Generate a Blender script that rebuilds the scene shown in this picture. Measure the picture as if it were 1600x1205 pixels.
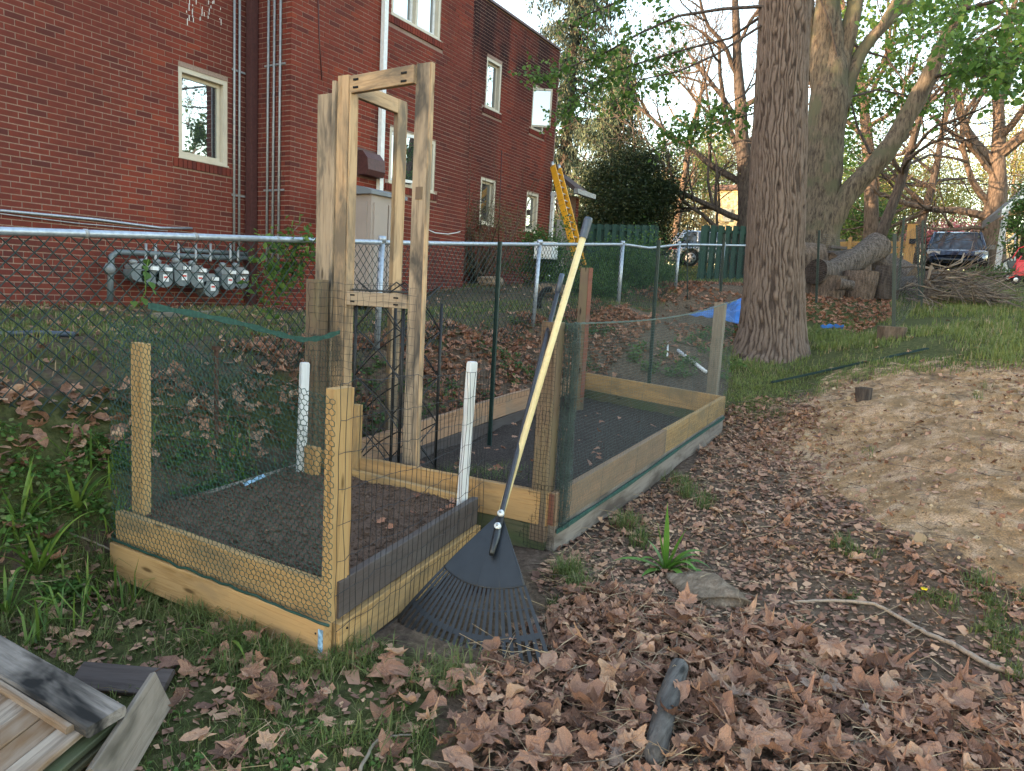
import bpy, math, random
import numpy as np
from mathutils import Vector, Matrix
random.seed(11)
rng = np.random.default_rng(11)
for o in list(bpy.data.objects): bpy.data.objects.remove(o, do_unlink=True)
SC = bpy.context.scene
COL = SC.collection

# ------------------------------------------------------------------ camera
FPX = 1100.0; CX, CY = 800.0, 602.5; HC = 1.45
_d = np.array([-450, 8000, FPX]); _d = _d/np.linalg.norm(_d)
CU = -_d
_b = np.array([640, 0, FPX]); _b = _b-np.dot(_b, _d)*_d; CXa = _b/np.linalg.norm(_b)
CYa = np.cross(CU, CXa)
def toW(v): return np.array([v@CXa, v@CYa, v@CU])
cam = bpy.data.objects.new('camera', bpy.data.cameras.new('camera')); COL.objects.link(cam)
cam.data.sensor_width = 36; cam.data.lens = 36*FPX/1600; cam.data.clip_end = 2000; cam.data.clip_start = 0.05
_r, _u, _bk = toW(np.array([1., 0, 0])), toW(np.array([0, -1., 0])), toW(np.array([0, 0, -1.]))
cam.matrix_world = Matrix(((_r[0], _u[0], _bk[0], 0), (_r[1], _u[1], _bk[1], 0), (_r[2], _u[2], _bk[2], HC), (0, 0, 0, 1)))
SC.camera = cam

# ------------------------------------------------------------------ light
SUN_EL, SUN_AZ = math.radians(6.8), Vector((-0.75, 0.66)).normalized()
W = bpy.data.worlds.new('World'); SC.world = W; W.use_nodes = True
nt = W.node_tree; bg = nt.nodes['Background']
sky = nt.nodes.new('ShaderNodeTexSky'); sky.sky_type = 'NISHITA'; sky.sun_disc = False
sky.sun_elevation = SUN_EL; sky.sun_rotation = math.atan2(SUN_AZ.x, SUN_AZ.y)
sky.air_density = 1.0; sky.dust_density = 0.7; sky.ozone_density = 1.0
hs = nt.nodes.new('ShaderNodeHueSaturation'); hs.inputs['Saturation'].default_value = 1.0; nt.links.new(sky.outputs[0], hs.inputs['Color']); wb = nt.nodes.new('ShaderNodeMix'); wb.data_type = 'RGBA'; wb.blend_type = 'MULTIPLY'; wb.inputs[0].default_value = 1; wb.inputs[7].default_value = (1.12, 1.0, .91, 1); nt.links.new(hs.outputs[0], wb.inputs[6]); nt.links.new(wb.outputs[2], bg.inputs[0]); bg.inputs[1].default_value = 0.15
sl = bpy.data.lights.new('sun', 'SUN'); sl.energy = 2.0; sl.angle = math.radians(0.5); sl.color = (1, 0.70, 0.42)
sun = bpy.data.objects.new('sun', sl); COL.objects.link(sun)
_sd = Vector((SUN_AZ.x*math.cos(SUN_EL), SUN_AZ.y*math.cos(SUN_EL), math.sin(SUN_EL)))
sun.rotation_euler = _sd.to_track_quat('Z', 'Y').to_euler(); sun.location = (0, 0, 30)
SC.view_settings.view_transform = 'Standard'; SC.view_settings.look = 'None'
SC.view_settings.exposure = 3.35; SC.view_settings.gamma = 1; SC.view_settings.use_curve_mapping = False

# ------------------------------------------------------------------ geometry helpers
O3 = np.array([0, 0, HC])
def ray(px, py): return toW(np.array([px-CX, py-CY, FPX])/FPX)
def P(px, py, z): return O3+ray(px, py)*z                 # point seen at a pixel at depth z (metres along the view axis)
def GH(px, py, h): r = ray(px, py); return O3+r*((h-HC)/r[2])
def PY(px, py, y): r = ray(px, py); return O3+r*(y/r[1])
def PXp(px, py, x): r = ray(px, py); return O3+r*(x/r[0])
M3 = np.stack([CXa, CYa, CU])                             # rows
def vert(b, px, py):
    """point of the upright plane through b, square to the view, that lies on the ray of a pixel"""
    b = np.asarray(b, float); n = np.array([b[0], b[1], 0.]); r = ray(px, py); return O3+r*(((b-O3)@n)/(r@n))
def proj(p):
    v = (np.asarray(p)-O3)@M3; z = np.maximum(v[..., 2], 1e-6)
    return CX+FPX*v[..., 0]/z, CY+FPX*v[..., 1]/z, v[..., 2]
def nrm(v): v = np.asarray(v, float); return v/(np.linalg.norm(v, axis=-1, keepdims=True)+1e-12)

def _hash(i, j, s): 
    n = (i.astype(np.int64)*374761393+j.astype(np.int64)*668265263+s*1442695041) & 0x7fffffff
    n = ((n ^ (n >> 13))*1274126177) & 0x7fffffff
    return ((n ^ (n >> 16)) & 0xffff)/65535.0
def vn(x, y, s=0):
    x = np.asarray(x, float); y = np.asarray(y, float)
    i = np.floor(x); j = np.floor(y); fx = x-i; fy = y-j; fx = fx*fx*(3-2*fx); fy = fy*fy*(3-2*fy)
    return (_hash(i, j, s)*(1-fx)+_hash(i+1, j, s)*fx)*(1-fy)+(_hash(i, j+1, s)*(1-fx)+_hash(i+1, j+1, s)*fx)*fy
def fbm(x, y, s=0, o=4):
    t = 0; a = .5
    for k in range(o): t = t+a*vn(np.asarray(x)*2**k, np.asarray(y)*2**k, s+k*7); a *= .5
    return t

# ------------------------------------------------------------------ materials
def ramp(n, stops):
    cr = n.color_ramp
    while len(cr.elements) > 1: cr.elements.remove(cr.elements[-1])
    cr.elements[0].position = stops[0][0]; cr.elements[0].color = (*stops[0][1], 1)
    for p, c in stops[1:]:
        e = cr.elements.new(p); e.color = (*c, 1)
class MT:
    def __init__(s, name, rough=.8, spec=.3):
        s.m = bpy.data.materials.new(name); s.m.use_nodes = True; s.t = s.m.node_tree
        s.b = s.t.nodes['Principled BSDF']; s.b.inputs['Roughness'].default_value = rough
        s.b.inputs['Specular IOR Level'].default_value = spec
    def n(s, ty, **kw):
        x = s.t.nodes.new(ty)
        for k, v in kw.items():
            if k in x.inputs.keys(): x.inputs[k].default_value = v
            else: setattr(x, k, v)
        return x
    def l(s, a, b): s.t.links.new(a, b)
    def co(s, kind='Object', scale=(1, 1, 1), rnd=False):
        tc = s.n('ShaderNodeTexCoord'); mp = s.n('ShaderNodeMapping'); mp.inputs['Scale'].default_value = scale
        src = tc.outputs[kind]
        if rnd:
            oi = s.n('ShaderNodeObjectInfo'); mu = s.n('ShaderNodeMath', operation='MULTIPLY'); s.l(oi.outputs['Random'], mu.inputs[0]); mu.inputs[1].default_value = 37.
            va = s.n('ShaderNodeVectorMath', operation='ADD'); s.l(src, va.inputs[0]); s.l(mu.outputs[0], va.inputs[1]); src = va.outputs[0]
        s.l(src, mp.inputs[0]); return mp.outputs[0]
    def noise(s, vec, scale=5, detail=5, rough=.55, dist=0):
        x = s.n('ShaderNodeTexNoise'); x.inputs['Scale'].default_value = scale; x.inputs['Detail'].default_value = detail
        x.inputs['Roughness'].default_value = rough; x.inputs['Distortion'].default_value = dist
        if vec is not None: s.l(vec, x.inputs['Vector'])
        return x.outputs['Fac']
    def rmp(s, fac, stops): x = s.n('ShaderNodeValToRGB'); ramp(x, stops); s.l(fac, x.inputs[0]); return x.outputs[0]
    def mix(s, f, a, b, mode='MIX'):
        x = s.n('ShaderNodeMix', data_type='RGBA', blend_type=mode)
        for v, i in ((f, 0), (a, 6), (b, 7)):
            if isinstance(v, (int, float)): x.inputs[i].default_value = v
            elif isinstance(v, tuple): x.inputs[i].default_value = (*v, 1)
            else: s.l(v, x.inputs[i])
        return x.outputs[2]
    def math(s, op, a, b=None, clamp=False):
        x = s.n('ShaderNodeMath', operation=op); x.use_clamp = clamp
        for v, i in ((a, 0), (b, 1)):
            if v is None: continue
            if isinstance(v, (int, float)): x.inputs[i].default_value = v
            else: s.l(v, x.inputs[i])
        return x.outputs[0]
    def col(s, c):
        if isinstance(c, tuple): s.b.inputs['Base Color'].default_value = (*c, 1)
        else: s.l(c, s.b.inputs['Base Color'])
    def bump(s, h, dist=.01, st=1.0):
        x = s.n('ShaderNodeBump'); x.inputs['Distance'].default_value = dist; x.inputs['Strength'].default_value = st
        s.l(h, x.inputs['Height']); s.l(x.outputs[0], s.b.inputs['Normal'])
    def isl(s):
        g = s.n('ShaderNodeNewGeometry'); oi = s.n('ShaderNodeObjectInfo')
        a = s.math('ADD', g.outputs['Random Per Island'], oi.outputs['Random']); return s.math('FRACT', a)

def m_flat(name, c, rough=.6, spec=.4, metal=0, var=.25, sc=25):
    t = MT(name, rough, spec); t.b.inputs['Metallic'].default_value = metal
    f = t.noise(t.co('Object', rnd=True), sc, 4)
    d = tuple(x*(1-var) for x in c); e = tuple(min(1, x*(1+var)) for x in c)
    t.col(t.rmp(f, [(.3, d), (.7, e)])); return t.m
def m_wood(name, light, dark, stain=None, st=.5, rough=.75, sc=1.0, bump=.002):
    t = MT(name, rough, .25); v = t.co('Object', (1.3*sc, 22*sc, 22*sc), rnd=True)
    f = t.noise(v, 2.2, 6, .65, .6)
    c = t.rmp(f, [(.30, dark), (.52, light), (.75, tuple(x*.82 for x in light))])
    v2 = t.co('Object', (1.5*sc, 5*sc, 5*sc), rnd=True); g = t.noise(v2, 1.6, 4, .6, .4)
    if stain: c = t.mix(t.rmp(g, [(st-.08, (0, 0, 0)), (st+.12, (1, 1, 1))]), c, stain)
    else: c = t.mix(t.rmp(g, [(.35, (0, 0, 0)), (.8, (.5, .5, .5))]), c, tuple(x*.6 for x in light))
    vo = t.n('ShaderNodeTexVoronoi'); vo.inputs['Scale'].default_value = 1.0; t.l(t.co('Object', (2.2, 9, 9), rnd=True), vo.inputs['Vector'])
    c = t.mix(t.rmp(vo.outputs['Distance'], [(.05, (1, 1, 1)), (.11, (0, 0, 0))]), c, tuple(x*.45 for x in dark))
    t.col(c); t.bump(f, bump, .8); return t.m
def m_bark(name, light, dark, sc=1., bump=.02, moss=None):
    t = MT(name, .95, .1); v = t.co('Object', (14*sc, 14*sc, 3*sc)); f = t.noise(v, 1.2, 7, .7, .3)
    c = t.rmp(f, [(.36, dark), (.6, light)])
    if moss: c = t.mix(t.rmp(t.noise(t.co('Object'), 1.6*sc, 5), [(.48, (0, 0, 0)), (.62, (1, 1, 1))]), c, moss)
    t.col(c); t.bump(f, bump, 1); return t.m
def m_leaf(name, stops, rough=.7, trans=.25, spec=.3, vein=False, patch=None):
    t = MT(name, rough, spec); c = t.rmp(t.isl(), stops)
    if patch: c = t.mix(t.rmp(t.noise(t.co('Object'), 1.1, 5, .6), [(.44, (0, 0, 0)), (.6, (.75, .75, .75))]), c, patch)
    if vein:
        n = t.noise(t.co('Object', rnd=True), 45, 6, .7); c = t.mix(t.rmp(n, [(.38, (.0, .0, .0)), (.72, (.55, .55, .55))]), c, (.06, .036, .027))
        at = t.n('ShaderNodeAttribute', attribute_name='luv'); sp = t.n('ShaderNodeSeparateColor'); t.l(at.outputs['Color'], sp.inputs[0])
        x = t.math('SUBTRACT', sp.outputs[0], .30); y = t.math('SUBTRACT', sp.outputs[1], .5); an = t.math('ARCTAN2', y, x); w = t.math('ABSOLUTE', t.math('SINE', t.math('MULTIPLY', an, 3.6)))
        r = t.math('SQRT', t.math('ADD', t.math('MULTIPLY', x, x), t.math('MULTIPLY', y, y))); w = t.math('MULTIPLY', w, r); ve = t.rmp(w, [(.0, (1, 1, 1)), (.022, (0, 0, 0))])
        c = t.mix(t.math('MULTIPLY', ve, .55), c, tuple(min(1, q*1.25) for q in stops[-2][1])); t.bump(t.math('ADD', n, t.math('MULTIPLY', ve, .6)), .004, .9)
    t.col(c)
    if trans:
        tr = t.n('ShaderNodeBsdfTranslucent'); t.l(c, tr.inputs[0]); mx = t.n('ShaderNodeMixShader'); mx.inputs[0].default_value = trans
        out = t.t.nodes['Material Output']; t.l(t.b.outputs[0], mx.inputs[1]); t.l(tr.outputs[0], mx.inputs[2]); t.l(mx.outputs[0], out.inputs[0])
    return t.m

M = {}
def build_materials():
    # brick
    t = MT('brick_clay', .95, .08); i = t.isl()
    c = t.rmp(i, [(0, (0.100, 0.026, 0.024)), (.10, (0.153, 0.033, 0.024)), (.14, (0.224, 0.041, 0.024)), (.5, (0.266, 0.049, 0.030)), (.80, (0.218, 0.041, 0.027)), (.9, (0.336, 0.063, 0.031)), (1, (0.124, 0.031, 0.028))])
    for e in t.t.nodes:
        if e.type == 'VALTORGB': e.color_ramp.interpolation = 'LINEAR'
    v = t.co('Object'); n1 = t.noise(v, 55, 5, .7); c = t.mix(t.math('MULTIPLY', n1, .45), c, (.125, .037, .03))
    st = t.noise(t.co('Object', (1, 1, .35)), .55, 4); c = t.mix(t.rmp(st, [(.38, (.12, .12, .12)), (.62, (.7, .7, .7))]), c, (.085, .030, .028)); s2 = t.noise(t.co('Object', (1, 1, .12)), 2.4, 5); c = t.mix(t.rmp(s2, [(.50, (0, 0, 0)), (.72, (.55, .55, .55))]), c, (.06, .028, .026))
    # soot below the parapet
    sp = t.n('ShaderNodeSeparateXYZ'); t.l(t.co('Object'), sp.inputs[0])
    hz = t.math('MULTIPLY', t.math('SUBTRACT', sp.outputs[2], 5.3), .8, True); hz = t.math('MULTIPLY', hz, t.math('GREATER_THAN', sp.outputs[0], 11.43)); hz = t.math('MAXIMUM', hz, t.math('MULTIPLY', t.math('GREATER_THAN', sp.outputs[0], 11.43), .28))
    so = t.math('MULTIPLY', hz, t.rmp(t.noise(t.co('Object', (1, 1, .3)), 1.4, 5), [(.30, (.15, .15, .15)), (.5, (1, 1, 1))]))
    c = t.mix(t.math('MULTIPLY', so, .88), c, (.018, .012, .015))
    t.col(c); t.bump(n1, .003, .6); M['brick'] = t.m
    t = MT('mortar', .95, .1); v = t.co('Object'); n1 = t.noise(v, 40, 5); n2 = t.noise(v, .8, 4)
    c = t.rmp(n1, [(.3, (.23, .155, .13)), (.7, (.34, .25, .21))]); c = t.mix(t.rmp(n2, [(.45, (0, 0, 0)), (.7, (.7, .7, .7))]), c, (.20, .10, .085)); t.col(c); M['mortar'] = t.m
    M['cream'] = m_flat('cream_paint', (.52, .46, .38), .5, .4, 0, .08, 6)
    M['white'] = m_flat('white_paint', (.72, .72, .74), .5, .4, 0, .1, 20)
    t = MT('window_glass', .03, .5); t.b.inputs['Base Color'].default_value = (.03, .035, .04, 1)
    gl = t.n('ShaderNodeBsdfGlossy'); gl.inputs['Roughness'].default_value = .015; gl.inputs['Color'].default_value = (.85, .9, .95, 1)
    nb = t.n('ShaderNodeBump'); nb.inputs['Distance'].default_value = .0008; nb.inputs['Strength'].default_value = .5; t.l(t.noise(t.co('Object'), 3.5, 2), nb.inputs['Height']); t.l(nb.outputs[0], gl.inputs['Normal'])
    mx = t.n('ShaderNodeMixShader'); fr = t.n('ShaderNodeFresnel'); fr.inputs[0].default_value = 4.2; t.l(fr.outputs[0], mx.inputs[0])
    t.l(t.b.outputs[0], mx.inputs[1]); t.l(gl.outputs[0], mx.inputs[2]); t.l(mx.outputs[0], t.t.nodes['Material Output'].inputs[0]); M['glass'] = t.m
    M['galv'] = m_flat('galvanised_steel', (.34, .38, .45), .42, .5, .55, .2, 40)
    M['galv2'] = m_flat('meter_grey', (.115, .135, .15), .5, .5, .1, .2, 18)
    M['metertop'] = m_flat('meter_top_grey', (.19, .20, .215), .55, .4, .1, .25, 25)
    M['galvlt'] = m_flat('dull_zinc', (.29, .295, .31), .5, .5, .3, .2, 30)
    M['brownpipe'] = m_flat('brown_paint', (.075, .03, .03), .5, .4)
    M['greenwire'] = m_flat('dark_green_vinyl', (.012, .028, .026), .5, .4, 0, .3)
    M['hexgreen'] = m_flat('green_plastic_wire', (.012, .045, .034), .45, .4, 0, .3)
    M['netgreen'] = m_flat('pale_green_netting', (.055, .078, .072), .55, .35, 0, .3, 9)
    M['blackwire'] = m_flat('black_wire', (.012, .012, .014), .5, .4)
    M['blackplastic'] = m_flat('black_plastic', (.014, .015, .018), .42, .5, 0, .3, 12)
    M['grip'] = m_flat('dark_blue_grey_grip', (.045, .06, .09), .4, .5, 0, .2)
    M['darkpole'] = m_flat('dark_rake_pole', (.026, .026, .034), .4, .5, 0, .3, 50)
    M['yellowpole'] = m_wood('pale_yellow_handle', (.68, .55, .30), (.56, .44, .22), None, rough=.4, sc=.4, bump=.0002)
    M['zinc'] = m_flat('zinc_washer', (.62, .62, .62), .45, .5, 0, .08)
    M['postgreen'] = m_flat('green_steel_post', (.010, .028, .026), .5, .4)
    M['rust'] = m_flat('rusty_iron', (.055, .03, .022), .8, .2, 0, .4, 30)
    M['pine'] = m_wood('new_pine', (.41, .245, .11), (.25, .135, .05), (.25, .16, .085), .58)
    M['pine2'] = m_wood('yellow_pine', (.42, .262, .118), (.27, .15, .055), (.24, .165, .09), .57)
    M['redwood'] = m_wood('pinkish_board', (.34, .20, .125), (.22, .12, .07), (.25, .17, .12), .55)
    M['brownboard'] = m_wood('tan_brown_board', (.30, .19, .12), (.16, .09, .055), (.22, .15, .10), .5)
    M['whiteboard'] = m_wood('bleached_board', (.27, .225, .19), (.16, .125, .10), (.10, .075, .06), .54)
    M['darkboard'] = m_wood('dark_damp_board', (.085, .065, .06), (.045, .033, .03), (.10, .085, .08), .55)
    M['mossboard'] = m_wood('mossy_board', (.10, .09, .055), (.055, .055, .03), (.07, .085, .04), .5)
    M['greypost'] = m_wood('grey_weathered_post', (.25, .205, .16), (.13, .095, .07), (.17, .14, .11), .5)
    M['brownpost'] = m_wood('brown_treated_post', (.17, .118, .083), (.085, .055, .04), (.17, .13, .08), .5)
    M['redpost'] = m_wood('rust_red_side', (.20, .075, .05), (.13, .05, .035), (.15, .09, .07), .55)
    M['pallet'] = m_wood('pallet_wood', (.52, .345, .205), (.30, .18, .095), (.17, .13, .095), .50)
    M['palletgrey'] = m_wood('grey_pallet_wood', (.40, .30, .21), (.21, .15, .105), (.085, .072, .062), .5)
    M['barn'] = m_wood('weathered_panel', (.34, .275, .225), (.12, .085, .065), (.17, .10, .055), .5, sc=.8, bump=.004)
    M['barn2'] = m_wood('black_stained_batten', (.24, .205, .185), (.075, .062, .055), (.013, .012, .012), .52, sc=.8, bump=.004)
    M['graywood'] = m_wood('silver_grey_board', (.23, .185, .15), (.11, .085, .07), (.08, .065, .05), .6)
    M['whitestake'] = m_wood('white_painted_stake', (.66, .66, .68), (.52, .52, .55), (.55, .54, .53), .62)
    M['bark'] = m_bark('furrowed_bark', (.20, .145, .115), (.05, .036, .03), 1.8, .015)
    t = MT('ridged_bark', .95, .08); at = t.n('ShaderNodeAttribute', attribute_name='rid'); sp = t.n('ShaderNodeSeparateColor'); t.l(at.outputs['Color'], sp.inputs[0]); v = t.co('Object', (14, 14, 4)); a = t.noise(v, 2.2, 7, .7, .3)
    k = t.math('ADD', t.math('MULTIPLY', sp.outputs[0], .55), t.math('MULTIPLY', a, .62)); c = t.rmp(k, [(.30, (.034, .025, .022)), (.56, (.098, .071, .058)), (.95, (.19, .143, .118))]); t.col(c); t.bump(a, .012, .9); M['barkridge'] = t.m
    M['bark2'] = m_bark('smooth_mossy_bark', (.145, .115, .085), (.04, .031, .025), 1.1, .03, (.09, .085, .055))
    M['barkd'] = m_bark('dark_bark', (.10, .08, .07), (.035, .028, .026), 1, .02)
    M['barks'] = m_bark('pale_brown_bark', (.165, .122, .095), (.062, .046, .037), 1, .02)
    M['barkl'] = m_bark('grey_log_bark', (.165, .132, .114), (.032, .025, .022), 1.4, .03)
    M['cut'] = m_flat('cut_wood_face', (.16, .105, .07), .9, .1, 0, .5, 14)
    M['cutd'] = m_flat('dark_cut_wood', (.045, .033, .028), .9, .1, 0, .5, 14)
    # litter
    M['dead'] = m_leaf('dead_leaf', [(0, (0.123, 0.066, 0.050)), (.12, (0.213, 0.110, 0.073)), (.3, (0.353, 0.184, 0.121)), (.5, (0.475, 0.254, 0.168)), (.65, (0.271, 0.145, 0.105)), (.8, (0.541, 0.316, 0.214)), (.92, (0.622, 0.368, 0.227)), (1, (0.328, 0.236, 0.193))], .75, .12, .2, True)
    M['deadr'] = m_leaf('reddish_dead_leaf', [(0, (0.183, 0.077, 0.048)), (.3, (0.336, 0.148, 0.091)), (.7, (0.420, 0.213, 0.139)), (1, (0.504, 0.297, 0.206))], .75, .12, .2, True)
    M['chaff'] = m_leaf('leaf_fragments', [(0, (0.124, 0.068, 0.053)), (.4, (0.237, 0.132, 0.096)), (.75, (0.351, 0.203, 0.136)), (1, (0.491, 0.308, 0.201))], .9, 0, .1)
    M['grassm'] = m_leaf('grass_blade', [(0, (0.052, 0.085, 0.024)), (.45, (0.086, 0.125, 0.033)), (.75, (0.127, 0.165, 0.044)), (.88, (0.184, 0.200, 0.072)), (.93, (0.322, 0.230, 0.143)), (1, (0.391, 0.270, 0.187))], .55, .3, .3, False, (0.149, 0.170, 0.055))
    M['grassb'] = m_leaf('lush_grass_blade', [(0, (0.072, 0.097, 0.028)), (.5, (0.120, 0.153, 0.039)), (.85, (0.180, 0.204, 0.055)), (.9, (0.312, 0.235, 0.132)), (1, (0.396, 0.275, 0.176))], .55, .3, .3, False, (0.180, 0.214, 0.061))
    M['strap'] = m_leaf('strap_leaf', [(0, (.07, .16, .02)), (1, (.14, .27, .04))], .4, .3, .45)
    M['strapd'] = m_leaf('iris_leaf', [(0, (0.050, 0.104, 0.020)), (.5, (0.110, 0.190, 0.030)), (1, (0.187, 0.257, 0.045))], .45, .3, .4)
    M['weed'] = m_leaf('weed_leaf', [(0, (0.041, 0.098, 0.020)), (.5, (0.080, 0.161, 0.031)), (.8, (0.131, 0.189, 0.049)), (1, (0.123, 0.105, 0.063))], .6, .25)
    M['shrub'] = m_leaf('shrub_leaf', [(0, (.03, .075, .02)), (.6, (.06, .125, .03)), (1, (.10, .17, .04))], .5, .3)
    M['ever'] = m_leaf('spruce_needles', [(0, (.024, .042, .032)), (.6, (.045, .068, .045)), (1, (.085, .092, .06))], .7, .1)
    M['ever2'] = m_leaf('loose_evergreen', [(0, (.04, .065, .045)), (.6, (.07, .10, .06)), (1, (.12, .14, .085))], .7, .15)
    M['yew'] = m_leaf('yew_needles', [(0, (.008, .017, .007)), (.7, (.018, .034, .012)), (1, (.045, .065, .018))], .6, .1)
    M['canopy'] = m_leaf('spring_leaf', [(0, (.065, .13, .03)), (.6, (.11, .20, .045)), (1, (.19, .28, .06))], .5, .5)
    M['sunleaf'] = m_leaf('yellow_green_spring_leaf', [(0, (.13, .16, .03)), (.6, (.24, .25, .05)), (1, (.34, .32, .08))], .6, .35)
    M['olive'] = m_leaf('olive_buds', [(0, (.10, .11, .05)), (.6, (.16, .16, .07)), (1, (.22, .17, .10))], .7, .3)
    M['pink'] = m_leaf('pink_blossom', [(0, (.40, .12, .16)), (1, (.5, .2, .26))], .7, .3)
    M['straw'] = m_leaf('dry_straw', [(0, (.20, .14, .09)), (.6, (.32, .23, .145)), (1, (.45, .34, .21))], .8, 0)
    M['paletwig'] = m_wood('pale_branch', (.34, .26, .20), (.15, .11, .085), None)
    M['twig'] = m_leaf('dry_twig', [(0, (.07, .05, .04)), (.6, (.15, .11, .085)), (1, (.25, .19, .14))], .85, 0)
    # soils
    t = MT('dark_compost', 1, .05); v = t.co('Object'); a = t.noise(v, 90, 6, .75); b = t.noise(v, 9, 5)
    c = t.rmp(a, [(.3, (.06, .042, .037)), (.55, (.155, .10, .074)), (.78, (.30, .21, .16))]); c = t.mix(t.math('MULTIPLY', b, .6), c, (.115, .075, .057)); t.col(c); t.bump(a, .012, 1); M['soil'] = t.m
    t = MT('black_mulch', 1, .05); v = t.co('Object'); a = t.noise(v, 60, 6, .75); b = t.noise(v, 4, 5)
    c = t.rmp(a, [(.3, (.028, .022, .02)), (.6, (.085, .068, .06)), (.8, (.19, .155, .13))]); t.col(c); t.bump(a, .012, 1); M['mulch'] = t.m
    # ground with zone weights: R grass, G sand, B leaf mould
    t = MT('ground_soil', 1, .05); at = t.n('ShaderNodeAttribute', attribute_name='zone'); sp = t.n('ShaderNodeSeparateColor'); t.l(at.outputs['Color'], sp.inputs[0])
    v = t.co('Object'); a = t.noise(v, 28, 8, .7); b = t.noise(v, 2.2, 6, .6); f = t.noise(v, 110, 4, .7); big = t.noise(v, 6, 6, .65)
    earth = t.rmp(a, [(.3, (0.052, 0.038, 0.030)), (.5, (0.111, 0.078, 0.061)), (.72, (0.195, 0.142, 0.108))])
    grass = t.rmp(a, [(.3, (.035, .038, .016)), (.5, (.075, .08, .032)), (.64, (.11, .105, .048)), (.8, (.17, .135, .08))])
    sand = t.rmp(big, [(.25, (0.248, 0.141, 0.069)), (.42, (0.437, 0.262, 0.131)), (.52, (0.582, 0.370, 0.213)), (.62, (0.684, 0.463, 0.306)), (.8, (0.437, 0.275, 0.163))])
    sand = t.mix(t.rmp(f, [(.38, (.8, .8, .8)), (.6, (0, 0, 0))]), sand, (.17, .115, .075)); sand = t.mix(t.rmp(t.noise(v, 3.3, 7, .65, .4), [(.46, (0, 0, 0)), (.62, (.85, .85, .85))]), sand, (.21, .132, .072)); sand = t.mix(t.rmp(t.noise(t.co('Object', (1, 3, 1)), 9, 6, .7), [(.56, (0, 0, 0)), (.68, (.7, .7, .7))]), sand, (.095, .068, .052))
    mould = t.rmp(a, [(.3, (.055, .038, .028)), (.5, (.135, .095, .068)), (.68, (.22, .155, .11)), (.85, (.31, .22, .155))])
    def wgt(ch, k=.55):
        w = t.math('ADD', ch, t.math('MULTIPLY', t.math('SUBTRACT', big, .5), k)); w = t.math('ADD', w, t.math('MULTIPLY', t.math('SUBTRACT', a, .5), .5))
        return t.rmp(w, [(.38, (0, 0, 0)), (.62, (1, 1, 1))])
    c = t.mix(wgt(sp.outputs[2]), earth, mould); c = t.mix(wgt(sp.outputs[0], 1.0), c, grass); c = t.mix(wgt(sp.outputs[1], 1.7), c, sand)
    t.col(c); hh = t.math('ADD', a, t.math('MULTIPLY', f, .35)); hh = t.math('ADD', hh, big); t.bump(hh, .03, .8); M['ground'] = t.m
    t = MT('grey_stone', .9, .2); v = t.co('Object'); a = t.noise(v, 14, 8, .7); b = t.noise(t.co('Object', (3, 14, 6)), 3, 5)
    c = t.rmp(a, [(.3, (.08, .055, .038)), (.5, (.24, .17, .12)), (.7, (.38, .29, .215))]); c = t.mix(t.rmp(b, [(.45, (0, 0, 0)), (.6, (.7, .7, .7))]), c, (.17, .125, .09)); t.col(c); t.bump(t.math('ADD', a, t.math('MULTIPLY', b, .8)), .035, 1); M['stone'] = t.m
    M['shed'] = m_flat('taupe_resin', (.335, .275, .25), .6, .3, 0, .06, 3)
    M['shedlid'] = m_flat('grey_resin_lid', (.17, .185, .21), .5, .4, 0, .1, 4)
    M['greenfence'] = m_wood('green_painted_board', (.026, .062, .050), (.016, .042, .034), (.03, .055, .05), .55)
    M['orange'] = m_flat('yellow_orange_fibreglass', (.72, .33, .02), .45, .4, 0, .1, 5)
    M['alu'] = m_flat('aluminium', (.5, .5, .5), .35, .5, .6, .1)
    M['bluetarp'] = m_flat('blue_tarp', (.025, .13, .42), .45, .4, 0, .3, 7)
    M['carsilver'] = m_flat('silver_car_paint', (.42, .45, .50), .25, .6, .5, .03, 2)
    M['cardark'] = m_flat('dark_blue_car_paint', (.022, .032, .065), .18, .7, .2, .03, 2)
    M['carglass'] = m_flat('car_glass', (.03, .04, .055), .06, .9, 0, .05, 2)
    M['tyre'] = m_flat('tyre_rubber', (.015, .015, .016), .8, .2)
    M['redlamp'] = m_flat('red_lamp', (.45, .02, .02), .2, .6)
    M['red'] = m_flat('red_plastic', (.55, .02, .03), .4, .5, 0, .1)
    M['redfab'] = m_flat('red_canopy_cloth', (.60, .03, .03), .7, .2, 0, .1)
    M['porch'] = m_flat('pale_grey_siding', (.50, .52, .55), .6, .3, 0, .06, 3)
    M['porchroof'] = m_flat('grey_shingle', (.13, .13, .14), .8, .2, 0, .3, 20)
    M['roof'] = m_flat('brown_shingle', (.085, .06, .058), .8, .2, 0, .3, 16)
    M['cedar'] = m_wood('warm_cedar', (.46, .27, .10), (.32, .17, .06), None)
    M['farcream'] = m_flat('pale_yellow_siding', (.42, .35, .22), .7, .2, 0, .06, 2)
    M['door'] = m_flat('grey_taupe_door', (.22, .19, .175), .6, .3, 0, .08, 3)
    M['flower'] = m_flat('yellow_petal', (.85, .6, .02), .6, .3)
    M['label'] = m_flat('blue_white_sticker', (.20, .32, .45), .5, .3, 0, .6, 60)
    M['stickw'] = m_flat('white_sticker', (.68, .68, .70), .5, .3, 0, .08, 60)
    M['stickr'] = m_flat('red_print', (.5, .06, .05), .5, .3)
    M['band'] = m_flat('green_cloth_band', (.03, .075, .062), .75, .2, 0, .35, 60)
    M['interior'] = m_flat('dark_interior', (.02, .02, .022), .9, .1)
build_materials()

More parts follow.
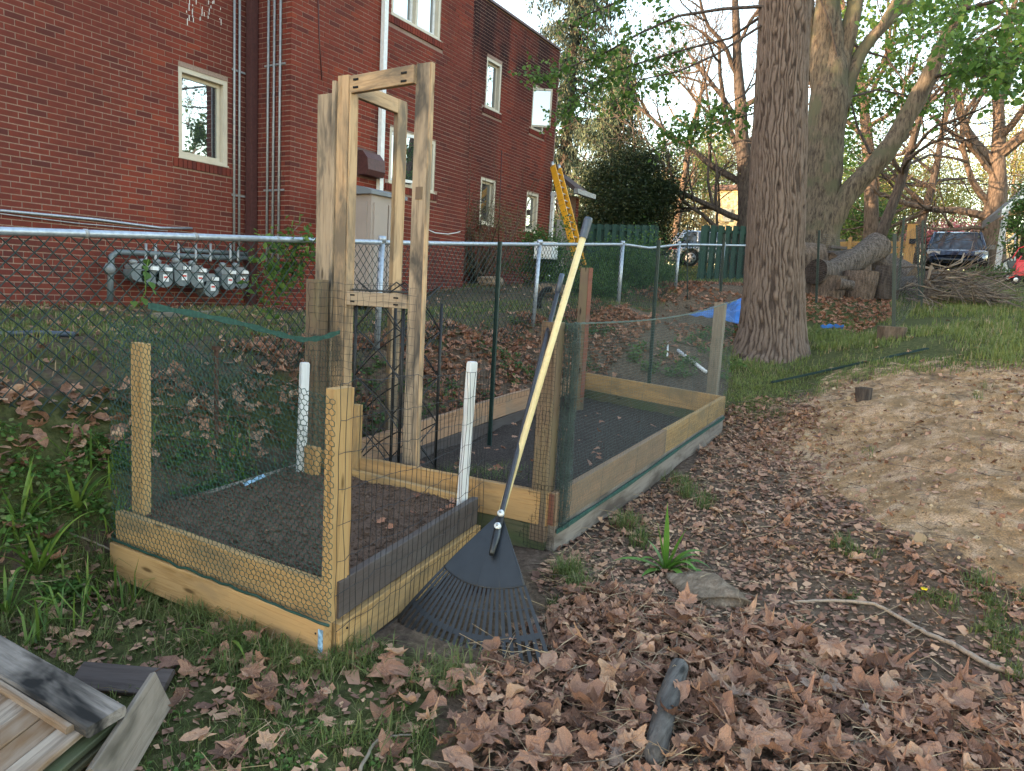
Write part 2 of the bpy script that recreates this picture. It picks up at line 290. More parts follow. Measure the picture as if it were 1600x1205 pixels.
# ------------------------------------------------------------------ object helpers
def setattr_pt(me, name, A):
    A = np.asarray(A, np.float32); C = np.ones((len(A), 4), np.float32); C[:, :A.shape[1]] = A; ca = me.color_attributes.new(name, 'FLOAT_COLOR', 'POINT'); ca.data.foreach_set('color', C.ravel())
def mesh_np(name, V, F, mats, mi=None, smooth=False):
    me = bpy.data.meshes.new(name); V = np.asarray(V, np.float32).reshape(-1, 3)
    if isinstance(F, np.ndarray):
        k = F.shape[1]; n = len(F); me.vertices.add(len(V)); me.vertices.foreach_set('co', V.ravel())
        me.loops.add(n*k); me.loops.foreach_set('vertex_index', F.astype(np.int32).ravel())
        me.polygons.add(n); me.polygons.foreach_set('loop_start', np.arange(0, n*k, k, dtype=np.int32))
        try: me.polygons.foreach_set('loop_total', np.full(n, k, np.int32))
        except Exception: pass
    else: me.from_pydata([tuple(map(float, v)) for v in V], [], [tuple(map(int, f)) for f in F])
    if not isinstance(mats, (list, tuple)): mats = [mats]
    for m in mats: me.materials.append(m)
    if mi is not None: me.polygons.foreach_set('material_index', np.asarray(mi, np.int32))
    me.polygons.foreach_set('use_smooth', np.full(len(me.polygons), bool(smooth)))
    me.update(calc_edges=True); me.validate(); return me
def tag(o, label=None, cat=None, group=None, kind=None):
    if label: o['label'] = label
    if cat: o['category'] = cat
    if group: o['group'] = group
    if kind: o['kind'] = kind
    return o
WM = {}
def link(name, me, parent=None, mat=None):
    o = bpy.data.objects.new(name, me); COL.objects.link(o)
    m = Matrix(mat) if mat is not None else Matrix.Identity(4); WM[o.name] = m
    if parent is not None:
        o.parent = parent; o.matrix_basis = WM[parent.name].inverted() @ m
    else: o.matrix_basis = m
    return o
def thing(name, loc, label, cat, group=None):
    return tag(link(name, None, None, Matrix.Translation(Vector([float(x) for x in loc]))), label, cat, group)
def obj(name, V, F, mat, parent=None, mi=None, smooth=False, local=True):
    """mesh given in world coordinates; its origin is moved to the mesh centre's base"""
    V = np.asarray(V, float).reshape(-1, 3); c = V.mean(0) if len(V) else np.zeros(3)
    if local is True: c = np.array([c[0], c[1], V[:, 2].min()])
    else: c = np.zeros(3)
    me = mesh_np(name, V-c, F, mat, mi, smooth)
    return link(name, me, parent, Matrix.Translation(Vector(c)))
BOXF = np.array([[0, 3, 2, 1], [4, 5, 6, 7], [0, 1, 5, 4], [1, 2, 6, 5], [2, 3, 7, 6], [3, 0, 4, 7]])
def boxes_np(C, S, R=None):
    """many boxes: centres, full sizes, optional rotation matrices"""
    C = np.asarray(C, float).reshape(-1, 3); S = np.asarray(S, float).reshape(-1, 3)
    t = np.array([[-1, -1, -1], [1, -1, -1], [1, 1, -1], [-1, 1, -1], [-1, -1, 1], [1, -1, 1], [1, 1, 1], [-1, 1, 1]])/2
    L = t[None]*S[:, None]
    if R is not None: L = np.einsum('nij,nkj->nki', R, L)
    V = (C[:, None]+L).reshape(-1, 3); F = (BOXF[None]+8*np.arange(len(C))[:, None, None]).reshape(-1, 4)
    return V, F
def frame(p0, p1, up=(0, 0, 1)):
    p0 = np.asarray(p0, float); p1 = np.asarray(p1, float); x = nrm(p1-p0); u = np.asarray(up, float)
    y = nrm(np.cross(u, x)); z = np.cross(x, y); return x, y, z
def board(name, p0, p1, w, t, mat, parent=None, up=(0, 0, 1), ch=.003, ends=None, warp=0, wmat=None, taper=None):
    """plank with its long axis p0->p1, w along 'up', t across; chamfered edges, local X along the grain"""
    p0 = np.asarray(p0, float); p1 = np.asarray(p1, float); x, y, z = frame(p0, p1, up); L = np.linalg.norm(p1-p0)
    a, b = t/2, w/2; c = min(ch, a*.6, b*.6)
    sec = [(-a+c, -b), (a-c, -b), (a, -b+c), (a, b-c), (a-c, b), (-a+c, b), (-a, b-c), (-a, -b+c)]
    ns = 7 if (warp or L > .8) else 2; V = []; F = []
    ph = random.random()*9
    for i in range(ns):
        u = i/(ns-1); X = L*u; k = 1 if taper is None else 1+(taper-1)*u
        dy = warp*math.sin(u*3.1+ph)*.6 + (random.uniform(-.0012, .0012)); dz = warp*math.sin(u*4.3+ph*2)*.5
        for (yy, zz) in sec: V.append((X, yy*k+dy, zz*k+dz))
    for i in range(ns-1):
        for j in range(8): k = (j+1) % 8; F.append((i*8+j, (i+1)*8+j, (i+1)*8+k, i*8+k))
    F.append(tuple(range(7, -1, -1))); F.append(tuple((ns-1)*8+j for j in range(8)))
    F = [tuple(reversed(f)) for f in F]
    me = mesh_np(name, V, F, mat)
    mw = Matrix(((x[0], y[0], z[0], p0[0]), (x[1], y[1], z[1], p0[1]), (x[2], y[2], z[2], p0[2]), (0, 0, 0, 1)))
    return link(name, me, parent, mw)
def segs(A, B, ra, rb=None, k=3):
    A = np.asarray(A, float).reshape(-1, 3); B = np.asarray(B, float).reshape(-1, 3); n = len(A)
    ra = np.broadcast_to(np.asarray(ra, float), (n,)); rb = ra if rb is None else np.broadcast_to(np.asarray(rb, float), (n,))
    d = nrm(B-A); h = np.where(np.abs(d[:, 2:3]) > .9, np.array([[1., 0, 0]]), np.array([[0, 0, 1.]]))
    u = nrm(np.cross(d, h)); v = np.cross(d, u); an = np.arange(k)*2*np.pi/k
    ring = np.cos(an)[None, :, None]*u[:, None]+np.sin(an)[None, :, None]*v[:, None]
    V = np.concatenate([A[:, None]+ring*ra[:, None, None], B[:, None]+ring*rb[:, None, None]], 1).reshape(-1, 3)
    j = np.arange(k); q = np.stack([j, (j+1) % k, (j+1) % k+k, j+k], 1)
    F = (q[None]+(2*k*np.arange(n))[:, None, None]).reshape(-1, 4); return V, F
def merge(parts):
    Vs = []; Fs = []; o = 0
    for V, F in parts: Vs.append(np.asarray(V, float).reshape(-1, 3)); Fs.append(np.asarray(F)+o); o += len(Vs[-1])
    return np.concatenate(Vs), np.concatenate(Fs)
def tube(pts, r, k=8, closed=False):
    pts = np.asarray(pts, float); n = len(pts); r = np.broadcast_to(np.asarray(r, float), (n,))
    T = nrm(np.gradient(pts, axis=0)); h = np.array([0, 0, 1.]) if abs(T[0, 2]) < .9 else np.array([1., 0, 0])
    u = nrm(np.cross(T[0], h)); V = []; an = np.arange(k)*2*np.pi/k
    for i in range(n):
        u = nrm(u-np.dot(u, T[i])*T[i]); v = np.cross(T[i], u)
        V.append(pts[i]+r[i]*(np.cos(an)[:, None]*u+np.sin(an)[:, None]*v))
    V = np.concatenate(V+[pts[:1], pts[-1:]]); F = []
    for i in range(n-1):
        for j in range(k): F.append((i*k+j, i*k+(j+1) % k, (i+1)*k+(j+1) % k, (i+1)*k+j))
    c0 = n*k; c1 = n*k+1
    for j in range(k): F.append((c0, (j+1) % k, j, c0)); F.append((c1, (n-1)*k+j, (n-1)*k+(j+1) % k, c1))
    F4 = [f for f in F[:(n-1)*k]]+[]; T3 = []
    for f in F[(n-1)*k:]: T3.append(f[:3])
    return V, F4+T3
def tubeobj(name, pts, r, mat, parent=None, k=8): V, F = tube(pts, r, k); return obj(name, V, F, mat, parent, smooth=True)
def multi_tubes(lst, k=8):
    V = []; F = []; o = 0
    for pts, r in lst:
        v, f = tube(pts, r, k); V.append(v); F += [tuple(i+o for i in g) for g in f]; o += len(v)
    return np.concatenate(V), F
def boxobj(name, c, s, mat, parent=None, R=None, bevel=0):
    V, F = boxes_np([c], [s], None if R is None else np.array([R])); 
    return obj(name, V, [tuple(f) for f in F], mat, parent)
def hull_prism(name, poly, depth_vec, mat, parent=None):
    """closed prism of a polygon (world points) swept by a vector"""
    poly = np.asarray(poly, float); n = len(poly); V = np.concatenate([poly, poly+np.asarray(depth_vec, float)])
    F = [tuple(range(n)), tuple(range(2*n-1, n-1, -1))]+[(i, i+n, (i+1) % n+n, (i+1) % n) for i in range(n)]
    return obj(name, V, F, mat, parent)
def copyobj(o, parent=None, mat=None, name=None):
    c = o.copy(); COL.objects.link(c); m = Matrix(mat); WM[c.name] = m
    if parent is not None: c.parent = parent; c.matrix_basis = WM[parent.name].inverted() @ m
    else: c.parent = None; c.matrix_basis = m
    return c

# ------------------------------------------------------------------ ground
CP = [(.9, 2.1, 0), (1.7, .9, 0), (2.7, -.4, 0), (0, 0, 0), (-3, 0, 0), (0, -5, 0), (2, -3, .05), (1.2, 1.6, 0), (.5, 2.8, .03), (-2, 3, .05),
      (1.2, 3.05, .10), (1.36, 3.22, .24), (1.45, 3.42, .55), (1.5, 3.56, .80), (0, 3.1, .2), (0, 3.5, .75), (-2, 3.5, .8), (1.74, 3.08, .07), (1.78, 1.74, .05), (2.95, 1.85, .05), (1.72, 2.4, .055), (1, 2.4, .02), (2.2, 1.2, .03), (1.5, 4, .84), (3, 4.1, .88), (4.5, 4.2, .93), (6, 4.3, 1.0), (8, 4.6, 1.1), (0, 4.1, .80), (2.5, 6.5, .93), (5, 7, .95), (1, 7, .92), (8, 7, 1.02), (12, 6, 1.5), (-2, 4.2, .8),
      (2.4, 3.28, .13), (3.0, 3.35, .18), (2.4, 3.62, .78), (3.2, 3.68, .86), (4.2, 3.32, .26), (4.4, 3.78, .92), (5.3, 3.38, .38), (5.6, 3.85, 1.0), (6.5, 3.42, .5), (7.2, 3.85, 1.07), (7.5, 3.4, .56), (6.9, 3.45, .50), (9.6, 3.95, 1.32), (12, 3.7, 1.5),
      (-5, 8.75, .92), (0, 8.75, .94), (3.9, 8.75, .965), (7.4, 8.75, .97), (11.4, 7.95, 1.40), (16.6, 8.85, 1.62), (4, 5, .93), (6, 6, 1.0), (1, 5, .88), (9, 6, 1.2), (-4, 5, .88),
      (3.3, 1.5, .05), (4.4, 1.35, .09), (5.6, 1.3, .15), (6.7, 1.5, .22), (3.6, .8, .04), (5, .7, .14), (6, .6, .24), (7.2, 1.2, .38), (8.2, 1.2, .58), (9.74, 1.75, .77), (8.29, .25, .86), (7, .3, .62), (5.63, -.27, .55), (4.06, -.26, .31), (3.33, -.26, .11), (10.1, .38, 1.1),
      (7, -2, .85), (5, -2, .55), (4, -3, .4), (4, 2.3, .1), (6, 2.4, .25), (7.6, 2.5, .5), (8.6, 3, .85), (12, 0, 1.25), (10, -4, 1.3),
      tuple(P(1060, 500, 11.5)), tuple(P(1130, 447, 13)), tuple(P(1300, 520, 11)), tuple(P(1300, 460, 14)), tuple(P(1400, 456, 14.5)), tuple(P(1500, 482, 13)), tuple(P(1500, 452, 17)), tuple(P(1590, 447, 17)),
      tuple(P(1485, 432, 23)), tuple(P(1540, 425, 27)), tuple(P(1558, 425, 20)), tuple(P(1050, 418, 31)), tuple(P(1150, 425, 28)), (20.3, 9.3, 1.9), (22, 6.3, 2.0), (40, 0, 3.2), (40, 20, 3.2), (25, 20, 2.4), (10, 20, 1.2), (-10, 20, 1), (30, -15, 3), (12, -15, 1.6), (-10, -10, 0), (-10, 4, .5), (60, 30, 3.5), (60, -30, 3.5), (0, -40, .5), (0, 60, 1.5), (-40, 0, .5)]
_CP = np.array(CP)
def _U(r2): return np.sqrt(r2+.02)
_S = 1.0
def _fit():
    X = _CP[:, :2]; n = len(X); D = ((X[:, None]-X[None])**2).sum(-1); K = _U(D)+np.eye(n)*-.01
    A = np.zeros((n+3, n+3)); A[:n, :n] = K; A[:n, n] = 1; A[:n, n+1:] = X; A[n, :n] = 1; A[n+1:, :n] = X.T
    return np.linalg.solve(A, np.concatenate([_CP[:, 2], np.zeros(3)]))
_W = _fit()
def zbase(x, y):
    x = np.asarray(x, float); y = np.asarray(y, float); sh = x.shape; x = x.ravel(); y = y.ravel()
    r = np.hypot(x-15, y); k = np.minimum(1, 48/np.maximum(r, 1e-6)); x2 = 15+(x-15)*k; y2 = y*k
    out = np.empty(len(x)); X = _CP[:, :2]
    for s in range(0, len(x), 20000):
        q = np.stack([x2[s:s+20000], y2[s:s+20000]], 1); D = ((q[:, None]-X[None])**2).sum(-1)
        out[s:s+20000] = _U(D)@_W[:-3]+_W[-3]+q@_W[-2:]
    return out.reshape(sh)
BED1 = [(1.80, 1.77), (1.79, 3.07), (3.03, 3.25), (3.03, 1.97)]
def pip(x, y, poly):
    x = np.asarray(x); y = np.asarray(y); ins = np.zeros(x.shape, bool); n = len(poly)
    for i in range(n):
        x1, y1 = poly[i]; x2, y2 = poly[(i+1) % n]
        c = ((y1 > y) != (y2 > y)) & (x < (x2-x1)*(y-y1)/((y2-y1) if y2 != y1 else 1e-9)+x1); ins ^= c
    return ins
SANDP = [(1170, 650), (1290, 600), (1400, 573), (1640, 560), (2050, 590), (2150, 900), (1700, 940), (1560, 920), (1420, 840), (1290, 770), (1200, 715)]
def zg(x, y, detail=True):
    x = np.asarray(x, float); y = np.asarray(y, float); z = zbase(x, y)
    near = np.clip((14-np.hypot(x-3, y-1))/6, 0, 1)
    lump = (fbm(x*1.3, y*1.3, 3, 4)-.47)*.09+(fbm(x*6, y*6, 9, 3)-.44)*.022
    # clods and ruts on the sandy mound
    s = np.exp(-(((x-6.0)/2.8)**2+((y+.6)/1.5)**2)); rid = np.abs(fbm(x*2.2, y*3.4, 21, 4)-.47); cl = 1-np.abs(2*vn(x*7, y*7, 55)-1)
    lump = lump*np.clip(np.hypot(x-2.4, y-2.4)-.6, .25, 1); z = z+near*(lump+s*(.17*rid+.022*cl*fbm(x*2, y*2, 8, 2)+.05*(fbm(x*9, y*9, 5, 3)-.45)))
    z = np.where(pip(x, y, [(3.30, 1.64), (6.68, 1.62), (7.24, 3.29), (3.12, 3.11)]), z-.30, z)
    # heap of raked leaves in front
    z = z+.06*np.exp(-(((x-2.3)/.8)**2+((y+.15)/.8)**2))*(1+.8*(fbm(x*3, y*3, 31, 3)-.4))
    return z
def project_ok(x, y, z):
    u, v, d = proj(np.stack([x, y, z], -1)); return u, v, d
def build_ground():
    def axis(lo, hi, n0, n1, c0, c1):
        a = np.arange(lo, hi, n0); left = lo-np.cumsum(n0*1.13**np.arange(1, n1)); right = a[-1]+np.cumsum(n0*1.13**np.arange(1, n1))
        return np.concatenate([left[::-1], a, right])
    xs = axis(-.6, 9.2, .04, 62, 0, 0); ys = axis(-3.0, 4.3, .04, 62, 0, 0)
    X, Y = np.meshgrid(xs, ys, indexing='ij'); Z = zg(X, Y)
    nx, ny = X.shape; V = np.stack([X, Y, Z], -1).reshape(-1, 3)
    i = np.arange(nx-1)[:, None]*ny+np.arange(ny-1)[None]; F = np.stack([i, i+ny, i+ny+1, i+1], -1).reshape(-1, 4)
    me = mesh_np('ground', V, F, M['ground'], smooth=True)
    u, v, d = proj(V); vis = d > .3
    def soft(poly, wx=40, wy=18):
        acc = 0
        for k in range(9):
            acc = acc+pip(u+wx*(vn(u/55, v/35, k)-.5)*2*.6+math.cos(k*.7)*wx*.5, v+wy*(vn(u/45+9, v/30, k+20)-.5)*1.2+math.sin(k*.7)*wy*.5, poly)*1.0
        return np.where(vis, acc/9, 0)
    sand = soft(SANDP, 110, 50)
    g1 = soft([(1130, 650), (1135, 560), (1250, 440), (1420, 455), (1640, 400), (2300, 420), (2300, 600), (2050, 585), (1640, 560), (1400, 575), (1290, 600), (1170, 640)])
    g2 = soft([(0, 880), (190, 850), (190, 900), (510, 1035), (640, 990), (700, 1100), (640, 1500), (-500, 1500), (-500, 880)])*.75
    g3 = soft([(-500, 660), (-500, 860), (0, 860), (190, 830), (240, 700), (540, 700), (560, 560), (200, 600)])*.7
    yard = np.where((V[:, 1] > 3.7+.02*V[:, 0]) & (V[:, 0] < 14), .46, 0.)
    yard = np.where(V[:, 1] > 8.0, .35, yard)
    gr = np.maximum(np.maximum(g1, g2), np.maximum(g3, yard)); gr = np.where((~vis) | (u < -60) | (u > 2150) | (V[:, 0] > 18), np.maximum(gr, .55), gr)
    mould = np.clip(soft([(690, 1600), (640, 980), (850, 880), (1080, 760), (1130, 650), (1290, 740), (1640, 950), (2150, 950), (2150, 1600)])+.4*(V[:, 1] > 3.3)+soft([(860, 560), (1130, 430), (1260, 450), (1250, 520), (1000, 600)]), 0, 1)
    col = np.stack([gr, sand, mould, np.ones_like(gr)], -1).astype(np.float32)
    ca = me.color_attributes.new('zone', 'FLOAT_COLOR', 'POINT'); ca.data.foreach_set('color', col.ravel())
    tag(link('ground', me), None, None, None, 'structure')
build_ground()

# ------------------------------------------------------------------ brick house
BL, BH, MJ = .203, .0677, .0115
YW1, YW2, YW3, XA, XB, XE, ZR = 8.75, 7.95, 8.85, 7.2, 11.4, 16.6, 7.47
house = thing('brick_house', (9, 9, 1), 'long two storey red brick house with flat roof behind the chain link fence', 'house')
WINS = {1: [(5.965, 6.715, 2.91, 4.07)],
        2: [(9.15, 10.45, 5.66, 6.85), (9.2, 10.45, 3.06, 3.97)],
        3: [(13.32, 13.94, 5.31, 6.37), (15.37, 15.99, 5.31, 6.33), (13.31, 13.93, 2.82, 3.85), (15.36, 15.97, 2.86, 3.83)]}
def wall_cells(x0, x1, z0, z1, ops):
    xs = sorted(set([x0, x1]+[o[0] for o in ops]+[o[1] for o in ops])); zs = sorted(set([z0, z1]+[o[2] for o in ops]+[o[3] for o in ops])); out = []
    for a, b in zip(xs, xs[1:]):
        for c, d in zip(zs, zs[1:]):
            if not any(a >= o[0]-1e-6 and b <= o[1]+1e-6 and c >= o[2]-1e-6 and d <= o[3]+1e-6 for o in ops): out.append((a, b, c, d))
    return out
def bricks_rect(x0, x1, z0, z1, ops, seed):
    r = np.random.default_rng(seed); out = []
    n0 = int(math.floor(z0/BH)); n1 = int(math.ceil(z1/BH))
    for j in range(n0, n1):
        za, zb = j*BH+MJ/2, (j+1)*BH-MJ/2
        if za < z0: continue
        if zb > z1: continue
        off = (j % 2)*BL/2+r.normal(0, .006)
        x = math.floor(x0/BL)*BL-off
        while x < x1:
            a, b = max(x+MJ/2, x0+.0), min(x+BL-MJ/2, x1); x += BL; a = x0 if a-x0 < .016 else a
            if b-a < .004: continue
            pieces = [(a, b)]
            for o in ops:
                if zb > o[2]-.002 and za < o[3]+.002:
                    np_ = []
                    for (p, q) in pieces:
                        if q <= o[0]-.001 or p >= o[1]+.001: np_.append((p, q))
                        else:
                            if o[0]-p > .02: np_.append((p, o[0]-.003))
                            if q-o[1] > .02: np_.append((o[1]+.003, q))
                    pieces = np_
            for p, q in pieces: out.append((p, q, za, zb))
    return out
def build_house():
    allb = []  # (centre, size, fully visible projected width)
    sp = []
    for k, (x0, x1, y) in {1: (-7.0, XA-.09, YW1), 2: (XA-.085, XB+.09, YW2), 3: (XB, XE, YW3)}.items():
        zb0 = {1: .80, 2: .80, 3: 1.2}[k]; ops = WINS[k]
        cells = wall_cells(x0+.005, x1-.005, .3, ZR, ops); C = [((a+b)/2, y+.121, (c+d)/2) for a, b, c, d in cells]; S = [(b-a, .24, d-c) for a, b, c, d in cells]
        V, F = boxes_np(C, S); obj('wall', V, F, M['mortar'], house, local=False)
        sills = [(o[0]-.09, o[1]+.09, o[2]-.115, o[2]) for o in ops]
        r = np.random.default_rng(k)
        for (a, b, c, d) in bricks_rect(x0, x1, zb0, ZR-.02 if k != 1 else 6.2, ops+sills, k):
            if k == 2 and a < XA-.08+.01: pass
            yy = y+r.normal(0, .0012); allb.append(((a+b)/2, yy+.045, (c+d)/2, b-a, .1, d-c))
        for (a, b, c, d) in sills:
            n = int(round((b-a)/.0677)); w = (b-a)/n
            for i in range(n): sp.append((a+(i+.5)*w, y+.03, (c+d)/2-.004, w-.009, .11, d-c-.008))
        for (a, b, c, d) in ops: sp.append(((a+b)/2, y+.1, d+.006, b-a+.16, .18, .012))   # steel lintel edge
    # return face of the middle block, facing -X
    r = np.random.default_rng(9)
    for (a, b, c, d) in bricks_rect(YW2+.097, YW1, .8, 6.9, [], 77):
        allb.append((XA-.085+.045, (a+b)/2, (c+d)/2, .1, b-a, d-c))
    C = [(XA+.036, (YW2+YW1+.13)/2, (.3+ZR)/2)]; V, F = boxes_np(C, [(.24, YW1-YW2+.07, ZR-.31)]); obj('wall', V, F, M['mortar'], house, local=False)
    # end wall, body and parapet
    V, F = boxes_np([(XB-.12, (YW2+.27+YW3)/2, 3.9), (XE-.13, YW3+4, 3.88), (-1.3, YW3+.9+3, 3.7), (-1.3, YW3+4, ZR-.25), (-11, YW1+.12, 3.85)], [(.22, YW3-YW2-.28, 7.05), (.24, 7.4, 7.1), (35, .2, 6.8), (35, 7.6, .2), (7.9, .24, 7.1)])
    obj('wall', V, F, M['interior'], house, local=False)
    V, F = boxes_np([(XE+.005+.04, YW3+3.8, 4.4)], [(.03, 7.6, 6.1)]); obj('wall', V, F, M['mortar'], house, local=False)
    V, F = boxes_np([((x0+x1)/2, y+.12, ZR+.02) for x0, x1, y in ((-7, XA-.1, YW1), (XA-.09, XB+.1, YW2), (XB+.1, XE, YW3))], [(x1-x0, .34, .05) for x0, x1 in ((-7, XA-.1), (XA-.09, XB+.1), (XB+.1, XE))])
    obj('coping', V, F, M['brownpipe'], house, local=False)
    A = np.array(allb); u, v, z = proj(A[:, :3]); vis = (z > 1) & (u > 4) & (u < 1596) & (v > 4) & (v < 470)
    size = np.where(vis, np.maximum(A[:, 3], A[:, 4])*BH/np.maximum(z, 1)**2, 0); idx = np.argsort(-size); top = idx[:300]; rest = idx[300:]
    cache = {}
    for i in top:
        key = tuple(np.round(A[i, 3:6], 3))
        if key not in cache:
            V, F = boxes_np([(0, 0, 0)], [key]); 
            cache[key] = mesh_np('brick', V, F, M['brick'])
        link('brick', cache[key], house, Matrix.Translation(Vector(A[i, :3])))
    V, F = boxes_np(A[rest, :3], A[rest, 3:6]); F = F.reshape(-1, 6, 4)[:, [0, 1, 2, 3, 5]].reshape(-1, 4)
    tag(obj('brick_courses', V, F, M['brick'], house, local=False), kind='stuff')
    sp = np.array(sp); V, F = boxes_np(sp[:, :3], sp[:, 3:6]); tag(obj('brick_sills', V, F, M['brick'], house, local=False), kind='stuff')
    # windows
    def window(x0, x1, z0, z1, y, sash=1, opened=None, curtain=True):
        fw = .06; d = .11; parts = [((x0+x1)/2, z1-fw/2, x1-x0, fw), ((x0+x1)/2, z0+fw/2, x1-x0, fw), (x0+fw/2, (z0+z1)/2, fw, z1-z0-2*fw), (x1-fw/2, (z0+z1)/2, fw, z1-z0-2*fw)]
        n = sash; xs = np.linspace(x0+fw, x1-fw, n+1)
        for i in range(1, n): parts.append((xs[i], (z0+z1)/2, .055, z1-z0-2*fw))
        C = [(p[0], y+.085, p[1]) for p in parts]; S = [(p[2], .15, p[3]) for p in parts]
        w = obj('window', *boxes_np(C, S), M['cream'], house, local=True)
        boxobj('sill', ((x0+x1)/2, y-.002, z0+.012), (x1-x0+.02, .03, .02), M['cream'], w)
        for i in range(n):
            a, b = xs[i]+(.03 if i else .004), xs[i+1]-(.03 if i < n-1 else .004); c, e = z0+fw+.004, z1-fw-.004; s = .045
            R = None; piv = np.array([a, y+.07, 0])
            sc = [((a+b)/2, e-s/2, b-a, s), ((a+b)/2, c+s/2, b-a, s), (a+s/2, (c+e)/2, s, e-c-2*s), (b-s/2, (c+e)/2, s, e-c-2*s)]
            C = np.array([(p[0], y+.10, p[1]) for p in sc]); S = [(p[2], .035, p[3]) for p in sc]
            V, F = boxes_np(C, S); Vg, Fg = boxes_np([((a+b)/2, y+.105, (c+e)/2)], [(b-a-2*s+.01, .006, e-c-2*s+.01)])
            ang = opened if (opened and i == 0) else 0
            if ang:
                hx = a if opened > 0 else b
                ca, sa = math.cos(ang), math.sin(ang)
                for Q in (V, Vg):
                    dx = Q[:, 0]-hx; dy = Q[:, 1]-(y+.10); Q[:, 0] = hx+dx*ca+dy*sa; Q[:, 1] = y+.06-dx*sa+dy*ca
            obj('sash', V, F, M['white'] if n > 1 else M['cream'], w)
            obj('pane', Vg, Fg, M['glass'], w)
        return w
    window(*WINS[1][0], YW1); window(*WINS[2][0], YW2, 2); window(*WINS[2][1], YW2, 2, .42)
    window(*WINS[3][0], YW3); window(*WINS[3][1], YW3, 1, 1.05); window(*WINS[3][2], YW3); window(*WINS[3][3], YW3)
    # conduits, spouts
    def vpipe(name, px, ztop, zbot, y, r, mat, k=8):
        x = PY(px, 200, y)[0]; return tubeobj(name, [(x, y, zbot), (x, y, (zbot+ztop)/2), (x, y, ztop)], r, mat, house, k)
    for px in (366, 374, 387, 396): vpipe('conduit', px, 5.6, 1.55, YW1-.03, .017, M['galvlt'])
    for i, px in enumerate((423, 428.5, 434)):
        yy = YW1-.62+i*.12; x = XA-.115
        tubeobj('conduit', [(x, yy-.0, 1.5), (x, yy, 3.5), (x, yy, 5.8)], .017, M['galvlt'], house)
    for z in (2.55, 4.25): boxobj('conduit_strap', (7.02, YW1-.02, z), (.5, .012, .025), M['galvlt'], house); boxobj('conduit_strap', (XA-.10, YW1-.5, z+.1), (.012, .42, .025), M['galvlt'], house)
    x = 7.06; boxobj('brown_downspout', (XA-.16, YW1-.1, 3.6), (.11, .12, 5.3), M['brownpipe'], house)
    boxobj('white_downspout', (8.93, YW2-.06, 4.3), (.085, .075, 6.3), M['white'], house)
    boxobj('white_downspout', (16.63, YW3-.06, 2.75), (.09, .08, 2.3), M['white'], house); boxobj('downspout_elbow', (16.66, YW3-.10, 3.94), (.14, .2, .1), M['white'], house)
    tubeobj('cable', [PY(0, 329, YW1-.03), PY(150, 343, YW1-.03), PY(250, 356, YW1-.03), PY(300, 357, YW1-.03)], .016, M['galv'], house)
    tubeobj('cable', [PY(0, 334, YW1-.05), PY(120, 349, YW1-.05), PY(200, 356, YW1-.06), PY(262, 361, YW1-.05)], .007, M['galvlt'], house, 5)
    tubeobj('cable', [PY(497, 0, YW2-.012), PY(499, 60, YW2-.012), PY(503, 125, YW2-.012)], .008, M['brownpipe'], house, 5)
    tubeobj('cable', [PY(784, 235, YW3-.012), PY(781, 320, YW3-.012), PY(779, 380, YW3-.012)], .011, M['brownpipe'], house, 5)
    tubeobj('cable', [PY(666, 358, YW2-.02), PY(680, 364, YW2-.03), PY(700, 366, YW2-.03), PY(712, 364, YW2-.03), PY(719, 362, YW2-.02)], .008, M['white'], house, 5)
    # vent hood
    x0, x1, y = 8.47, 8.87, YW2; prof = [(y, 3.46), (y-.10, 3.44), (y-.2, 3.33), (y-.22, 3.16), (y-.18, 3.08), (y, 3.08)]
    hull_prism('vent_hood', [(x0, a, b) for a, b in prof], (x1-x0, 0, 0), M['brownpipe'], house)
    boxobj('vent_flange', ((x0+x1)/2, y-.006, 3.27), (x1-x0+.06, .01, .45), M['brownpipe'], house)
    # entry lean-to with shed roof
    g0 = PY(868, 292, 8.2); g1 = PY(923, 305, 8.2)
    yb = 8.95; t0 = PY(872, 264, yb); t1 = PY(921, 298, yb)
    z0 = (g0[2]+g1[2])/2; z1 = (t0[2]+t1[2])/2; xa, xb = XE+.05, g1[0]
    hull_prism('entry_roof', [(xa, 8.2, z0), (xb, 8.2, z0-.05), (xb+.2, yb, z1-.1), (xa, yb, z1)], (0, 0, .12), M['roof'], house)
    boxobj('gutter', ((xa+xb)/2, 8.13, z0+.0), (xb-xa+.1, .12, .12), M['galvlt'], house)
    xc = PY(897, 345, 8.5)[0]; V, F = boxes_np([((xc+xb-.15)/2, 8.6, 2.3), ((XE+xb)/2, 9.75, 2.4)], [(xb-.15-xc, .25, z0*2-4.65), (xb-XE, .2, 2.6)]); obj('entry_wall', V, F, M['mortar'], house, local=False)
    bb = []
    for (a, b, c, d) in bricks_rect(xc, xb-.15, 1.5, z0-.05, [], 5): bb.append(((a+b)/2, 8.47, (c+d)/2, b-a, .02, d-c))
    for (a, b, c, d) in bricks_rect(XE+.1, xb, 1.5, z0+.3, [], 6): bb.append(((a+b)/2, 9.64, (c+d)/2, b-a, .02, d-c))
    bb = np.array(bb); V, F = boxes_np(bb[:, :3], bb[:, 3:6]); tag(obj('entry_bricks', V, F, M['brick'], house, local=False), kind='stuff')
    boxobj('entry_door', (PY(878, 370, 9.6)[0], 9.58, 2.45), (.95, .06, 2.1), M['door'], house)
    # paint drips
    dr = []
    for i in range(26):
        x = PY(random.uniform(290, 345), random.uniform(0, 35), YW1)
        dr.append((x[0], YW1-.008, x[2], .008, .003, random.uniform(.02, .09)))
    dr = np.array(dr); V, F = boxes_np(dr[:, :3], dr[:, 3:6]); obj('paint_drips', V, F, M['white'], house)
build_house()

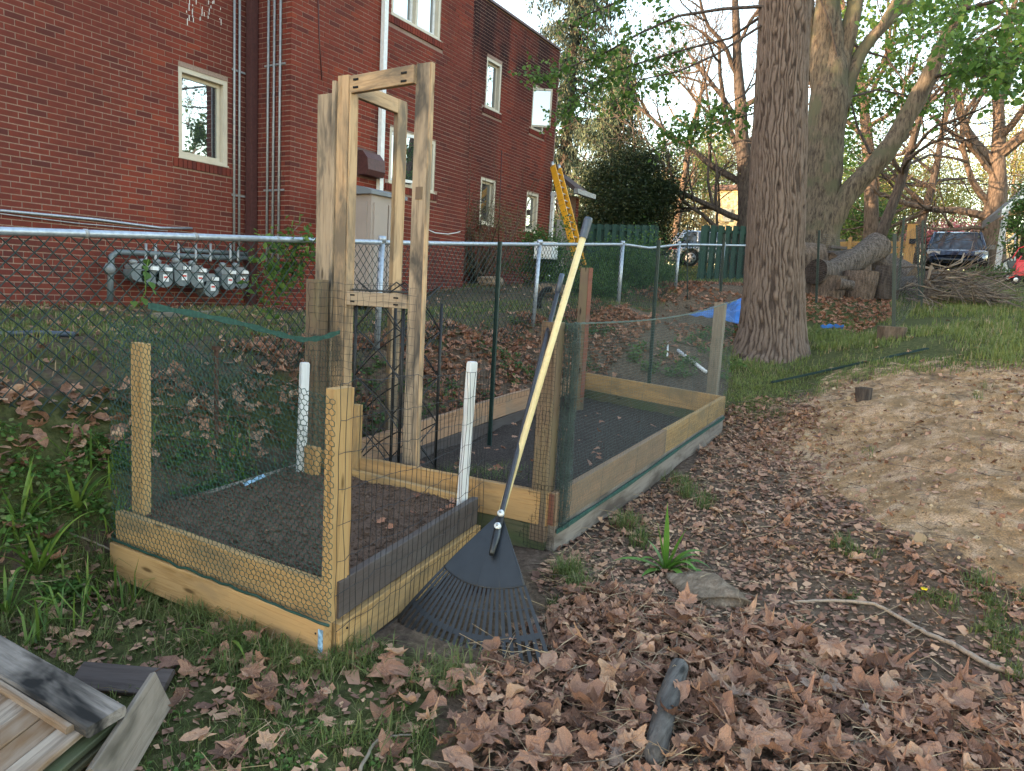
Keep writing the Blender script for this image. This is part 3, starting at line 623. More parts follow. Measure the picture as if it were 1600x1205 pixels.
# ------------------------------------------------------------------ gas meters
def gas_meters():
    y = YW1-.30
    mf = thing('gas_manifold', PY(190, 470, YW1-.15), 'grey horizontal gas header pipe on the brick wall above the row of meters', 'gas pipe')
    hy = YW1-.22
    p = [PY(172, 472, hy), PY(173, 430, hy), PY(174, 400, hy), PY(183, 394, hy), PY(230, 396, hy), PY(300, 401, hy), PY(398, 404, hy)]
    tubeobj('header_pipe', p, .036, M['galv2'], mf, 10)
    tubeobj('upper_pipe', [PY(284, 391, YW1-.08), PY(340, 394, YW1-.08), PY(398, 398, YW1-.08)], .03, M['galv2'], mf)
    tubeobj('regulator_body', [PY(172, 428, hy)+[0, 0, 0], PY(171, 420, hy), PY(171, 412, hy)], [.05, .07, .04], M['metertop'], mf, 12)
    for (px, y0) in ((228, 372), (243, 372), (279, 372), (306, 372), (329, 372), (360, 372), (372, 398)):
        tubeobj('riser', [PY(px, 381 if y0 == 372 else 388, YW1-.16), PY(px, 390, YW1-.18), PY(px, 408, y)], .017, M['galvlt'], mf)
    spec = [(213, 412, 440, 0), (228, 412, 445, 1), (250, 413, 449, 2), (279, 411, 447, 3), (304, 415, 450, 4), (324, 428, 464, 5), (351, 418, 453, 6), (371, 418, 451, 7)]
    names = ['plain grey gas meter at the left end of the meter row', 'gas meter second from the left, half behind green vine leaves', 'gas meter third from the left with red and white sticker', 'gas meter fourth from the left beside a white tag',
             'gas meter fifth from the left between two taller neighbours', 'lowest hanging gas meter in the row with faded sticker', 'gas meter next to last on the right, below a white index', 'gas meter at the right end of the meter row']
    for (px, yt, yb, i) in spec:
        c = PY(px, (yt+yb)/2, y); zt = PY(px, yt, y)[2]; zb = PY(px, yb, y)[2]; h = zt-zb; w = .235
        t = thing('gas_meter', (c[0], c[1], zb), names[i], 'gas meter', 'row of grey gas meters on the brick wall')
        n = 14; prof = [(-w/2, h*.62), (-w/2, h*.35)]+[(w/2*math.sin(a), h*.35-h*.35*math.cos(a)*1.0 if True else 0) for a in np.linspace(-1.2, 1.2, 9)]+[(w/2, h*.35), (w/2, h*.62), (w/2*.86, h*.68), (-w/2*.86, h*.68)]
        hull_prism('meter_body', [(c[0]+a, y-.09, zb+b) for a, b in prof], (0, .17, 0), M['galv2'], t)
        prof2 = [(-w*.42, h*.70), (w*.42, h*.70), (w*.45, h*.85), (w*.2, h*1.02), (-w*.2, h*1.02), (-w*.45, h*.85)]
        hull_prism('meter_top', [(c[0]+a, y-.075, zb+b) for a, b in prof2], (0, .15, 0), M['metertop'], t)
        tubeobj('regulator', [(c[0]-.05, y-.02, zb+h*.98), (c[0]-.05, y-.02, zb+h*1.14), (c[0]-.05, y-.02, zb+h*1.22)], [.04, .052, .02], M['metertop'], t, 12)
        if i not in (0,): boxobj('index_box', (c[0]+.05, y-.105, zb+h*.80), (.08, .04, .045), M['white'], t)
        if i > 1:
            boxobj('sticker', (c[0]+.02, y-.0925, zb+h*.42), (.075, .004, .09), M['stickw'], t)
            boxobj('sticker_print', (c[0]+.02, y-.0955, zb+h*.455), (.055, .003, .022), M['stickr'], t)
gas_meters()

# ------------------------------------------------------------------ resin shed, ladder, misc by the house
def shed():
    zb = 1.1; yA = YW2-1.0; xa = PY(547, 360, yA)[0]; xa = PY(549, 300, yA)[0]
    c0 = PY(580, 330, yA); x1 = PY(628, 330, yA)[0]; x0 = c0[0]; zt = PY(580, 303, yA)[2]
    t = thing('resin_storage_cabinet', (x0, yA, zb), 'tall taupe resin storage cabinet with grey domed lid against the brick wall', 'storage cabinet')
    d = .72
    V, F = boxes_np([((x0+x1)/2, yA+d/2, (zb+zt)/2)], [(x1-x0, d, zt-zb)]); obj('cabinet_body', V, [tuple(f) for f in F], M['shed'], t)
    boxobj('door_panel', (x0+(x1-x0)*.28, yA-.012, (zb+zt)/2-.03), ((x1-x0)*.42, .02, zt-zb-.16), M['shed'], t)
    boxobj('door_panel', (x0+(x1-x0)*.74, yA-.012, (zb+zt)/2-.03), ((x1-x0)*.42, .02, zt-zb-.16), M['shed'], t)
    boxobj('side_panel', (x0-.012, yA+d/2, (zb+zt)/2-.03), (.02, d-.14, zt-zb-.16), M['shed'], t)
    pr = [(yA-.05, zt), (yA-.05, zt+.05), (yA+.12, zt+.10), (yA+d/2, zt+.13), (yA+d-.1, zt+.1), (yA+d+.03, zt+.05), (yA+d+.03, zt)]
    hull_prism('domed_lid', [(x0-.06, a, b) for a, b in pr], (x1-x0+.12, 0, 0), M['shedlid'], t)
shed()
def ladder():
    b = P(912, 432, 15.2); tp = P(869, 262, 17.4)
    t = thing('extension_ladder', b, 'yellow orange fibreglass extension ladder leaning on the entry roof of the brick house', 'ladder')
    off = np.array([.40, .02, 0.])
    for k, o in enumerate((-.5, .5)):
        p0, p1 = b+off*o, tp+off*o; board('rail', p0, p1, .15 if k == 0 else .11, .03, M['orange'], t, up=np.cross(off, p1-p0))
    tubeobj('rail_end', [tp-off*.5, tp-off*.5+nrm(tp-b)*.12], .05, M['alu'], t); tubeobj('rail_end', [tp+off*.5, tp+off*.5+nrm(tp-b)*.12], .05, M['alu'], t)
    n = 15
    for i in range(1, n):
        q = b+(tp-b)*i/n; tubeobj('rung', [q-off*.48, q+off*.48], .019, M['alu'], t, 6)
ladder()

# ------------------------------------------------------------------ chain link fence
def fence():
    R = [P(0, 361, 3.1)+np.array([-3.4, -.34, -.22]), P(0, 361, 3.1), P(400, 373, 4.35), P(598, 379, 5.6), P(720, 381, 6.7), P(845, 382, 8.0), P(975, 382, 10.4), P(1016, 388, 11.4), P(1062, 382, 12.6), P(1172, 384, 13.6), P(1215, 384, 14.2)]
    R = np.array(R); d = np.r_[0, np.cumsum(np.linalg.norm(np.diff(R), axis=1))] if False else np.r_[0, np.cumsum(np.linalg.norm(np.diff(R, axis=0), axis=1))]
    t = thing('chain_link_fence', (R[1][0], R[1][1], float(zg(R[1][0], R[1][1]))), 'galvanised chain link fence with dark green mesh running in front of the brick house', 'fence')
    def at(s): return np.stack([np.interp(s, d, R[:, i]) for i in range(3)], -1)
    # smooth rail
    ss = np.linspace(0, d[-1], 60); tubeobj('top_rail', at(ss), .0195, M['galv'], t, 10)
    for s in list(np.arange(.7, d[-1], .62)):
        q = at(s); q2 = at(s+.012); tubeobj('tie_wire', [q-(q2-q)*.5, q2], .0225, M['galvlt'], t, 8)
    for px, lean in ((597, .03), (843, .05), (973, .0), (1062, 0), (1131, 0)):
        s = np.interp(px, proj(at(ss))[0], ss); q = at(s); g = float(zg(q[0], q[1])); tubeobj('line_post', [q+[-lean, 0, g-q[2]-.1], q+[0, 0, .02]], .024 if px < 900 else .03, M['galv'], t, 10)
        tubeobj('post_cap', [q+[0, 0, .0], q+[0, 0, .05]], .033, M['galv'], t, 10)
    a = .0405; n = int(d[-1]/a); mrow = 32; A = []; B = []
    sv = np.arange(n+1)*a; base = at(sv); g = zg(base[:, 0], base[:, 1]); top = base[:, 2]-.012
    jit = .003
    rr = np.random.default_rng(4)
    def pt(i, j):
        sag = .01*math.sin(i*.03); return np.array([base[i, 0], base[i, 1], top[i]-j*a])+rr.normal(0, jit, 3)*[.6, .6, .6]
    G = {}
    for i in range(n):
        for j in range(mrow):
            if (i+j) % 2: continue
            for di in (1,):
                for dj in (-1, 1):
                    i2, j2 = i+di, j+dj
                    if j2 < 0 or top[i]-j*a < g[i]-.05 or i2 > n: continue
                    p = G.setdefault((i, j), pt(i, j)) if (i, j) not in G else G[(i, j)]
                    q = G.get((i2, j2)); 
                    if q is None: q = pt(i2, j2); G[(i2, j2)] = q
                    A.append(p); B.append(q)
    V, F = segs(A, B, .0031, None, 4); tag(obj('chain_link_mesh', V, F, M['greenwire'], t, local=False), kind='stuff')
fence()

# ------------------------------------------------------------------ nets
def grid_net(c00, c10, c11, c01, nu, nv, r, jit=.002, sag=0, hexa=False, seed=1, k=3):
    """wire net on a bilinear patch; c00-c10 bottom, c01-c11 top"""
    c00, c10, c11, c01 = [np.asarray(c, float) for c in (c00, c10, c11, c01)]; rr = np.random.default_rng(seed)
    nvn = nrm(np.cross(c10-c00, c01-c00))
    def pos(u, v):
        u = np.asarray(u)[..., None]; v = np.asarray(v)[..., None]
        return c00*(1-u)*(1-v)+c10*u*(1-v)+c11*u*v+c01*(1-u)*v+nvn*sag*np.sin(u*3.14)*np.sin(v*2.2+.3)
    if not hexa:
        U, Vv = np.meshgrid(np.linspace(0, 1, nu+1), np.linspace(0, 1, nv+1), indexing='ij'); Q = pos(U, Vv)+rr.normal(0, jit, (nu+1, nv+1, 3))
        w = (fbm(U*5, Vv*4, seed)-.5)[..., None]*jit*9; Q = Q+w
        A = [Q[:-1].reshape(-1, 3), Q[:, :-1].reshape(-1, 3)]; B = [Q[1:].reshape(-1, 3), Q[:, 1:].reshape(-1, 3)]
        return segs(np.concatenate(A), np.concatenate(B), r, None, k)
    # hexagons: columns of width 1/nu; vertical twisted sides
    U = []; A = []; B = []
    i, j = np.meshgrid(np.arange(nu*2+1), np.arange(nv*2+1), indexing='ij')
    # brick-wall zigzag representation: zig rows + verticals
    rows = nv+1; xs = np.arange(nu*2+1)/(nu*2)
    Q = np.zeros((nu*2+1, rows, 2, 3))
    for r_ in range(rows):
        zig = ((np.arange(nu*2+1)+r_) % 2)
        v = (r_+.5*0+(zig*.33))/rows
        Q[:, r_, 0] = pos(xs, np.clip(v, 0, 1))
    Q = Q[:, :, 0]; Q = Q+rr.normal(0, jit, Q.shape); w = (fbm(i[:, :rows]*.11, j[:, :rows]*.13, seed)-.5)[..., None]*jit*10; Q = Q+w[:nu*2+1]
    A.append(Q[:-1].reshape(-1, 3)); B.append(Q[1:].reshape(-1, 3))
    for r_ in range(rows-1):
        up = ((np.arange(nu*2+1)+r_) % 2) == 1
        A.append(Q[up, r_]); B.append(Q[up, r_+1])
    return segs(np.concatenate(A), np.concatenate(B), r, None, k)

# ------------------------------------------------------------------ front raised bed
def front_bed():
    zb, h = .05, .145; up1 = zb+h; z2 = up1+h
    A, B, C, D = [np.array(p+(0,)) for p in BED1]
    t = thing('raised_bed', (*((A+C)/2)[:2], .03), 'square two tier raised garden bed of yellow pine full of fresh dark soil', 'raised bed')
    e = lambda p, z: np.array([p[0], p[1], z])
    n1 = nrm(A-B)
    board('board', e(B, zb+h/2)+[-.02, .03, 0], e(A, zb+h/2)+[-.02, -.012, 0], h+.015, .038, M['pine'], t, warp=.003)
    board('board', e(A, zb+h/2)+[.012, -.018, -.003], e(D, zb+h/2)+[.03, -.018, -.004], h, .038, M['pine2'], t, warp=.003)
    board('board', e(B, zb+h/2)+[0, .02, 0], e(C, zb+h/2)+[0, .02, 0], h, .038, M['whiteboard'], t)
    board('board', e(D, zb+h/2)+[.02, 0, 0], e(C, zb+h/2)+[.02, 0, 0], h, .038, M['pine'], t)
    board('board', e(B, z2-h/2)+[.012, .035, 0], e(A, z2-h/2)+[.012, .004, 0], h, .038, M['pine2'], t)
    board('board', e(A, z2-h/2)+[.035, .012, 0], e(D, z2-h/2)+[.03, .006, 0], h, .038, M['darkboard'], t)
    l = board('board', e(B, z2-h/2)+[.04, -.004, -.02], e(C, z2-h/2)+[0, -.004, -.035], h, .038, M['whiteboard'], t); tag(l, 'bleached board along the back of the bed')
    board('board', e(D, z2-h/2)+[.01, .03, 0], e(C, z2-h/2)+[.01, .0, 0], h, .038, M['pine2'], t)
    for (py_, zz_) in ((A[1]+.03, .09), (A[1]+.03, .16), (B[1]-.04, .09), (B[1]-.04, .16)): tubeobj('screw', [(A[0]-.0385, py_, zz_), (A[0]-.0415, py_, zz_)], .0045, M['interior'], t, 8)
    for f in (.04, .95):
        for zz_ in (.09, .16): q = A*(1-f)+D*f; tubeobj('screw', [(q[0]+.01, q[1]-.036, zz_), (q[0]+.01, q[1]-.0405, zz_)], .0045, M['interior'], t, 8)
    # stakes
    V2 = lambda px, py, h: GH(px, py, h)
    def stake(name, px, yt, yb, hb, w, d, mat, lab=None, dirn=(0, 1, 0), zlow=.1):
        b = GH(px[1], yb, hb); tp2 = vert(b, px[0], yt)
        q = board(name, np.array([b[0], b[1], zlow]), tp2, w, d, mat, t, up=dirn); return q
    stake('corner_stake', (220, 220), 536, 797, z2, .092, .04, M['pine2'])
    stake('corner_stake', (530, 522), 606, 906, z2, .042, .092, M['pine2'], dirn=(0, 1, 0))
    stake('corner_stake', (541, 533), 606, 900, z2, .03, .06, M['pine'], dirn=(0, 1, 0))
    b = GH(488, 738, z2-.03); board('corner_stake', b+[0, 0, -.2], b+[0, 0, .155], .10, .04, M['pine'], t, up=(0, 1, 0))
    # labels on the corner
    boxobj('sticker', GH(517, 930, z2-.06)+[-.02, 0, 0], (.004, .02, .09), M['label'], t); boxobj('sticker', e(A, zb+h/2+.015)+[-.0415, .004, 0], (.004, .022, .09), M['label'], t)
    # soil
    n = 90; u, v = np.meshgrid(np.linspace(0, 1, n), np.linspace(0, 1, n), indexing='ij')
    X = A[0]*(1-u)*(1-v)+D[0]*u*(1-v)+C[0]*u*v+B[0]*(1-u)*v; Y = A[1]*(1-u)*(1-v)+D[1]*u*(1-v)+C[1]*u*v+B[1]*(1-u)*v
    Z = z2-.045+(fbm(X*6, Y*6, 2, 4)-.47)*.05+(fbm(X*38, Y*38, 4, 3)-.45)*.016+.03*v*(1-u)
    Z = Z-.03*np.exp(-((1-v)/.06)**2)*0; Vt = np.stack([X, Y, Z], -1).reshape(-1, 3); i = np.arange(n-1)[:, None]*n+np.arange(n-1)[None]
    obj('soil', Vt, np.stack([i, i+n, i+n+1, i+1], -1).reshape(-1, 4), M['soil'], t, smooth=True, local=False)
    # clods
    rr = np.random.default_rng(3); k = 3500; uu = rr.random(k); vv = rr.random(k)
    Xc = A[0]*(1-uu)*(1-vv)+D[0]*uu*(1-vv)+C[0]*uu*vv+B[0]*(1-uu)*vv; Yc = A[1]*(1-uu)*(1-vv)+D[1]*uu*(1-vv)+C[1]*uu*vv+B[1]*(1-uu)*vv
    Zc = z2-.045+(fbm(Xc*6, Yc*6, 2, 4)-.47)*.05+.03*vv*(1-uu)+.004; R = rot_rand(k, rr, 3.1); s = rr.gamma(2, .0022, (k, 1))*rr.uniform(.6, 1.3, (k, 3))+.002
    V, F = boxes_np(np.stack([Xc, Yc, Zc], -1), s, R); tag(obj('soil_clods', V, F, M['soil'], t, local=False), kind='stuff')
    # plant tag
    q = GH(394, 757, z2+.0); board('plant_tag', q+[-.05, .0, .01], q+[.09, .01, .03], .02, .002, M['label'], t, up=(.3, 1, 1))
    # green hexagonal netting: front-left side and back-left side
    ax = -.043
    a0 = e(B, up1+.0)+[ax+.02, .035, 0]; a1 = e(A, up1+.02)+[ax+.015, -.03, 0]
    t0 = P(206, 478, 3.33); t0 = a0; t1 = np.array([a1[0], a1[1], P(540, 525, proj(a1)[2])[2]])
    V, F = grid_net(a0, a1, e(A, 1.05)+[ax+.015, -.03, 0], np.array([a0[0], a0[1], 1.24]), 50, 44, .0016, .0012, .004, True, 5)
    tag(obj('hexagonal_netting', V, F, M['hexgreen'], t, local=False), kind='stuff')
    # sheet behind, from the left stake along the back side to the tall posts, sagging top band
    b0 = e(B, z2-.1)+[0, .05, 0]; b1 = np.array([3.22, 3.02, z2-.1]); 
    tb0 = P(205, 478, proj(b0)[2]); tb1 = P(530, 520, proj(b1)[2]); tm = P(440, 532, 3.95)
    m0 = (b0+b1)/2+[0, .02, 0]
    tmid = P(375, 505, 3.75)
    def patch(p0, p1, q1, q0, n, mm, s): 
        return grid_net(p0, p1, q1, q0, n, mm, .0012, .0014, .01, True, s)
    V, F = merge([patch(b0, m0, tmid, tb0, 26, 32, 6), patch(m0, b1, tb1, tmid, 28, 28, 7)]); tag(obj('hexagonal_netting', V, F, M['hexgreen'], t, local=False), kind='stuff')
    # cloth band along the sagging top
    pts = [P(232, 478, proj(b0)[2]-.0), P(300, 490, 3.5), P(375, 505, 3.75), P(430, 521, 3.95), P(470, 531, 4.1), P(500, 529, 4.2), P(531, 519, 4.25)]
    ribbon('net_band', pts, .028, M['band'], t)
    pts = [a0+[-.004, 0, .02], (a0+a1)/2+[-.006, 0, .004], a1+[-.006, 0, -.012]]
    V, F = tube(np.array([np.interp(s, [0, 1, 2], [p[i] for p in pts]) for s in np.linspace(0, 2, 26) for i in range(3)]).reshape(-1, 3)+np.random.default_rng(2).normal(0, .003, (26, 3)), .0055, 6); obj('net_hem', V, F, M['hexgreen'], t, smooth=True)
    # black wire fencing on the right side, taller than the stakes, reaching to the white stake and the trellis
    a = e(A, zb+.0)+[-.02, -.045, 0]; b = e(D, zb+.02)+[.03, -.045, 0]
    dA = proj(a)[2]; dB = proj(b)[2]
    ta = P(512, 610, dA); tb = P(745, 560, dB)
    ta = np.array([a[0], a[1], vert(a, 520, 600)[2]]); tb = np.array([b[0], b[1], vert(b, 740, 575)[2]])
    V, F = grid_net(a, b, tb, ta, 32, 8, .0014, .003, .02, False, 8); tag(obj('wire_fencing', V, F, M['blackwire'], t, local=False), kind='stuff')
    return t
def ribbon(name, pts, w, mat, parent, up=(0, 0, 1)):
    pts = np.asarray(pts, float); s = np.linspace(0, len(pts)-1, len(pts)*8); Q = np.stack([np.interp(s, np.arange(len(pts)), pts[:, i]) for i in range(3)], -1)
    k = np.array([1, 2, 3, 2, 1.]); k /= k.sum(); Qs = Q.copy()
    for i in range(3): Qs[2:-2, i] = np.convolve(Q[:, i], k, 'valid')
    th = .004; T = nrm(np.gradient(Qs, axis=0)); n = nrm(np.cross(T, np.array(up)[None])); ww = w*(1+.25*np.sin(np.arange(len(s))*.9))[:, None]
    U = np.array(up)[None]*ww/2; V = np.concatenate([Qs-U+n*th, Qs+U+n*th, Qs+U-n*th, Qs-U-n*th]); m = len(s); F = []
    for i in range(m-1):
        for j in range(4): k2 = (j+1) % 4; F.append((j*m+i, j*m+i+1, k2*m+i+1, k2*m+i))
    F.append((0, m, 2*m, 3*m)); F.append((4*m-1, 3*m-1, 2*m-1, m-1)); return obj(name, V, F, mat, parent)
def rot_rand(n, rr, tilt=1.0):
    """random rotations: yaw uniform, tilt up to ~tilt"""
    a = rr.uniform(0, 6.283, n); th = np.abs(rr.normal(0, 1, n))*tilt*.75 if tilt < 3 else rr.uniform(0, 3.14, n); b = rr.uniform(0, 6.283, n)
    ca, sa = np.cos(a), np.sin(a); Rz = np.zeros((n, 3, 3)); Rz[:, 0, 0] = ca; Rz[:, 0, 1] = -sa; Rz[:, 1, 0] = sa; Rz[:, 1, 1] = ca; Rz[:, 2, 2] = 1
    ax = np.stack([np.cos(b), np.sin(b), np.zeros(n)], -1); K = np.zeros((n, 3, 3)); K[:, 0, 1] = -ax[:, 2]; K[:, 0, 2] = ax[:, 1]; K[:, 1, 0] = ax[:, 2]; K[:, 1, 2] = -ax[:, 0]; K[:, 2, 0] = -ax[:, 1]; K[:, 2, 1] = ax[:, 0]
    Rt = np.eye(3)[None]+np.sin(th)[:, None, None]*K+(1-np.cos(th))[:, None, None]*(K@K); return Rt@Rz
bed1 = front_bed()

# ------------------------------------------------------------------ long raised bed behind
def long_bed():
    N, FR, FL, NL = np.array([3.28, 1.62, .385]), np.array([6.68, 1.60, .555]), np.array([7.25, 3.30, .56]), np.array([3.10, 3.12, .40])
    t = thing('raised_bed', (5, 2.3, .15), 'long two tier raised bed with black mulch and netting on posts, behind the square bed', 'raised bed')
    dz = lambda p, z: p+np.array([0, 0, z])
    wu, wl = .185, .165
    board('board', dz(N, -wu/2)+[-.01, .02, 0], dz(NL, -wu/2)+[0, .02, 0], wu, .038, M['pine'], t, warp=.003)
    board('board', dz(N, -wu-wl/2)+[-.005, .03, 0], dz(NL, -wu-wl/2)+[.01, 0, 0], wl, .038, M['mossboard'], t)
    m = N*.48+FR*.52
    b = board('board', dz(N, -wu/2)+[-.0, 0, 0], dz(m, -wu/2), wu, .038, M['brownboard'], t, warp=.004); board('board', dz(m, -wu/2)+[.003, 0, 0], dz(FR, -wu/2)+[.02, 0, 0], wu, .038, M['pine2'], t, warp=.003)
    board('board', dz(N, -wu-wl/2-.01)+[.01, .004, 0], dz(FR, -wu-wl/2-.01)+[.02, .004, 0], wl+.04, .05, M['whiteboard'], t, warp=.006)
    board('end_grain', dz(N, -wu/2)+[-.012, .006, -wu*.46], dz(N, -wu/2)+[-.012, .006, wu*.46], .034, .004, M['redpost'], t, up=(0, 1, 0))
    m2 = NL*.45+FL*.55
    board('board', dz(NL, -wu/2)+[0, 0, .0], dz(m2, -wu/2+.008), wu, .038, M['redwood'], t, warp=.005); board('board', dz(m2, -wu/2)+[0, .003, .004], dz(FL, -wu/2), wu, .038, M['redwood'], t, warp=.005)
    board('board', dz(NL, -wu-wl/2), dz(FL, -wu-wl/2), wl, .038, M['darkboard'], t)
    board('board', dz(FL, -wu/2), dz(FR, -wu/2)+[.01, -.02, 0], wu, .038, M['pine2'], t, warp=.003); board('board', dz(FL, -wu-wl/2)+[-.006, 0, 0], dz(FR, -wu-wl/2)+[0, -.01, 0], wl, .038, M['mossboard'], t)
    # mulch
    n = 80; u, v = np.meshgrid(np.linspace(0, 1, n), np.linspace(0, 1, n), indexing='ij'); Q = [N, FR, FL, NL]
    w = [(1-u)*(1-v), u*(1-v), u*v, (1-u)*v]; X, Y, Z = [sum(w[k]*Q[k][i] for k in range(4)) for i in range(3)]
    Z = Z-.275+(fbm(X*5, Y*5, 8, 4)-.47)*.07+(fbm(X*30, Y*30, 2, 3)-.45)*.02
    V = np.stack([X, Y, Z], -1).reshape(-1, 3); i = np.arange(n-1)[:, None]*n+np.arange(n-1)[None]
    obj('mulch', V, np.stack([i, i+n, i+n+1, i+1], -1).reshape(-1, 4), M['mulch'], t, smooth=True, local=False)
    # posts
    def post(px, py, h, ytop, w, mat, pxt=None, depth=None, lab=None, w2=None):
        b = GH(px, py, h) if depth is None else P(px, py, depth); tp = vert(b, px, ytop); tp = np.array([b[0], b[1], tp[2]])
        p = board('corner_post', b+[0, 0, -.25], tp, w, w2 or w, mat, t, up=(0, 1, 0), ch=.006)
        if lab: tag(p, lab)
        return b, tp
    nb, nt_ = post(848, 772, .36, 502, .095, M['brownpost'])
    fb, ft = post(903, 620, .38, 418, .10, M['brownpost'], lab='tallest post, rusty red on one side')
    x, y, z = frame(fb, ft, (0, 1, 0)); boxobj('painted_face', (fb[0]-.012, fb[1]-.0525, (fb[2]+ft[2])/2), (.09, .004, ft[2]-fb[2]), M['redpost'], t)
    rb, rt = post(1112, 622, .5, 472, .10, M['greypost'])
    pb = np.array([3.24, 3.24, .15]); board('corner_post', pb+[-.07, .045, 0], np.array([3.17, 3.285, 1.44]), .11, .09, M['brownpost'], t, up=(0, 1, 0), ch=.006)
    sb = GH(556, 716, .39); board('corner_stake', sb+[0, 0, -.2], np.array([sb[0], sb[1], P(558, 630, proj(sb)[2])[2]]), .055, .04, M['pine2'], t, up=(0, 1, 0))
    # folded roll of netting beside the near post
    c = GH(878, 772, .37); zz = proj(c)[2]; ctop = np.array([c[0], c[1], vert(c, 880, 505)[2]])
    segsA = []; segsB = []; rr = np.random.default_rng(6)
    for k in range(46):
        a0 = rr.uniform(0, 6.28); r0 = rr.uniform(.015, .052); n2 = 30; hh = np.linspace(0, 1, n2); ang = a0+rr.uniform(-2, 2)*hh
        q = np.stack([c[0]+r0*.7*np.cos(ang), c[1]+r0*np.sin(ang), c[2]-.18+(ctop[2]-c[2]+.18)*hh], -1)+rr.normal(0, .0025, (n2, 3)); segsA.append(q[:-1]); segsB.append(q[1:])
    for k in range(60):
        h = c[2]-.15+(ctop[2]-c[2]+.15)*k/59; a = np.linspace(0, 6.28, 12); r0 = .045+.006*math.sin(k*1.7)
        q = np.stack([c[0]+r0*.7*np.cos(a), c[1]+r0*np.sin(a), h+.006*np.sin(a*3+k)], -1)+rr.normal(0, .003, (12, 3)); segsA.append(q[:-1]); segsB.append(q[1:])
    V, F = segs(np.concatenate(segsA), np.concatenate(segsB), .0013); tag(obj('netting_roll', V, F, M['netgreen'], t, local=False), kind='stuff')
    # pale green netting on the right side, sagging top
    a = N+np.array([0, -.028, -.21]); b = FR+np.array([.02, -.028, -.20])
    tp = [vert(a, 874, 505), vert(b, 1135, 468)]
    ta = np.array([a[0]+.06, a[1], tp[0][2]]); tb = np.array([b[0]+.05, b[1], tp[1][2]]); ps = []
    K = 6
    for k in range(K):
        f0, f1 = k/K, (k+1)/K; sg = lambda f: np.array([0, 0, -.055*math.sin(math.pi*f)])
        ps.append(grid_net(a*(1-f0)+b*f0, a*(1-f1)+b*f1, ta*(1-f1)+tb*f1+sg(f1), ta*(1-f0)+tb*f0+sg(f0), 30, 56, .0007, .0010, 0, False, 20, 3))
    V, F = merge(ps); tag(obj('netting', V, F, M['netgreen'], t, local=False), kind='stuff')
    pts = [ta*(1-f)+tb*f+np.array([0, 0, -.055*math.sin(math.pi*f)]) for f in np.linspace(0, 1, 30)]; ribbon('net_selvedge', pts, .009, M['netgreen'], t)
    ribbon('net_hem', [a+[0, -.006, .0], a*.66+b*.34+[0, -.008, -.008], a*.3+b*.7+[0, -.006, .006], b+[0, -.004, 0]], .022, M['band'], t)
    # far end netting between right and tall posts
    V, F = grid_net(FR+[.0, 0, -.02], FL+[-.02, -.1, -.02], ft+[.04, 0, -.36], rt+[.04, 0, 0], 70, 50, .0007, .001, 0, False, 13); tag(obj('netting', V, F, M['netgreen'], t, local=False), kind='stuff')
    # small black netting on the front face
    A0 = N+np.array([-.036, -.03, -.35]); A1 = NL+np.array([-.03, -1.05, -.35]); A1 = N+np.array([-.06, .86, -.28])
    V, F = grid_net(A0, A1, A1+[0, 0, .30], A0+[0, 0, .39], 40, 17, .0009, .0018, .006, False, 31)
    V2, F2 = grid_net(N+[-.036, .02, .02], N+[-.036, .16, .02], [nt_[0]-.06, nt_[1]+.09, nt_[2]], [nt_[0]-.06, nt_[1]-.06, nt_[2]], 7, 38, .0009, .0018, .006, False, 33)
    V, F = merge([(V, F), (V2, F2)]); tag(obj('bird_netting', V, F, M['blackwire'], t, local=False), kind='stuff')
    # black welded wire along the left side, from the trellis to the tall post
    a = np.array([3.22, 3.16, .38]); b = np.array([fb[0]-.06, fb[1]+.1, .50]); q0 = np.array([3.22, 3.16, 1.42]); q1 = np.array([fb[0]-.06, fb[1]+.1, P(890, 440, proj(fb)[2])[2]])
    V, F = grid_net(a, b, q1, q0, 62, 22, .0011, .003, .02, False, 41)
    f0 = np.array([3.12, 3.30, .40]); f1 = np.array([3.16, 2.50, .40]); V2, F2 = grid_net(f0, f1, f1+[0, 0, 1.03], f0+[0, 0, 1.02], 17, 22, .0011, .003, .0, False, 44)
    V, F = merge([(V, F), (V2, F2)]); tag(obj('wire_fencing', V, F, M['blackwire'], t, local=False), kind='stuff')
    return t
bed2 = long_bed()

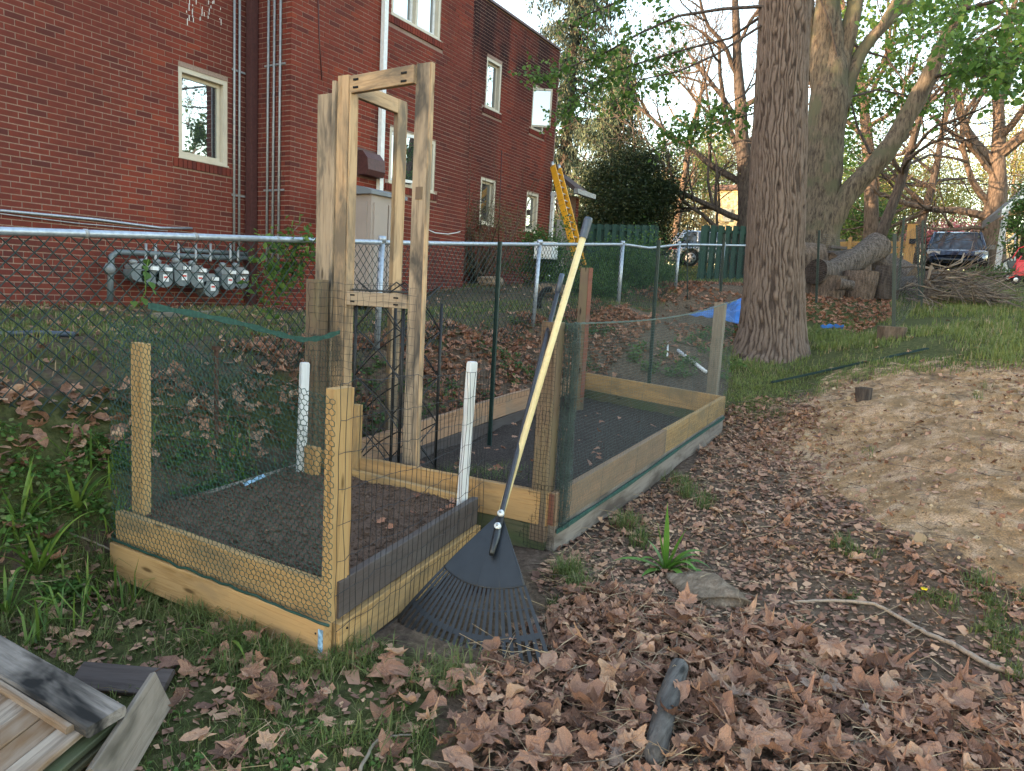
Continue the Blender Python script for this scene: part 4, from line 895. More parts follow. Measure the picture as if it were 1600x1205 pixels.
# ------------------------------------------------------------------ pallet wood arch and obelisk
def arch():
    X0 = 3.26; t = thing('wooden_arch', (X0, 2.95, .25), 'tall trellis frame of reclaimed pallet wood standing in the raised beds', 'trellis frame')
    ya, yb, z0, z1 = 3.15, 2.665, .22, 2.66
    def up_(name, x, y, za, zb_, wy, tx, mat, **k): return board(name, (x, y, za), (x, y, zb_), wy, tx, mat, t, up=(0, 1, 0), **k)
    up_('post', X0+.02, ya+.045, z0, z1, .089, .038, M['pallet'])
    up_('post', X0+.055, yb-.045, z0, z1+.02, .10, .038, M['palletgrey'], warp=.003)
    up_('post_edge', X0+.055, yb-.098, z0, z1+.02, .012, .036, M['pallet'])
    up_('post', X0+.03, ya+.105, z0, z1-.03, .03, .09, M['palletgrey'])
    up_('post', X0+.03, ya+.20, z0+.1, z1-.09, .135, .03, M['palletgrey'], warp=.003)
    up_('post_edge', X0+.045, ya-.006, z0, z1-.1, .012, .07, M['pallet'])
    board('top_rail', (X0+.03, ya+.02, z1-.055), (X0+.03, yb-.0, z1-.04), .10, .038, M['pallet'], t)
    for y in (ya-.05, yb+.07):
        for dz_ in (-.03, -.075): boxobj('screw_pocket', (X0+.009, y, z1+dz_), (.004, .04, .012), M['interior'], t)
    # side frame
    x3 = 3.78
    up_('post', x3, ya+.03, z0, z1-.02, .038, .089, M['pallet'], warp=.002); up_('post_edge', x3+.052, ya+.03, z0, z1-.04, .03, .012, M['pallet'])
    board('side_rail', (X0+.05, ya+.03, z1-.06), (x3-.045, ya+.03, z1-.065), .09, .038, M['pallet'], t)
    board('cross_rail', (X0+.035, ya, 1.335), (X0+.035, yb, 1.34), .085, .036, M['palletgrey'], t)
    for y in (ya-.06, yb+.08):
        for dz_ in (.02, -.02): boxobj('screw_pocket', (X0+.016, y, 1.337+dz_), (.004, .035, .010), M['interior'], t)
    board('top_strip', (X0+.06, ya-.02, 1.39), (X0+.30, yb+.10, 1.39), .012, .05, M['blackplastic'], t)
    up_('wood_knot', X0+.0345, yb-.05, 1.93, 2.0, .05, .004, M['brownpost'])
    ob = thing('plant_obelisk', (3.45, 2.9, .2), 'black metal lattice obelisk standing inside the wooden trellis frame', 'plant support')
    cx, cy, w, zt = 3.50, 2.90, .19, 1.33; K = [(cx-w, cy-w), (cx+w, cy-w), (cx+w, cy+w), (cx-w, cy+w)]
    for (x, y) in K: tubeobj('upright', [(x, y, .2), (x, y, .8), (x, y, zt)], .011, M['blackwire'], ob, 6)
    A = []; B = []
    for s in range(4):
        p, q = np.array(K[s]), np.array(K[(s+1) % 4]); hs = np.arange(.25, zt-.1, .30)
        for h in hs:
            for (h0, h1) in ((h, h+.30), (h+.30, h)):
                n = 8
                for i in range(n):
                    f0, f1 = i/n, (i+1)/n; bow = lambda f: .03*math.sin(math.pi*f)
                    A.append((*(p*(1-f0)+q*f0), h0+(h1-h0)*f0+bow(f0))); B.append((*(p*(1-f1)+q*f1), h0+(h1-h0)*f1+bow(f1)))
    V, F = segs(A, B, .0042, None, 5); obj('lattice', V, F, M['blackwire'], ob, local=False)
arch()

# ------------------------------------------------------------------ single stakes, rake and tool
def white_stakes():
    for (px, yb, yt, px2, lab) in ((470, 738, 568, 476, 'white painted stake at the back of the square bed, behind green netting'), (721, 790, 567, 738, 'white painted stake with a bite out of its side, beside the rake')):
        b = GH(px, yb, .30); tp = vert(b, px2, yt)
        t = thing('garden_stake', b, lab, 'stake'); board('stake_shaft', b-[0, 0, .08], tp, .036, .05, M['whitestake'], t, up=(.3, 1, 0), ch=.004)
        d = nrm(tp-b); board('stake_tip', tp-d*.002, tp+d*.006, .030, .044, M['whitestake'], t, up=(.3, 1, 0))
white_stakes()
def og0(px, py, up=0.):
    r = ray(px, py); ts = np.linspace(1.2, 16, 1500); Q = O3+r*ts[:, None]; f = Q[:, 2]-zg(Q[:, 0], Q[:, 1])-up; return Q[int(np.argmax(f < 0))]
def rake():
    # head plane: contact on the ground in front of the beds, pole leans away against the near post
    hub = P(781, 812, 3.22); top = P(877, 434, 3.80)
    tipL = og0(622, 966, .02); tipR = og0(858, 1032, .025); 
    gl, gr = zg(tipL[0], tipL[1]), zg(tipR[0], tipR[1])
    t = thing('leaf_rake', (hub[0], hub[1], .05), 'black plastic leaf rake with dark handle leaning head down against the raised beds', 'rake')
    tubeobj('handle', [P(776, 838, 3.12), hub, hub*.5+top*.5, top], .0122, M['darkpole'], t, 14)
    tubeobj('handle_cap', [top-nrm(top-hub)*.10, top, top+nrm(top-hub)*.02], .0145, M['grip'], t, 14)
    ctr = P(783, 803, 3.235)
    def fan(a, r):     # a 0..1 across, r 0..1 from hub to tips, in 3D
        # pixel-free: interpolate between edge tips on a bowed arc
        tip = tipL*(1-a)+tipR*a
        bow = .33*math.sin(math.pi*a)
        mid = (tipL+tipR)/2; out = nrm(mid-ctr); side = nrm(tipR-tipL)
        # use polar about the hub
        return None
    mid = (tipL+tipR)/2; out = nrm(mid-ctr); side = tipR-tipL; side = nrm(side-np.dot(side, out)*out); nn = np.cross(side, out); nn = nn if np.dot(nn, O3-ctr) > 0 else -nn
    def polar(p): v = p-ctr; return math.atan2(v@side, v@out), np.linalg.norm(v)
    aL, rL = polar(tipL); aR, rR = polar(tipR); NT = 23
    def pt(f, r, h=0): 
        a = aL+(aR-aL)*f; R = (rL*(1-f)+rR*f)*1.0; R = R*(1-.0*math.sin(math.pi*f)); rr_ = r*R
        return ctr+out*(rr_*math.cos(a))+side*(rr_*math.sin(a))+nn*(h-.05*max(0, r-.9)/.1*0+.02*math.sin(math.pi*min(r, 1)))
    # solid upper plate
    na, nr = 24, 8; V = []; F = []
    for s, h in ((0, .004), (1, -.001)):
        for i in range(na+1):
            for j in range(nr+1):
                r = .03+(.555-.03)*j/nr; V.append(pt(i/na, r, h+.004*math.cos(i/na*NT*0)))
    st = (na+1)*(nr+1); g = lambda s, i, j: s*st+i*(nr+1)+j
    for i in range(na):
        for j in range(nr): F.append((g(0, i, j), g(0, i+1, j), g(0, i+1, j+1), g(0, i, j+1))); F.append((g(1, i, j), g(1, i, j+1), g(1, i+1, j+1), g(1, i+1, j)))
    for j in range(nr): F.append((g(0, 0, j), g(0, 0, j+1), g(1, 0, j+1), g(1, 0, j))); F.append((g(0, na, j+1), g(0, na, j), g(1, na, j), g(1, na, j+1)))
    for i in range(na): F.append((g(0, i, nr), g(0, i+1, nr), g(1, i+1, nr), g(1, i, nr))); F.append((g(0, i+1, 0), g(0, i, 0), g(1, i, 0), g(1, i+1, 0)))
    obj('rake_plate', V, F, M['blackplastic'], t)
    for f in (0.0, .25, .5, .75, 1.0):
        tubeobj('plate_rib', [pt(f, r, .005) for r in np.linspace(.04, .56, 6)], .0035 if 0 < f < 1 else .0045, M['blackplastic'], t, 6)
    tubeobj('plate_rim', [pt(f, .558, .004) for f in np.linspace(0, 1, 25)], .0042, M['blackplastic'], t, 6)
    for i in range(NT):
        f = i/(NT-1); w0 = .0042
        pts = [pt(f, r, .002) for r in (.56, .65, .75, .85, .93)]; e = pt(f, 1.0, -.004); pts.append(e); pts.append(e+out*.006-nn*.028)
        x = nrm(pts[1]-pts[0]); sd = nrm(np.cross(nn, x)); V = []; F = []
        for k, p in enumerate(pts):
            w = .0056+.0016*min(1, k/3); 
            for a, b in ((-w, -.0015), (w, -.0015), (w, .0018), (-w, .0018)): V.append(p+sd*a+nn*b)
        for k in range(len(pts)-1):
            for j in range(4): j2 = (j+1) % 4; F.append((k*4+j, k*4+j2, k*4+4+j2, k*4+4+j))
        F.append((3, 2, 1, 0)); F.append(tuple(len(V)-4+j for j in range(4))); obj('tine', V, F, M['blackplastic'], t)
    def bridge(r, wd):
        n = 60; V = []; F = []
        for i in range(n+1):
            f = i/n
            for a, b in ((r-wd, -.001), (r+wd, -.001), (r+wd, .0014), (r-wd, .0014)): V.append(pt(f, a, b+.001))
        for i in range(n):
            for j in range(4): j2 = (j+1) % 4; F.append((i*4+j, i*4+j2, i*4+4+j2, i*4+4+j))
        F.append((3, 2, 1, 0)); F.append(tuple(n*4+j for j in range(4))); obj('tine_bridge', V, F, M['blackplastic'], t)
    bridge(.862, .016); bridge(.70, .004)
    for q in (P(784, 806, 3.19), P(779, 826, 3.14)):
        q = q+nn*.022; tubeobj('washer', [q-nn*.012, q+nn*.004], .0150, M['zinc'], t, 20); tubeobj('bolt', [q+nn*.004, q+nn*.010], .0055, M['galvlt'], t, 6)
    tubeobj('socket', [P(783, 803, 3.215), P(775, 840, 3.10), P(768, 866, 3.02)], [.017, .017, .012], M['blackplastic'], t, 12)
rake()
def tool():
    b = P(776, 826, 3.36); tp = P(911, 371, 3.42); g = P(919, 344, 3.425)
    t = thing('long_tool_handle', (b[0], b[1], .1), 'pale yellow long tool handle with dark ribbed grip leaning between the rake and the post', 'garden tool')
    d = nrm(tp-b); lo = P(757, 890, 3.30)
    tubeobj('shaft', [lo, b, (b+tp)/2, tp], [.0155, .0158, .016, .0165], M['yellowpole'], t, 16)
    V, F = tube([tp-d*.004, g+d*.0, g+d*.012], [.0205, .0215, .018], 16); obj('grip', V, F, M['grip'], t, smooth=False)
    board('tool_head', lo-d*.02, lo-d*.12, .12, .02, M['rust'], t, up=(0, 1, 0))
tool()
def stakes():
    S = [((782, 378), (767, 667), 5.55, .016, 'dark green steel post inside the long bed in front of the chain link fence'),
         ((1030, 375), (1015, 596), 7.5, .018, 'dark green steel post behind the far end of the long bed'),
         ((1074, 352), (1074, 470), 12.0, .010, 'thin dark rod in the leaf litter in front of the silver car'),
         ((1132, 366), (1127, 442), 12.4, .022, 'dark green post beside the galvanised post left of the big trunk'),
         ((1280, 360), (1276, 460), 12.2, .020, 'dark green post in front of the log pile, just right of the big trunk'),
         ((1398, 365), (1396, 527), 8.9, .021, 'nearest dark green steel post in the grass right of the log pile'),
         ((1413, 338), (1404, 440), 12.4, .020, 'dark green post leaning to the right behind the nearest one'),
         ((1432, 352), (1436, 455), 12.6, .014, 'leftmost of the three close dark posts in front of the dark car'),
         ((1442, 345), (1440, 470), 12.3, .020, 'middle and thickest of the three close dark posts by the dark car'),
         ((1447, 350), (1443, 462), 13.2, .012, 'thin rightmost of the three close dark posts by the dark car')]
    for (a, b, z, r, lab) in S:
        pb = P(b[0], b[1], z); pt_ = vert(pb, a[0], a[1])
        t = thing('fence_post', pb, lab, 'post'); ax = nrm(pt_-pb)
        w = r*2; prof = [(-w/2, 0), (-w/2, w*.5), (-w*.38, w*.5), (-w*.38, w*.12), (w*.38, w*.12), (w*.38, w*.5), (w/2, w*.5), (w/2, 0)]
        x = nrm(np.cross(ax, [1., 0, 0.])); y = np.cross(ax, x); base = pb-ax*.15
        hull_prism('post_profile', [base+x*a_+y*b_ for a_, b_ in prof], pt_-base, M['postgreen'], t)
        if r > .015:
            n = max(2, int(np.linalg.norm(pt_-pb)/.17)); C = [pb+ax*(i+.5)*np.linalg.norm(pt_-pb)/n-y*.004 for i in range(n)]
            V, F = boxes_np(C, [(.012, .012, .02)]*n); obj('post_studs', V, F, M['postgreen'], t)
    pb = P(338, 655, 3.6); t = thing('iron_rod', pb, 'thin rusty iron rod standing in the weeds behind the square bed', 'rod')
    V, F = segs([pb-[0, 0, .1]], [P(338, 545, 3.6)], .011, .011, 8); obj('rod_shaft', V, F, M['rust'], t); boxobj('rod_cap', P(338, 544, 3.6), (.03, .03, .02), M['rust'], t)
    # thin netting between the far posts
    ps = [P(1132, 372, 12.4), P(1280, 366, 12.2), P(1398, 370, 8.9), P(1442, 352, 12.3)]; bs = [P(1127, 440, 12.4), P(1276, 458, 12.2), P(1396, 520, 8.9), P(1440, 466, 12.3)]
    parts = [grid_net(bs[i], bs[i+1], ps[i+1], ps[i], 60, 32, .0010, .004, 0, False, 60+i) for i in range(3)]; V, F = merge(parts)
    g = obj('garden_netting', V, F, M['blackwire'], None, local=False); tag(g, 'thin black garden netting strung between the green posts near the log pile', 'netting')
stakes()

# ------------------------------------------------------------------ trees
def limb(path, k=None, n=None):
    """path: list of (px,py,z,width_px) -> smooth points and radii"""
    p = np.array([P(a, b, z) for a, b, z, w in path]); r = np.array([w*z/FPX/2 for a, b, z, w in path]); m = n or len(p)*5
    s = np.linspace(0, len(p)-1, m); Q = np.stack([np.interp(s, np.arange(len(p)), p[:, i]) for i in range(3)], -1); R = np.interp(s, np.arange(len(p)), r)
    for _ in range(3):
        Q[1:-1] = (Q[:-2]+2*Q[1:-1]+Q[2:])/4
    return Q, R
def grow(rr, p, d, L, r, lev, out, tips, up=.1, spread=.7, n=6, kids=(3, 5), droop=0., wob=.18, minr=.004, shr=.62):
    q = np.array(p, float); d = nrm(d); st = L/n; pts = [q.copy()]; rs = [r]
    for i in range(n):
        d = nrm(d+rr.normal(0, wob, 3)+np.array([0, 0, up-droop*(i/n)])); q = q+d*st; pts.append(q.copy()); rs.append(r*(1-.62*(i+1)/n))
    for i in range(n): out.append((pts[i], pts[i+1], max(rs[i], minr), max(rs[i+1], minr*.8), lev))
    if lev <= 0: tips.append((pts[-1], d)); tips.append((pts[n//2], d)); return
    nk = rr.integers(kids[0], kids[1]+1)
    for k in range(nk):
        f = rr.uniform(.25, 1.0); i = min(n-1, int(f*n)); b = pts[i]+(pts[i+1]-pts[i])*(f*n-i); dd = nrm(pts[i+1]-pts[i])
        s = rr.normal(0, 1, 3); s = nrm(s-np.dot(s, dd)*dd); nd = nrm(dd*(1-spread*.5)+s*spread)
        grow(rr, b, nd, L*shr*rr.uniform(.75, 1.15), max(rs[i]*.6, minr), lev-1, out, tips, up, spread, max(3, n-1), kids, droop, wob, minr, shr)
def seg_mesh(out, thr=.02):
    A = np.array([o[0] for o in out]); B = np.array([o[1] for o in out]); ra = np.array([o[2] for o in out]); rb = np.array([o[3] for o in out]); big = ra > thr; ps = []
    if big.any(): ps.append(segs(A[big], B[big]+nrm(B[big]-A[big])*ra[big, None]*.3, ra[big], rb[big], 7))
    if (~big).any(): ps.append(segs(A[~big], B[~big], ra[~big], rb[~big], 3))
    return merge(ps)
LEAF_PTS = np.array([(0, 0), (.18, .30), (.42, .52), (.5, .25), (.60, .0)])  # unused helper shape
def leaf_cards(C, size, rr, aspect=.75, droop=.0, seed=0, k=4):
    """pointed diamond leaves folded along the midrib: 2 triangles-quads each"""
    n = len(C); R = rot_rand(n, rr, 1.6); s = np.asarray(size); s = np.broadcast_to(s, (n,))*rr.uniform(.7, 1.25, n)
    T = np.array([[0, 0, 0], [.42, aspect/2, .10], [1, 0, -.06], [.42, -aspect/2, .10]]); L = T[None]*s[:, None, None]
    V = np.einsum('nij,nkj->nki', R, L)+np.asarray(C)[:, None]; F = np.array([[0, 1, 2, 3]])[None]+4*np.arange(n)[:, None, None]; return V.reshape(-1, 3), F.reshape(-1, 4)
def heart_cards(C, size, rr, hang=.6):
    n = len(C); a = rr.uniform(0, 6.283, n); s = size*rr.uniform(.7, 1.25, n)
    T = np.array([[0, 0], [.18, .38], [.48, .46], [.8, .24], [1.05, 0], [.8, -.24], [.48, -.46], [.18, -.38]]); k = len(T)
    d = np.stack([np.cos(a), np.sin(a), -hang-rr.uniform(0, .8, n)], -1); d = nrm(d); h = nrm(np.cross(d, np.stack([rr.normal(0, .5, n), rr.normal(0, .5, n), np.ones(n)], -1)))
    nn = np.cross(d, h); V = np.asarray(C)[:, None]+s[:, None, None]*(T[None, :, 0, None]*d[:, None]+T[None, :, 1, None]*h[:, None]-.25*np.abs(T[None, :, 1, None])*nn[:, None])
    F = np.stack([np.arange(n)[:, None]*k+np.array(q)[None] for q in ([0, 1, 2, 3], [0, 3, 4, 5], [0, 5, 6, 7])], 1).reshape(-1, 4); return V.reshape(-1, 3), F

def trunk_mesh(pts, rad, k, fr_ang, fr_h, depth, seed):
    n = len(pts); an = np.arange(k)*2*np.pi/k; T = nrm(np.gradient(pts, axis=0)); V = []
    s = np.r_[0, np.cumsum(np.linalg.norm(np.diff(pts, axis=0), axis=1))]
    x = np.array([1., 0, 0]); 
    SS, AA = np.meshgrid(s, an, indexing='ij')
    w = AA/(2*np.pi)*fr_ang; wob = (vn(SS*1.6, w*.25, seed)-.5)*1.6
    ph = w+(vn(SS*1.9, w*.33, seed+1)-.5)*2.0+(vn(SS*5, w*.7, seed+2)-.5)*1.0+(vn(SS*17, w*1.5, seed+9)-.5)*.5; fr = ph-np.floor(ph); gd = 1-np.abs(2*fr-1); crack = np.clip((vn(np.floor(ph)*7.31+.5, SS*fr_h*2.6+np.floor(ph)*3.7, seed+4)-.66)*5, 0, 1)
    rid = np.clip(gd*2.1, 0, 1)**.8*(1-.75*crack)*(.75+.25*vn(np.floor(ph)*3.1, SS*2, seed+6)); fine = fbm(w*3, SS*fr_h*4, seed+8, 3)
    R = rad[:, None]+(rid-.6)*depth+(fine-.45)*depth*.5+(vn(np.cos(AA)*1.5+3, SS*.7, seed)-.5)*rad[:, None]*.10
    # seam closure
    wgt = np.clip((AA-(2*np.pi-.12))/.12, 0, 1); R = R*(1-wgt)+R[:, :1]*wgt
    for i in range(n):
        u = nrm(np.cross(np.array([0, 1., 0]), T[i])); v = np.cross(T[i], u); V.append(pts[i]+R[i][:, None]*(np.cos(an)[:, None]*u+np.sin(an)[:, None]*v))
    V = np.concatenate(V); i = np.arange(n-1)[:, None]*k; j = np.arange(k)[None]; F = np.stack([i+j, i+(j+1) % k, i+k+(j+1) % k, i+k+j], -1).reshape(-1, 4)
    return V, F, rid
def leafy_branch(rr, pts, out, C, dens, spread=.35, sub=3):
    """fine side twigs with leaf positions along a branch polyline"""
    pts = np.asarray(pts); 
    for i in range(len(pts)-1):
        for _ in range(sub):
            f = rr.random(); b = pts[i]*(1-f)+pts[i+1]*f; d = nrm(nrm(pts[i+1]-pts[i])*.7+rr.normal(0, .6, 3)+[0, 0, -.12]); L = spread*rr.uniform(.5, 1.4); q = b.copy()
            for s in range(4):
                d2 = nrm(d+rr.normal(0, .15, 3)); q2 = q+d2*L/4; out.append((q, q2, .0035, .0025, 0)); q = q2
                for _k in range(dens): C.append(q+rr.normal(0, .05, 3))
def main_tree():
    rr = np.random.default_rng(21); z = 9.3
    t = thing('tree', P(1208, 555, z), 'large straight trunk with deeply furrowed bark at the edge of the grass', 'tree')
    pth = [(1196, 590, z, 146), (1202, 562, z, 122), (1206, 520, z, 99), (1208, 460, z, 91), (1211, 380, z, 85), (1215, 280, z, 81), (1219, 180, z, 78), (1223, 80, z, 77), (1227, 0, z, 76), (1232, -200, z, 72), (1236, -500, z, 62), (1240, -800, z, 50)]
    p = np.array([P(a, b, c) for a, b, c, w in pth]); r = np.array([w*c/FPX/2 for a, b, c, w in pth]); L = np.r_[0, np.cumsum(np.linalg.norm(np.diff(p, axis=0), axis=1))]
    s = np.arange(0, L[-1], .03); Q = np.stack([np.interp(s, L, p[:, i]) for i in range(3)], -1); R = np.interp(s, L, r); kk = np.ones(9)/9; R[4:-4] = np.convolve(R, kk, 'valid')
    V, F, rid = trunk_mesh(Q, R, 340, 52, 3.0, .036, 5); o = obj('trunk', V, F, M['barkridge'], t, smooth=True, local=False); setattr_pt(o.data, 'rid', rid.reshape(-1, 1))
    out = []; C = []
    br = [[(1196, 10, 9.2), (1130, 14, 9.6), (1060, 25, 10), (1000, 52, 10.4), (940, 86, 10.8), (880, 108, 11), (838, 122, 11.2)],
          [(1190, 25, 9.3), (1140, 60, 9.8), (1080, 75, 10.2), (1010, 95, 10.6), (960, 112, 11), (905, 150, 11.3), (878, 178, 11.5)],
          [(1190, 40, 9.2), (1120, 85, 9.5), (1060, 112, 9.8), (1000, 125, 10), (985, 140, 10)],
          [(1185, -60, 9.5), (1100, -40, 9.8), (1020, -20, 10.2), (960, 5, 10.6), (900, 30, 11)],
          [(1186, 175, 9.4), (1150, 185, 9.6), (1110, 196, 9.8), (1060, 205, 10), (1020, 214, 10.2)],
          [(1190, 120, 9.4), (1160, 150, 9.4), (1120, 172, 9.5), (1085, 190, 9.6)]]
    for i, b in enumerate(br):
        pts = np.array([P(*q) for q in b]); w = [.024, .02, .018, .03, .012, .012][i]
        for a in range(len(pts)-1): out.append((pts[a], pts[a+1], w*(1-.75*a/len(pts)), w*(1-.75*(a+1)/len(pts)), 1))
        st = {0: 2, 1: 2, 2: 2, 3: 1, 4: 0, 5: 1}[i]; leafy_branch(rr, pts[st:], out, C, 3, .42, {0: 14, 1: 15, 2: 10, 3: 9, 4: 8, 5: 8}[i])
    V, F = seg_mesh(out, .008); tag(obj('branches', V, F, M['barkd'], t, local=False), kind='stuff')
    C = np.array(C); V, F = heart_cards(C, .062, rr); tag(obj('foliage', V, F, M['canopy'], t, local=False), kind='stuff')
main_tree()
def multi_tree():
    rr = np.random.default_rng(5); z = 16.2
    t = thing('tree', P(1285, 452, z), 'broad grey brown multi stemmed tree with a long leaning limb behind the furrowed trunk', 'tree')
    L = [[(1268, 480, z, 84), (1276, 400, z, 66), (1284, 300, z, 54), (1290, 210, z, 54), (1296, 150, z, 56), (1299, 90, z, 42), (1302, 40, z, 26), (1304, -20, z, 12)],
         [(1288, 150, z, 38), (1284, 90, z, 36), (1290, 30, z, 34), (1300, -60, z, 32), (1310, -200, z, 26)],
         [(1306, 130, z, 32), (1318, 80, z, 28), (1333, 20, z, 24), (1350, -60, z, 20), (1365, -200, z, 15)],
         [(1308, 170, z, 34), (1330, 110, z, 22), (1360, 60, z, 18), (1400, 20, z, 16), (1430, -10, z, 13), (1480, -90, z, 10)],
         [(1303, 180, z-.1, 24), (1335, 105, z-.1, 14), (1370, 50, z-.1, 13), (1395, 10, z-.1, 12), (1425, -50, z, 9)],
         [(1266, 120, z+.3, 26), (1263, 60, z+.5, 22), (1262, 0, z+.6, 20), (1255, -100, z+.8, 16)]]
    lst = []
    for l in L: lst.append(limb(l))
    V, F = multi_tubes([(q, r) for q, r in lst], 22)
    V = V+(fbm(V[:, 0]*6+V[:, 1]*6, V[:, 2]*2.2, 3, 4)-.47)[:, None]*.10*np.array([1, 1, .2]); obj('trunk', V, F, M['bark2'], t, smooth=True, local=False)
    q, r = limb([(1283, 390, z-.1, 40), (1300, 345, z-.2, 34), (1325, 300, z-.3, 32), (1365, 262, z-.4, 29), (1395, 222, z-.5, 28), (1430, 160, z-.6, 27), (1455, 110, z-.8, 23), (1480, 55, z-1, 20), (1510, 5, z-1.2, 17), (1550, -80, z-1.5, 13)])
    V, F = tube(q, r, 22); V = V+(fbm(V[:, 0]*6+V[:, 1]*6, V[:, 2]*4, 9, 4)-.47)[:, None]*.08; obj('leaning_limb', V, F, M['bark2'], t, smooth=True, local=False)
    out = []; C = []
    for b in ([(1300, 130, z-.3), (1308, 90, z-.3), (1298, 40, z-.4), (1282, 0, z-.4), (1275, -40, z-.4)], [(1500, 18, 15), (1540, 10, 14), (1570, 25, 13), (1600, 70, 12.5), (1620, 110, 12)], [(1505, 15, 11.7), (1560, 0, 11), (1600, -12, 10.8)],
              [(1320, 60, z), (1350, 80, z), (1385, 90, z), (1415, 130, z)], [(1360, 240, z), (1340, 200, z+.3), (1330, 160, z+.4)], [(1425, 45, z), (1440, 60, z), (1460, 52, z), (1475, 48, z)],
              [(1310, 150, z), (1335, 150, z+.4), (1372, 140, z+.8), (1420, 150, z+1.2)], [(1460, 120, 12.2), (1500, 110, 12), (1540, 120, 11.6), (1580, 95, 11.2), (1620, 80, 11)]):
        pts = np.array([P(*q) for q in b])
        for a in range(len(pts)-1): out.append((pts[a], pts[a+1], .035*(1-.6*a/len(pts)), .035*(1-.6*(a+1)/len(pts)), 1))
    clusters = [(1345, 150, 45, 35, 18.5, 520), (1400, 140, 40, 40, 18.5, 420), (1450, 30, 40, 30, 18.5, 420), (1400, 70, 40, 30, 18.5, 300), (1530, 60, 60, 40, 11, 330), (1590, 50, 40, 60, 11, 330), (1540, 110, 55, 30, 11.5, 330), (1330, 100, 20, 60, 18.5, 240), (1320, 215, 30, 40, 18.5, 230), (1470, 10, 60, 25, 12, 260), (1360, 20, 60, 30, 18.5, 330), (1500, 85, 30, 40, 18.5, 160), (1450, 165, 35, 20, 18.5, 160), (1590, 120, 30, 25, 11, 150)]
    for (px, py, sx, sy, zz, n) in clusters:
        for i in range(int(n/7)):
            c = P(px+rr.normal(0, sx*.6), py+rr.normal(0, sy*.6), zz+rr.normal(0, .5)); d = rr.normal(0, 1, 3); d[2] *= .3; d = nrm(d); q = c
            for s in range(4):
                q2 = q+nrm(d+rr.normal(0, .2, 3))*.13; out.append((q, q2, .005, .003, 0)); q = q2
                for _ in range(2): C.append(q+rr.normal(0, .05, 3))
    V, F = seg_mesh(out, .012); tag(obj('branches', V, F, M['barkd'], t, local=False), kind='stuff')
    V, F = heart_cards(np.array(C), .10, rr); tag(obj('foliage', V, F, M['canopy'], t, local=False), kind='stuff')
multi_tree()
def bare_tree(base, h, r, seed, lab, mat='barkd', dirs=None, lev=4, spread=.7, kids=(3, 5), up=.08, leaves=None, lsize=.05, group=None, minr=.006, wob=.16, droop=0, lean=(0, 0), lper=1):
    rr = np.random.default_rng(seed); base = np.asarray(base, float); t = thing('tree', base, lab, 'tree', group); out = []; tips = []
    q = base-np.array([0, 0, .3]); pts = [q]; n = 8; d = nrm(np.array([lean[0], lean[1], 1.]))
    for i in range(n): d = nrm(d+rr.normal(0, .05, 3)*[1, 1, .2]); q = q+d*h/n; pts.append(q)
    rs = np.array([r*(1-.75*i/n) for i in range(n+1)]); rs[0] *= 1.25
    V, F = tube(np.array(pts), rs, 12); V = V+(fbm(V[:, 0]*5+V[:, 1]*5, V[:, 2]*2, seed, 3)-.45)[:, None]*r*.3; obj('trunk', V, F, M[mat], t, smooth=True, local=False)
    nb = 13 if dirs is None else len(dirs)
    for k in range(nb):
        if dirs is None: f = rr.uniform(.28, 1); a = rr.uniform(0, 6.28); dd = np.array([math.cos(a), math.sin(a), rr.uniform(.2, .9)]); L = h*rr.uniform(.3, .5)*(1.15-f*.5); rb = r*(1-.7*f)*.5
        else: f, dd, L, rb = dirs[k]; dd = np.array(dd, float)
        i = min(n-1, int(f*n)); b = pts[i]+(pts[i+1]-pts[i])*(f*n-i); grow(rr, b, dd, L, rb, lev-1, out, tips, up, spread, 7, kids, droop, wob, minr)
    V, F = seg_mesh(out, .03); tag(obj('branches', V, F, M[mat], t, local=False), kind='stuff')
    if leaves:
        C = np.array([p for p, d in tips]); C = np.repeat(C, lper, 0); C = C+rr.normal(0, .10 if lper == 1 else .22, C.shape); V, F = leaf_cards(C, lsize, rr, .8); tag(obj('foliage', V, F, M[leaves], t, local=False), kind='stuff')
    return t
# bare spreading trees behind the green fence
bare_tree(P(1160, 418, 25), 9.5, .36, 2, 'bare dark tree with arching branches behind the right green fence panel', dirs=[
    (.12, (-.5, 1, .15), 3.6, .10), (.2, (-.6, 1, .25), 4.6, .12), (.25, (-.2, -.8, .5), 3, .10), (.33, (-.5, 1.2, .5), 4.8, .13), (.42, (-.3, 1, .7), 4.2, .12), (.45, (.4, -.6, 1), 4, .12), (.55, (-.2, 1, 1), 4, .10), (.6, (.1, -1, .8), 3.4, .1), (.7, (-.5, .6, 1), 3.4, .09), (.8, (0, -.5, 1), 3, .07), (.95, (0, .3, 1), 3, .05)], lev=4, kids=(4, 6), up=.06, minr=.007, leaves='olive', lsize=.05)
bare_tree(P(1140, 420, 29), 12, .26, 3, 'tall slim bare tree behind the right green fence panel', lev=4, kids=(3, 5), up=.12, minr=.008)
bare_tree(P(1052, 400, 36), 10, .22, 4, 'slender bare tree farther back between the dark evergreen bush and the arching tree', lev=4, kids=(3, 5), up=.12, minr=.009, mat='barks')
bare_tree(P(1360, 400, 27), 11.5, .30, 6, 'bare tree with warm brown trunk beyond the log pile', mat='barks', lev=4, kids=(3, 5), up=.08, minr=.008, lean=(.02, -.02), leaves='canopy', lsize=.07)
bare_tree(P(1366, 385, 22), 8.5, .17, 7, 'dark leaning bare tree rising behind the big leaning log', lev=4, kids=(3, 5), up=.02, minr=.006, lean=(.15, -.22))
bare_tree(P(1425, 400, 34), 9, .24, 8, 'bare tree behind the wooden fence left of the dark car', lev=4, kids=(3, 5), up=.04, minr=.009, mat='barkd')
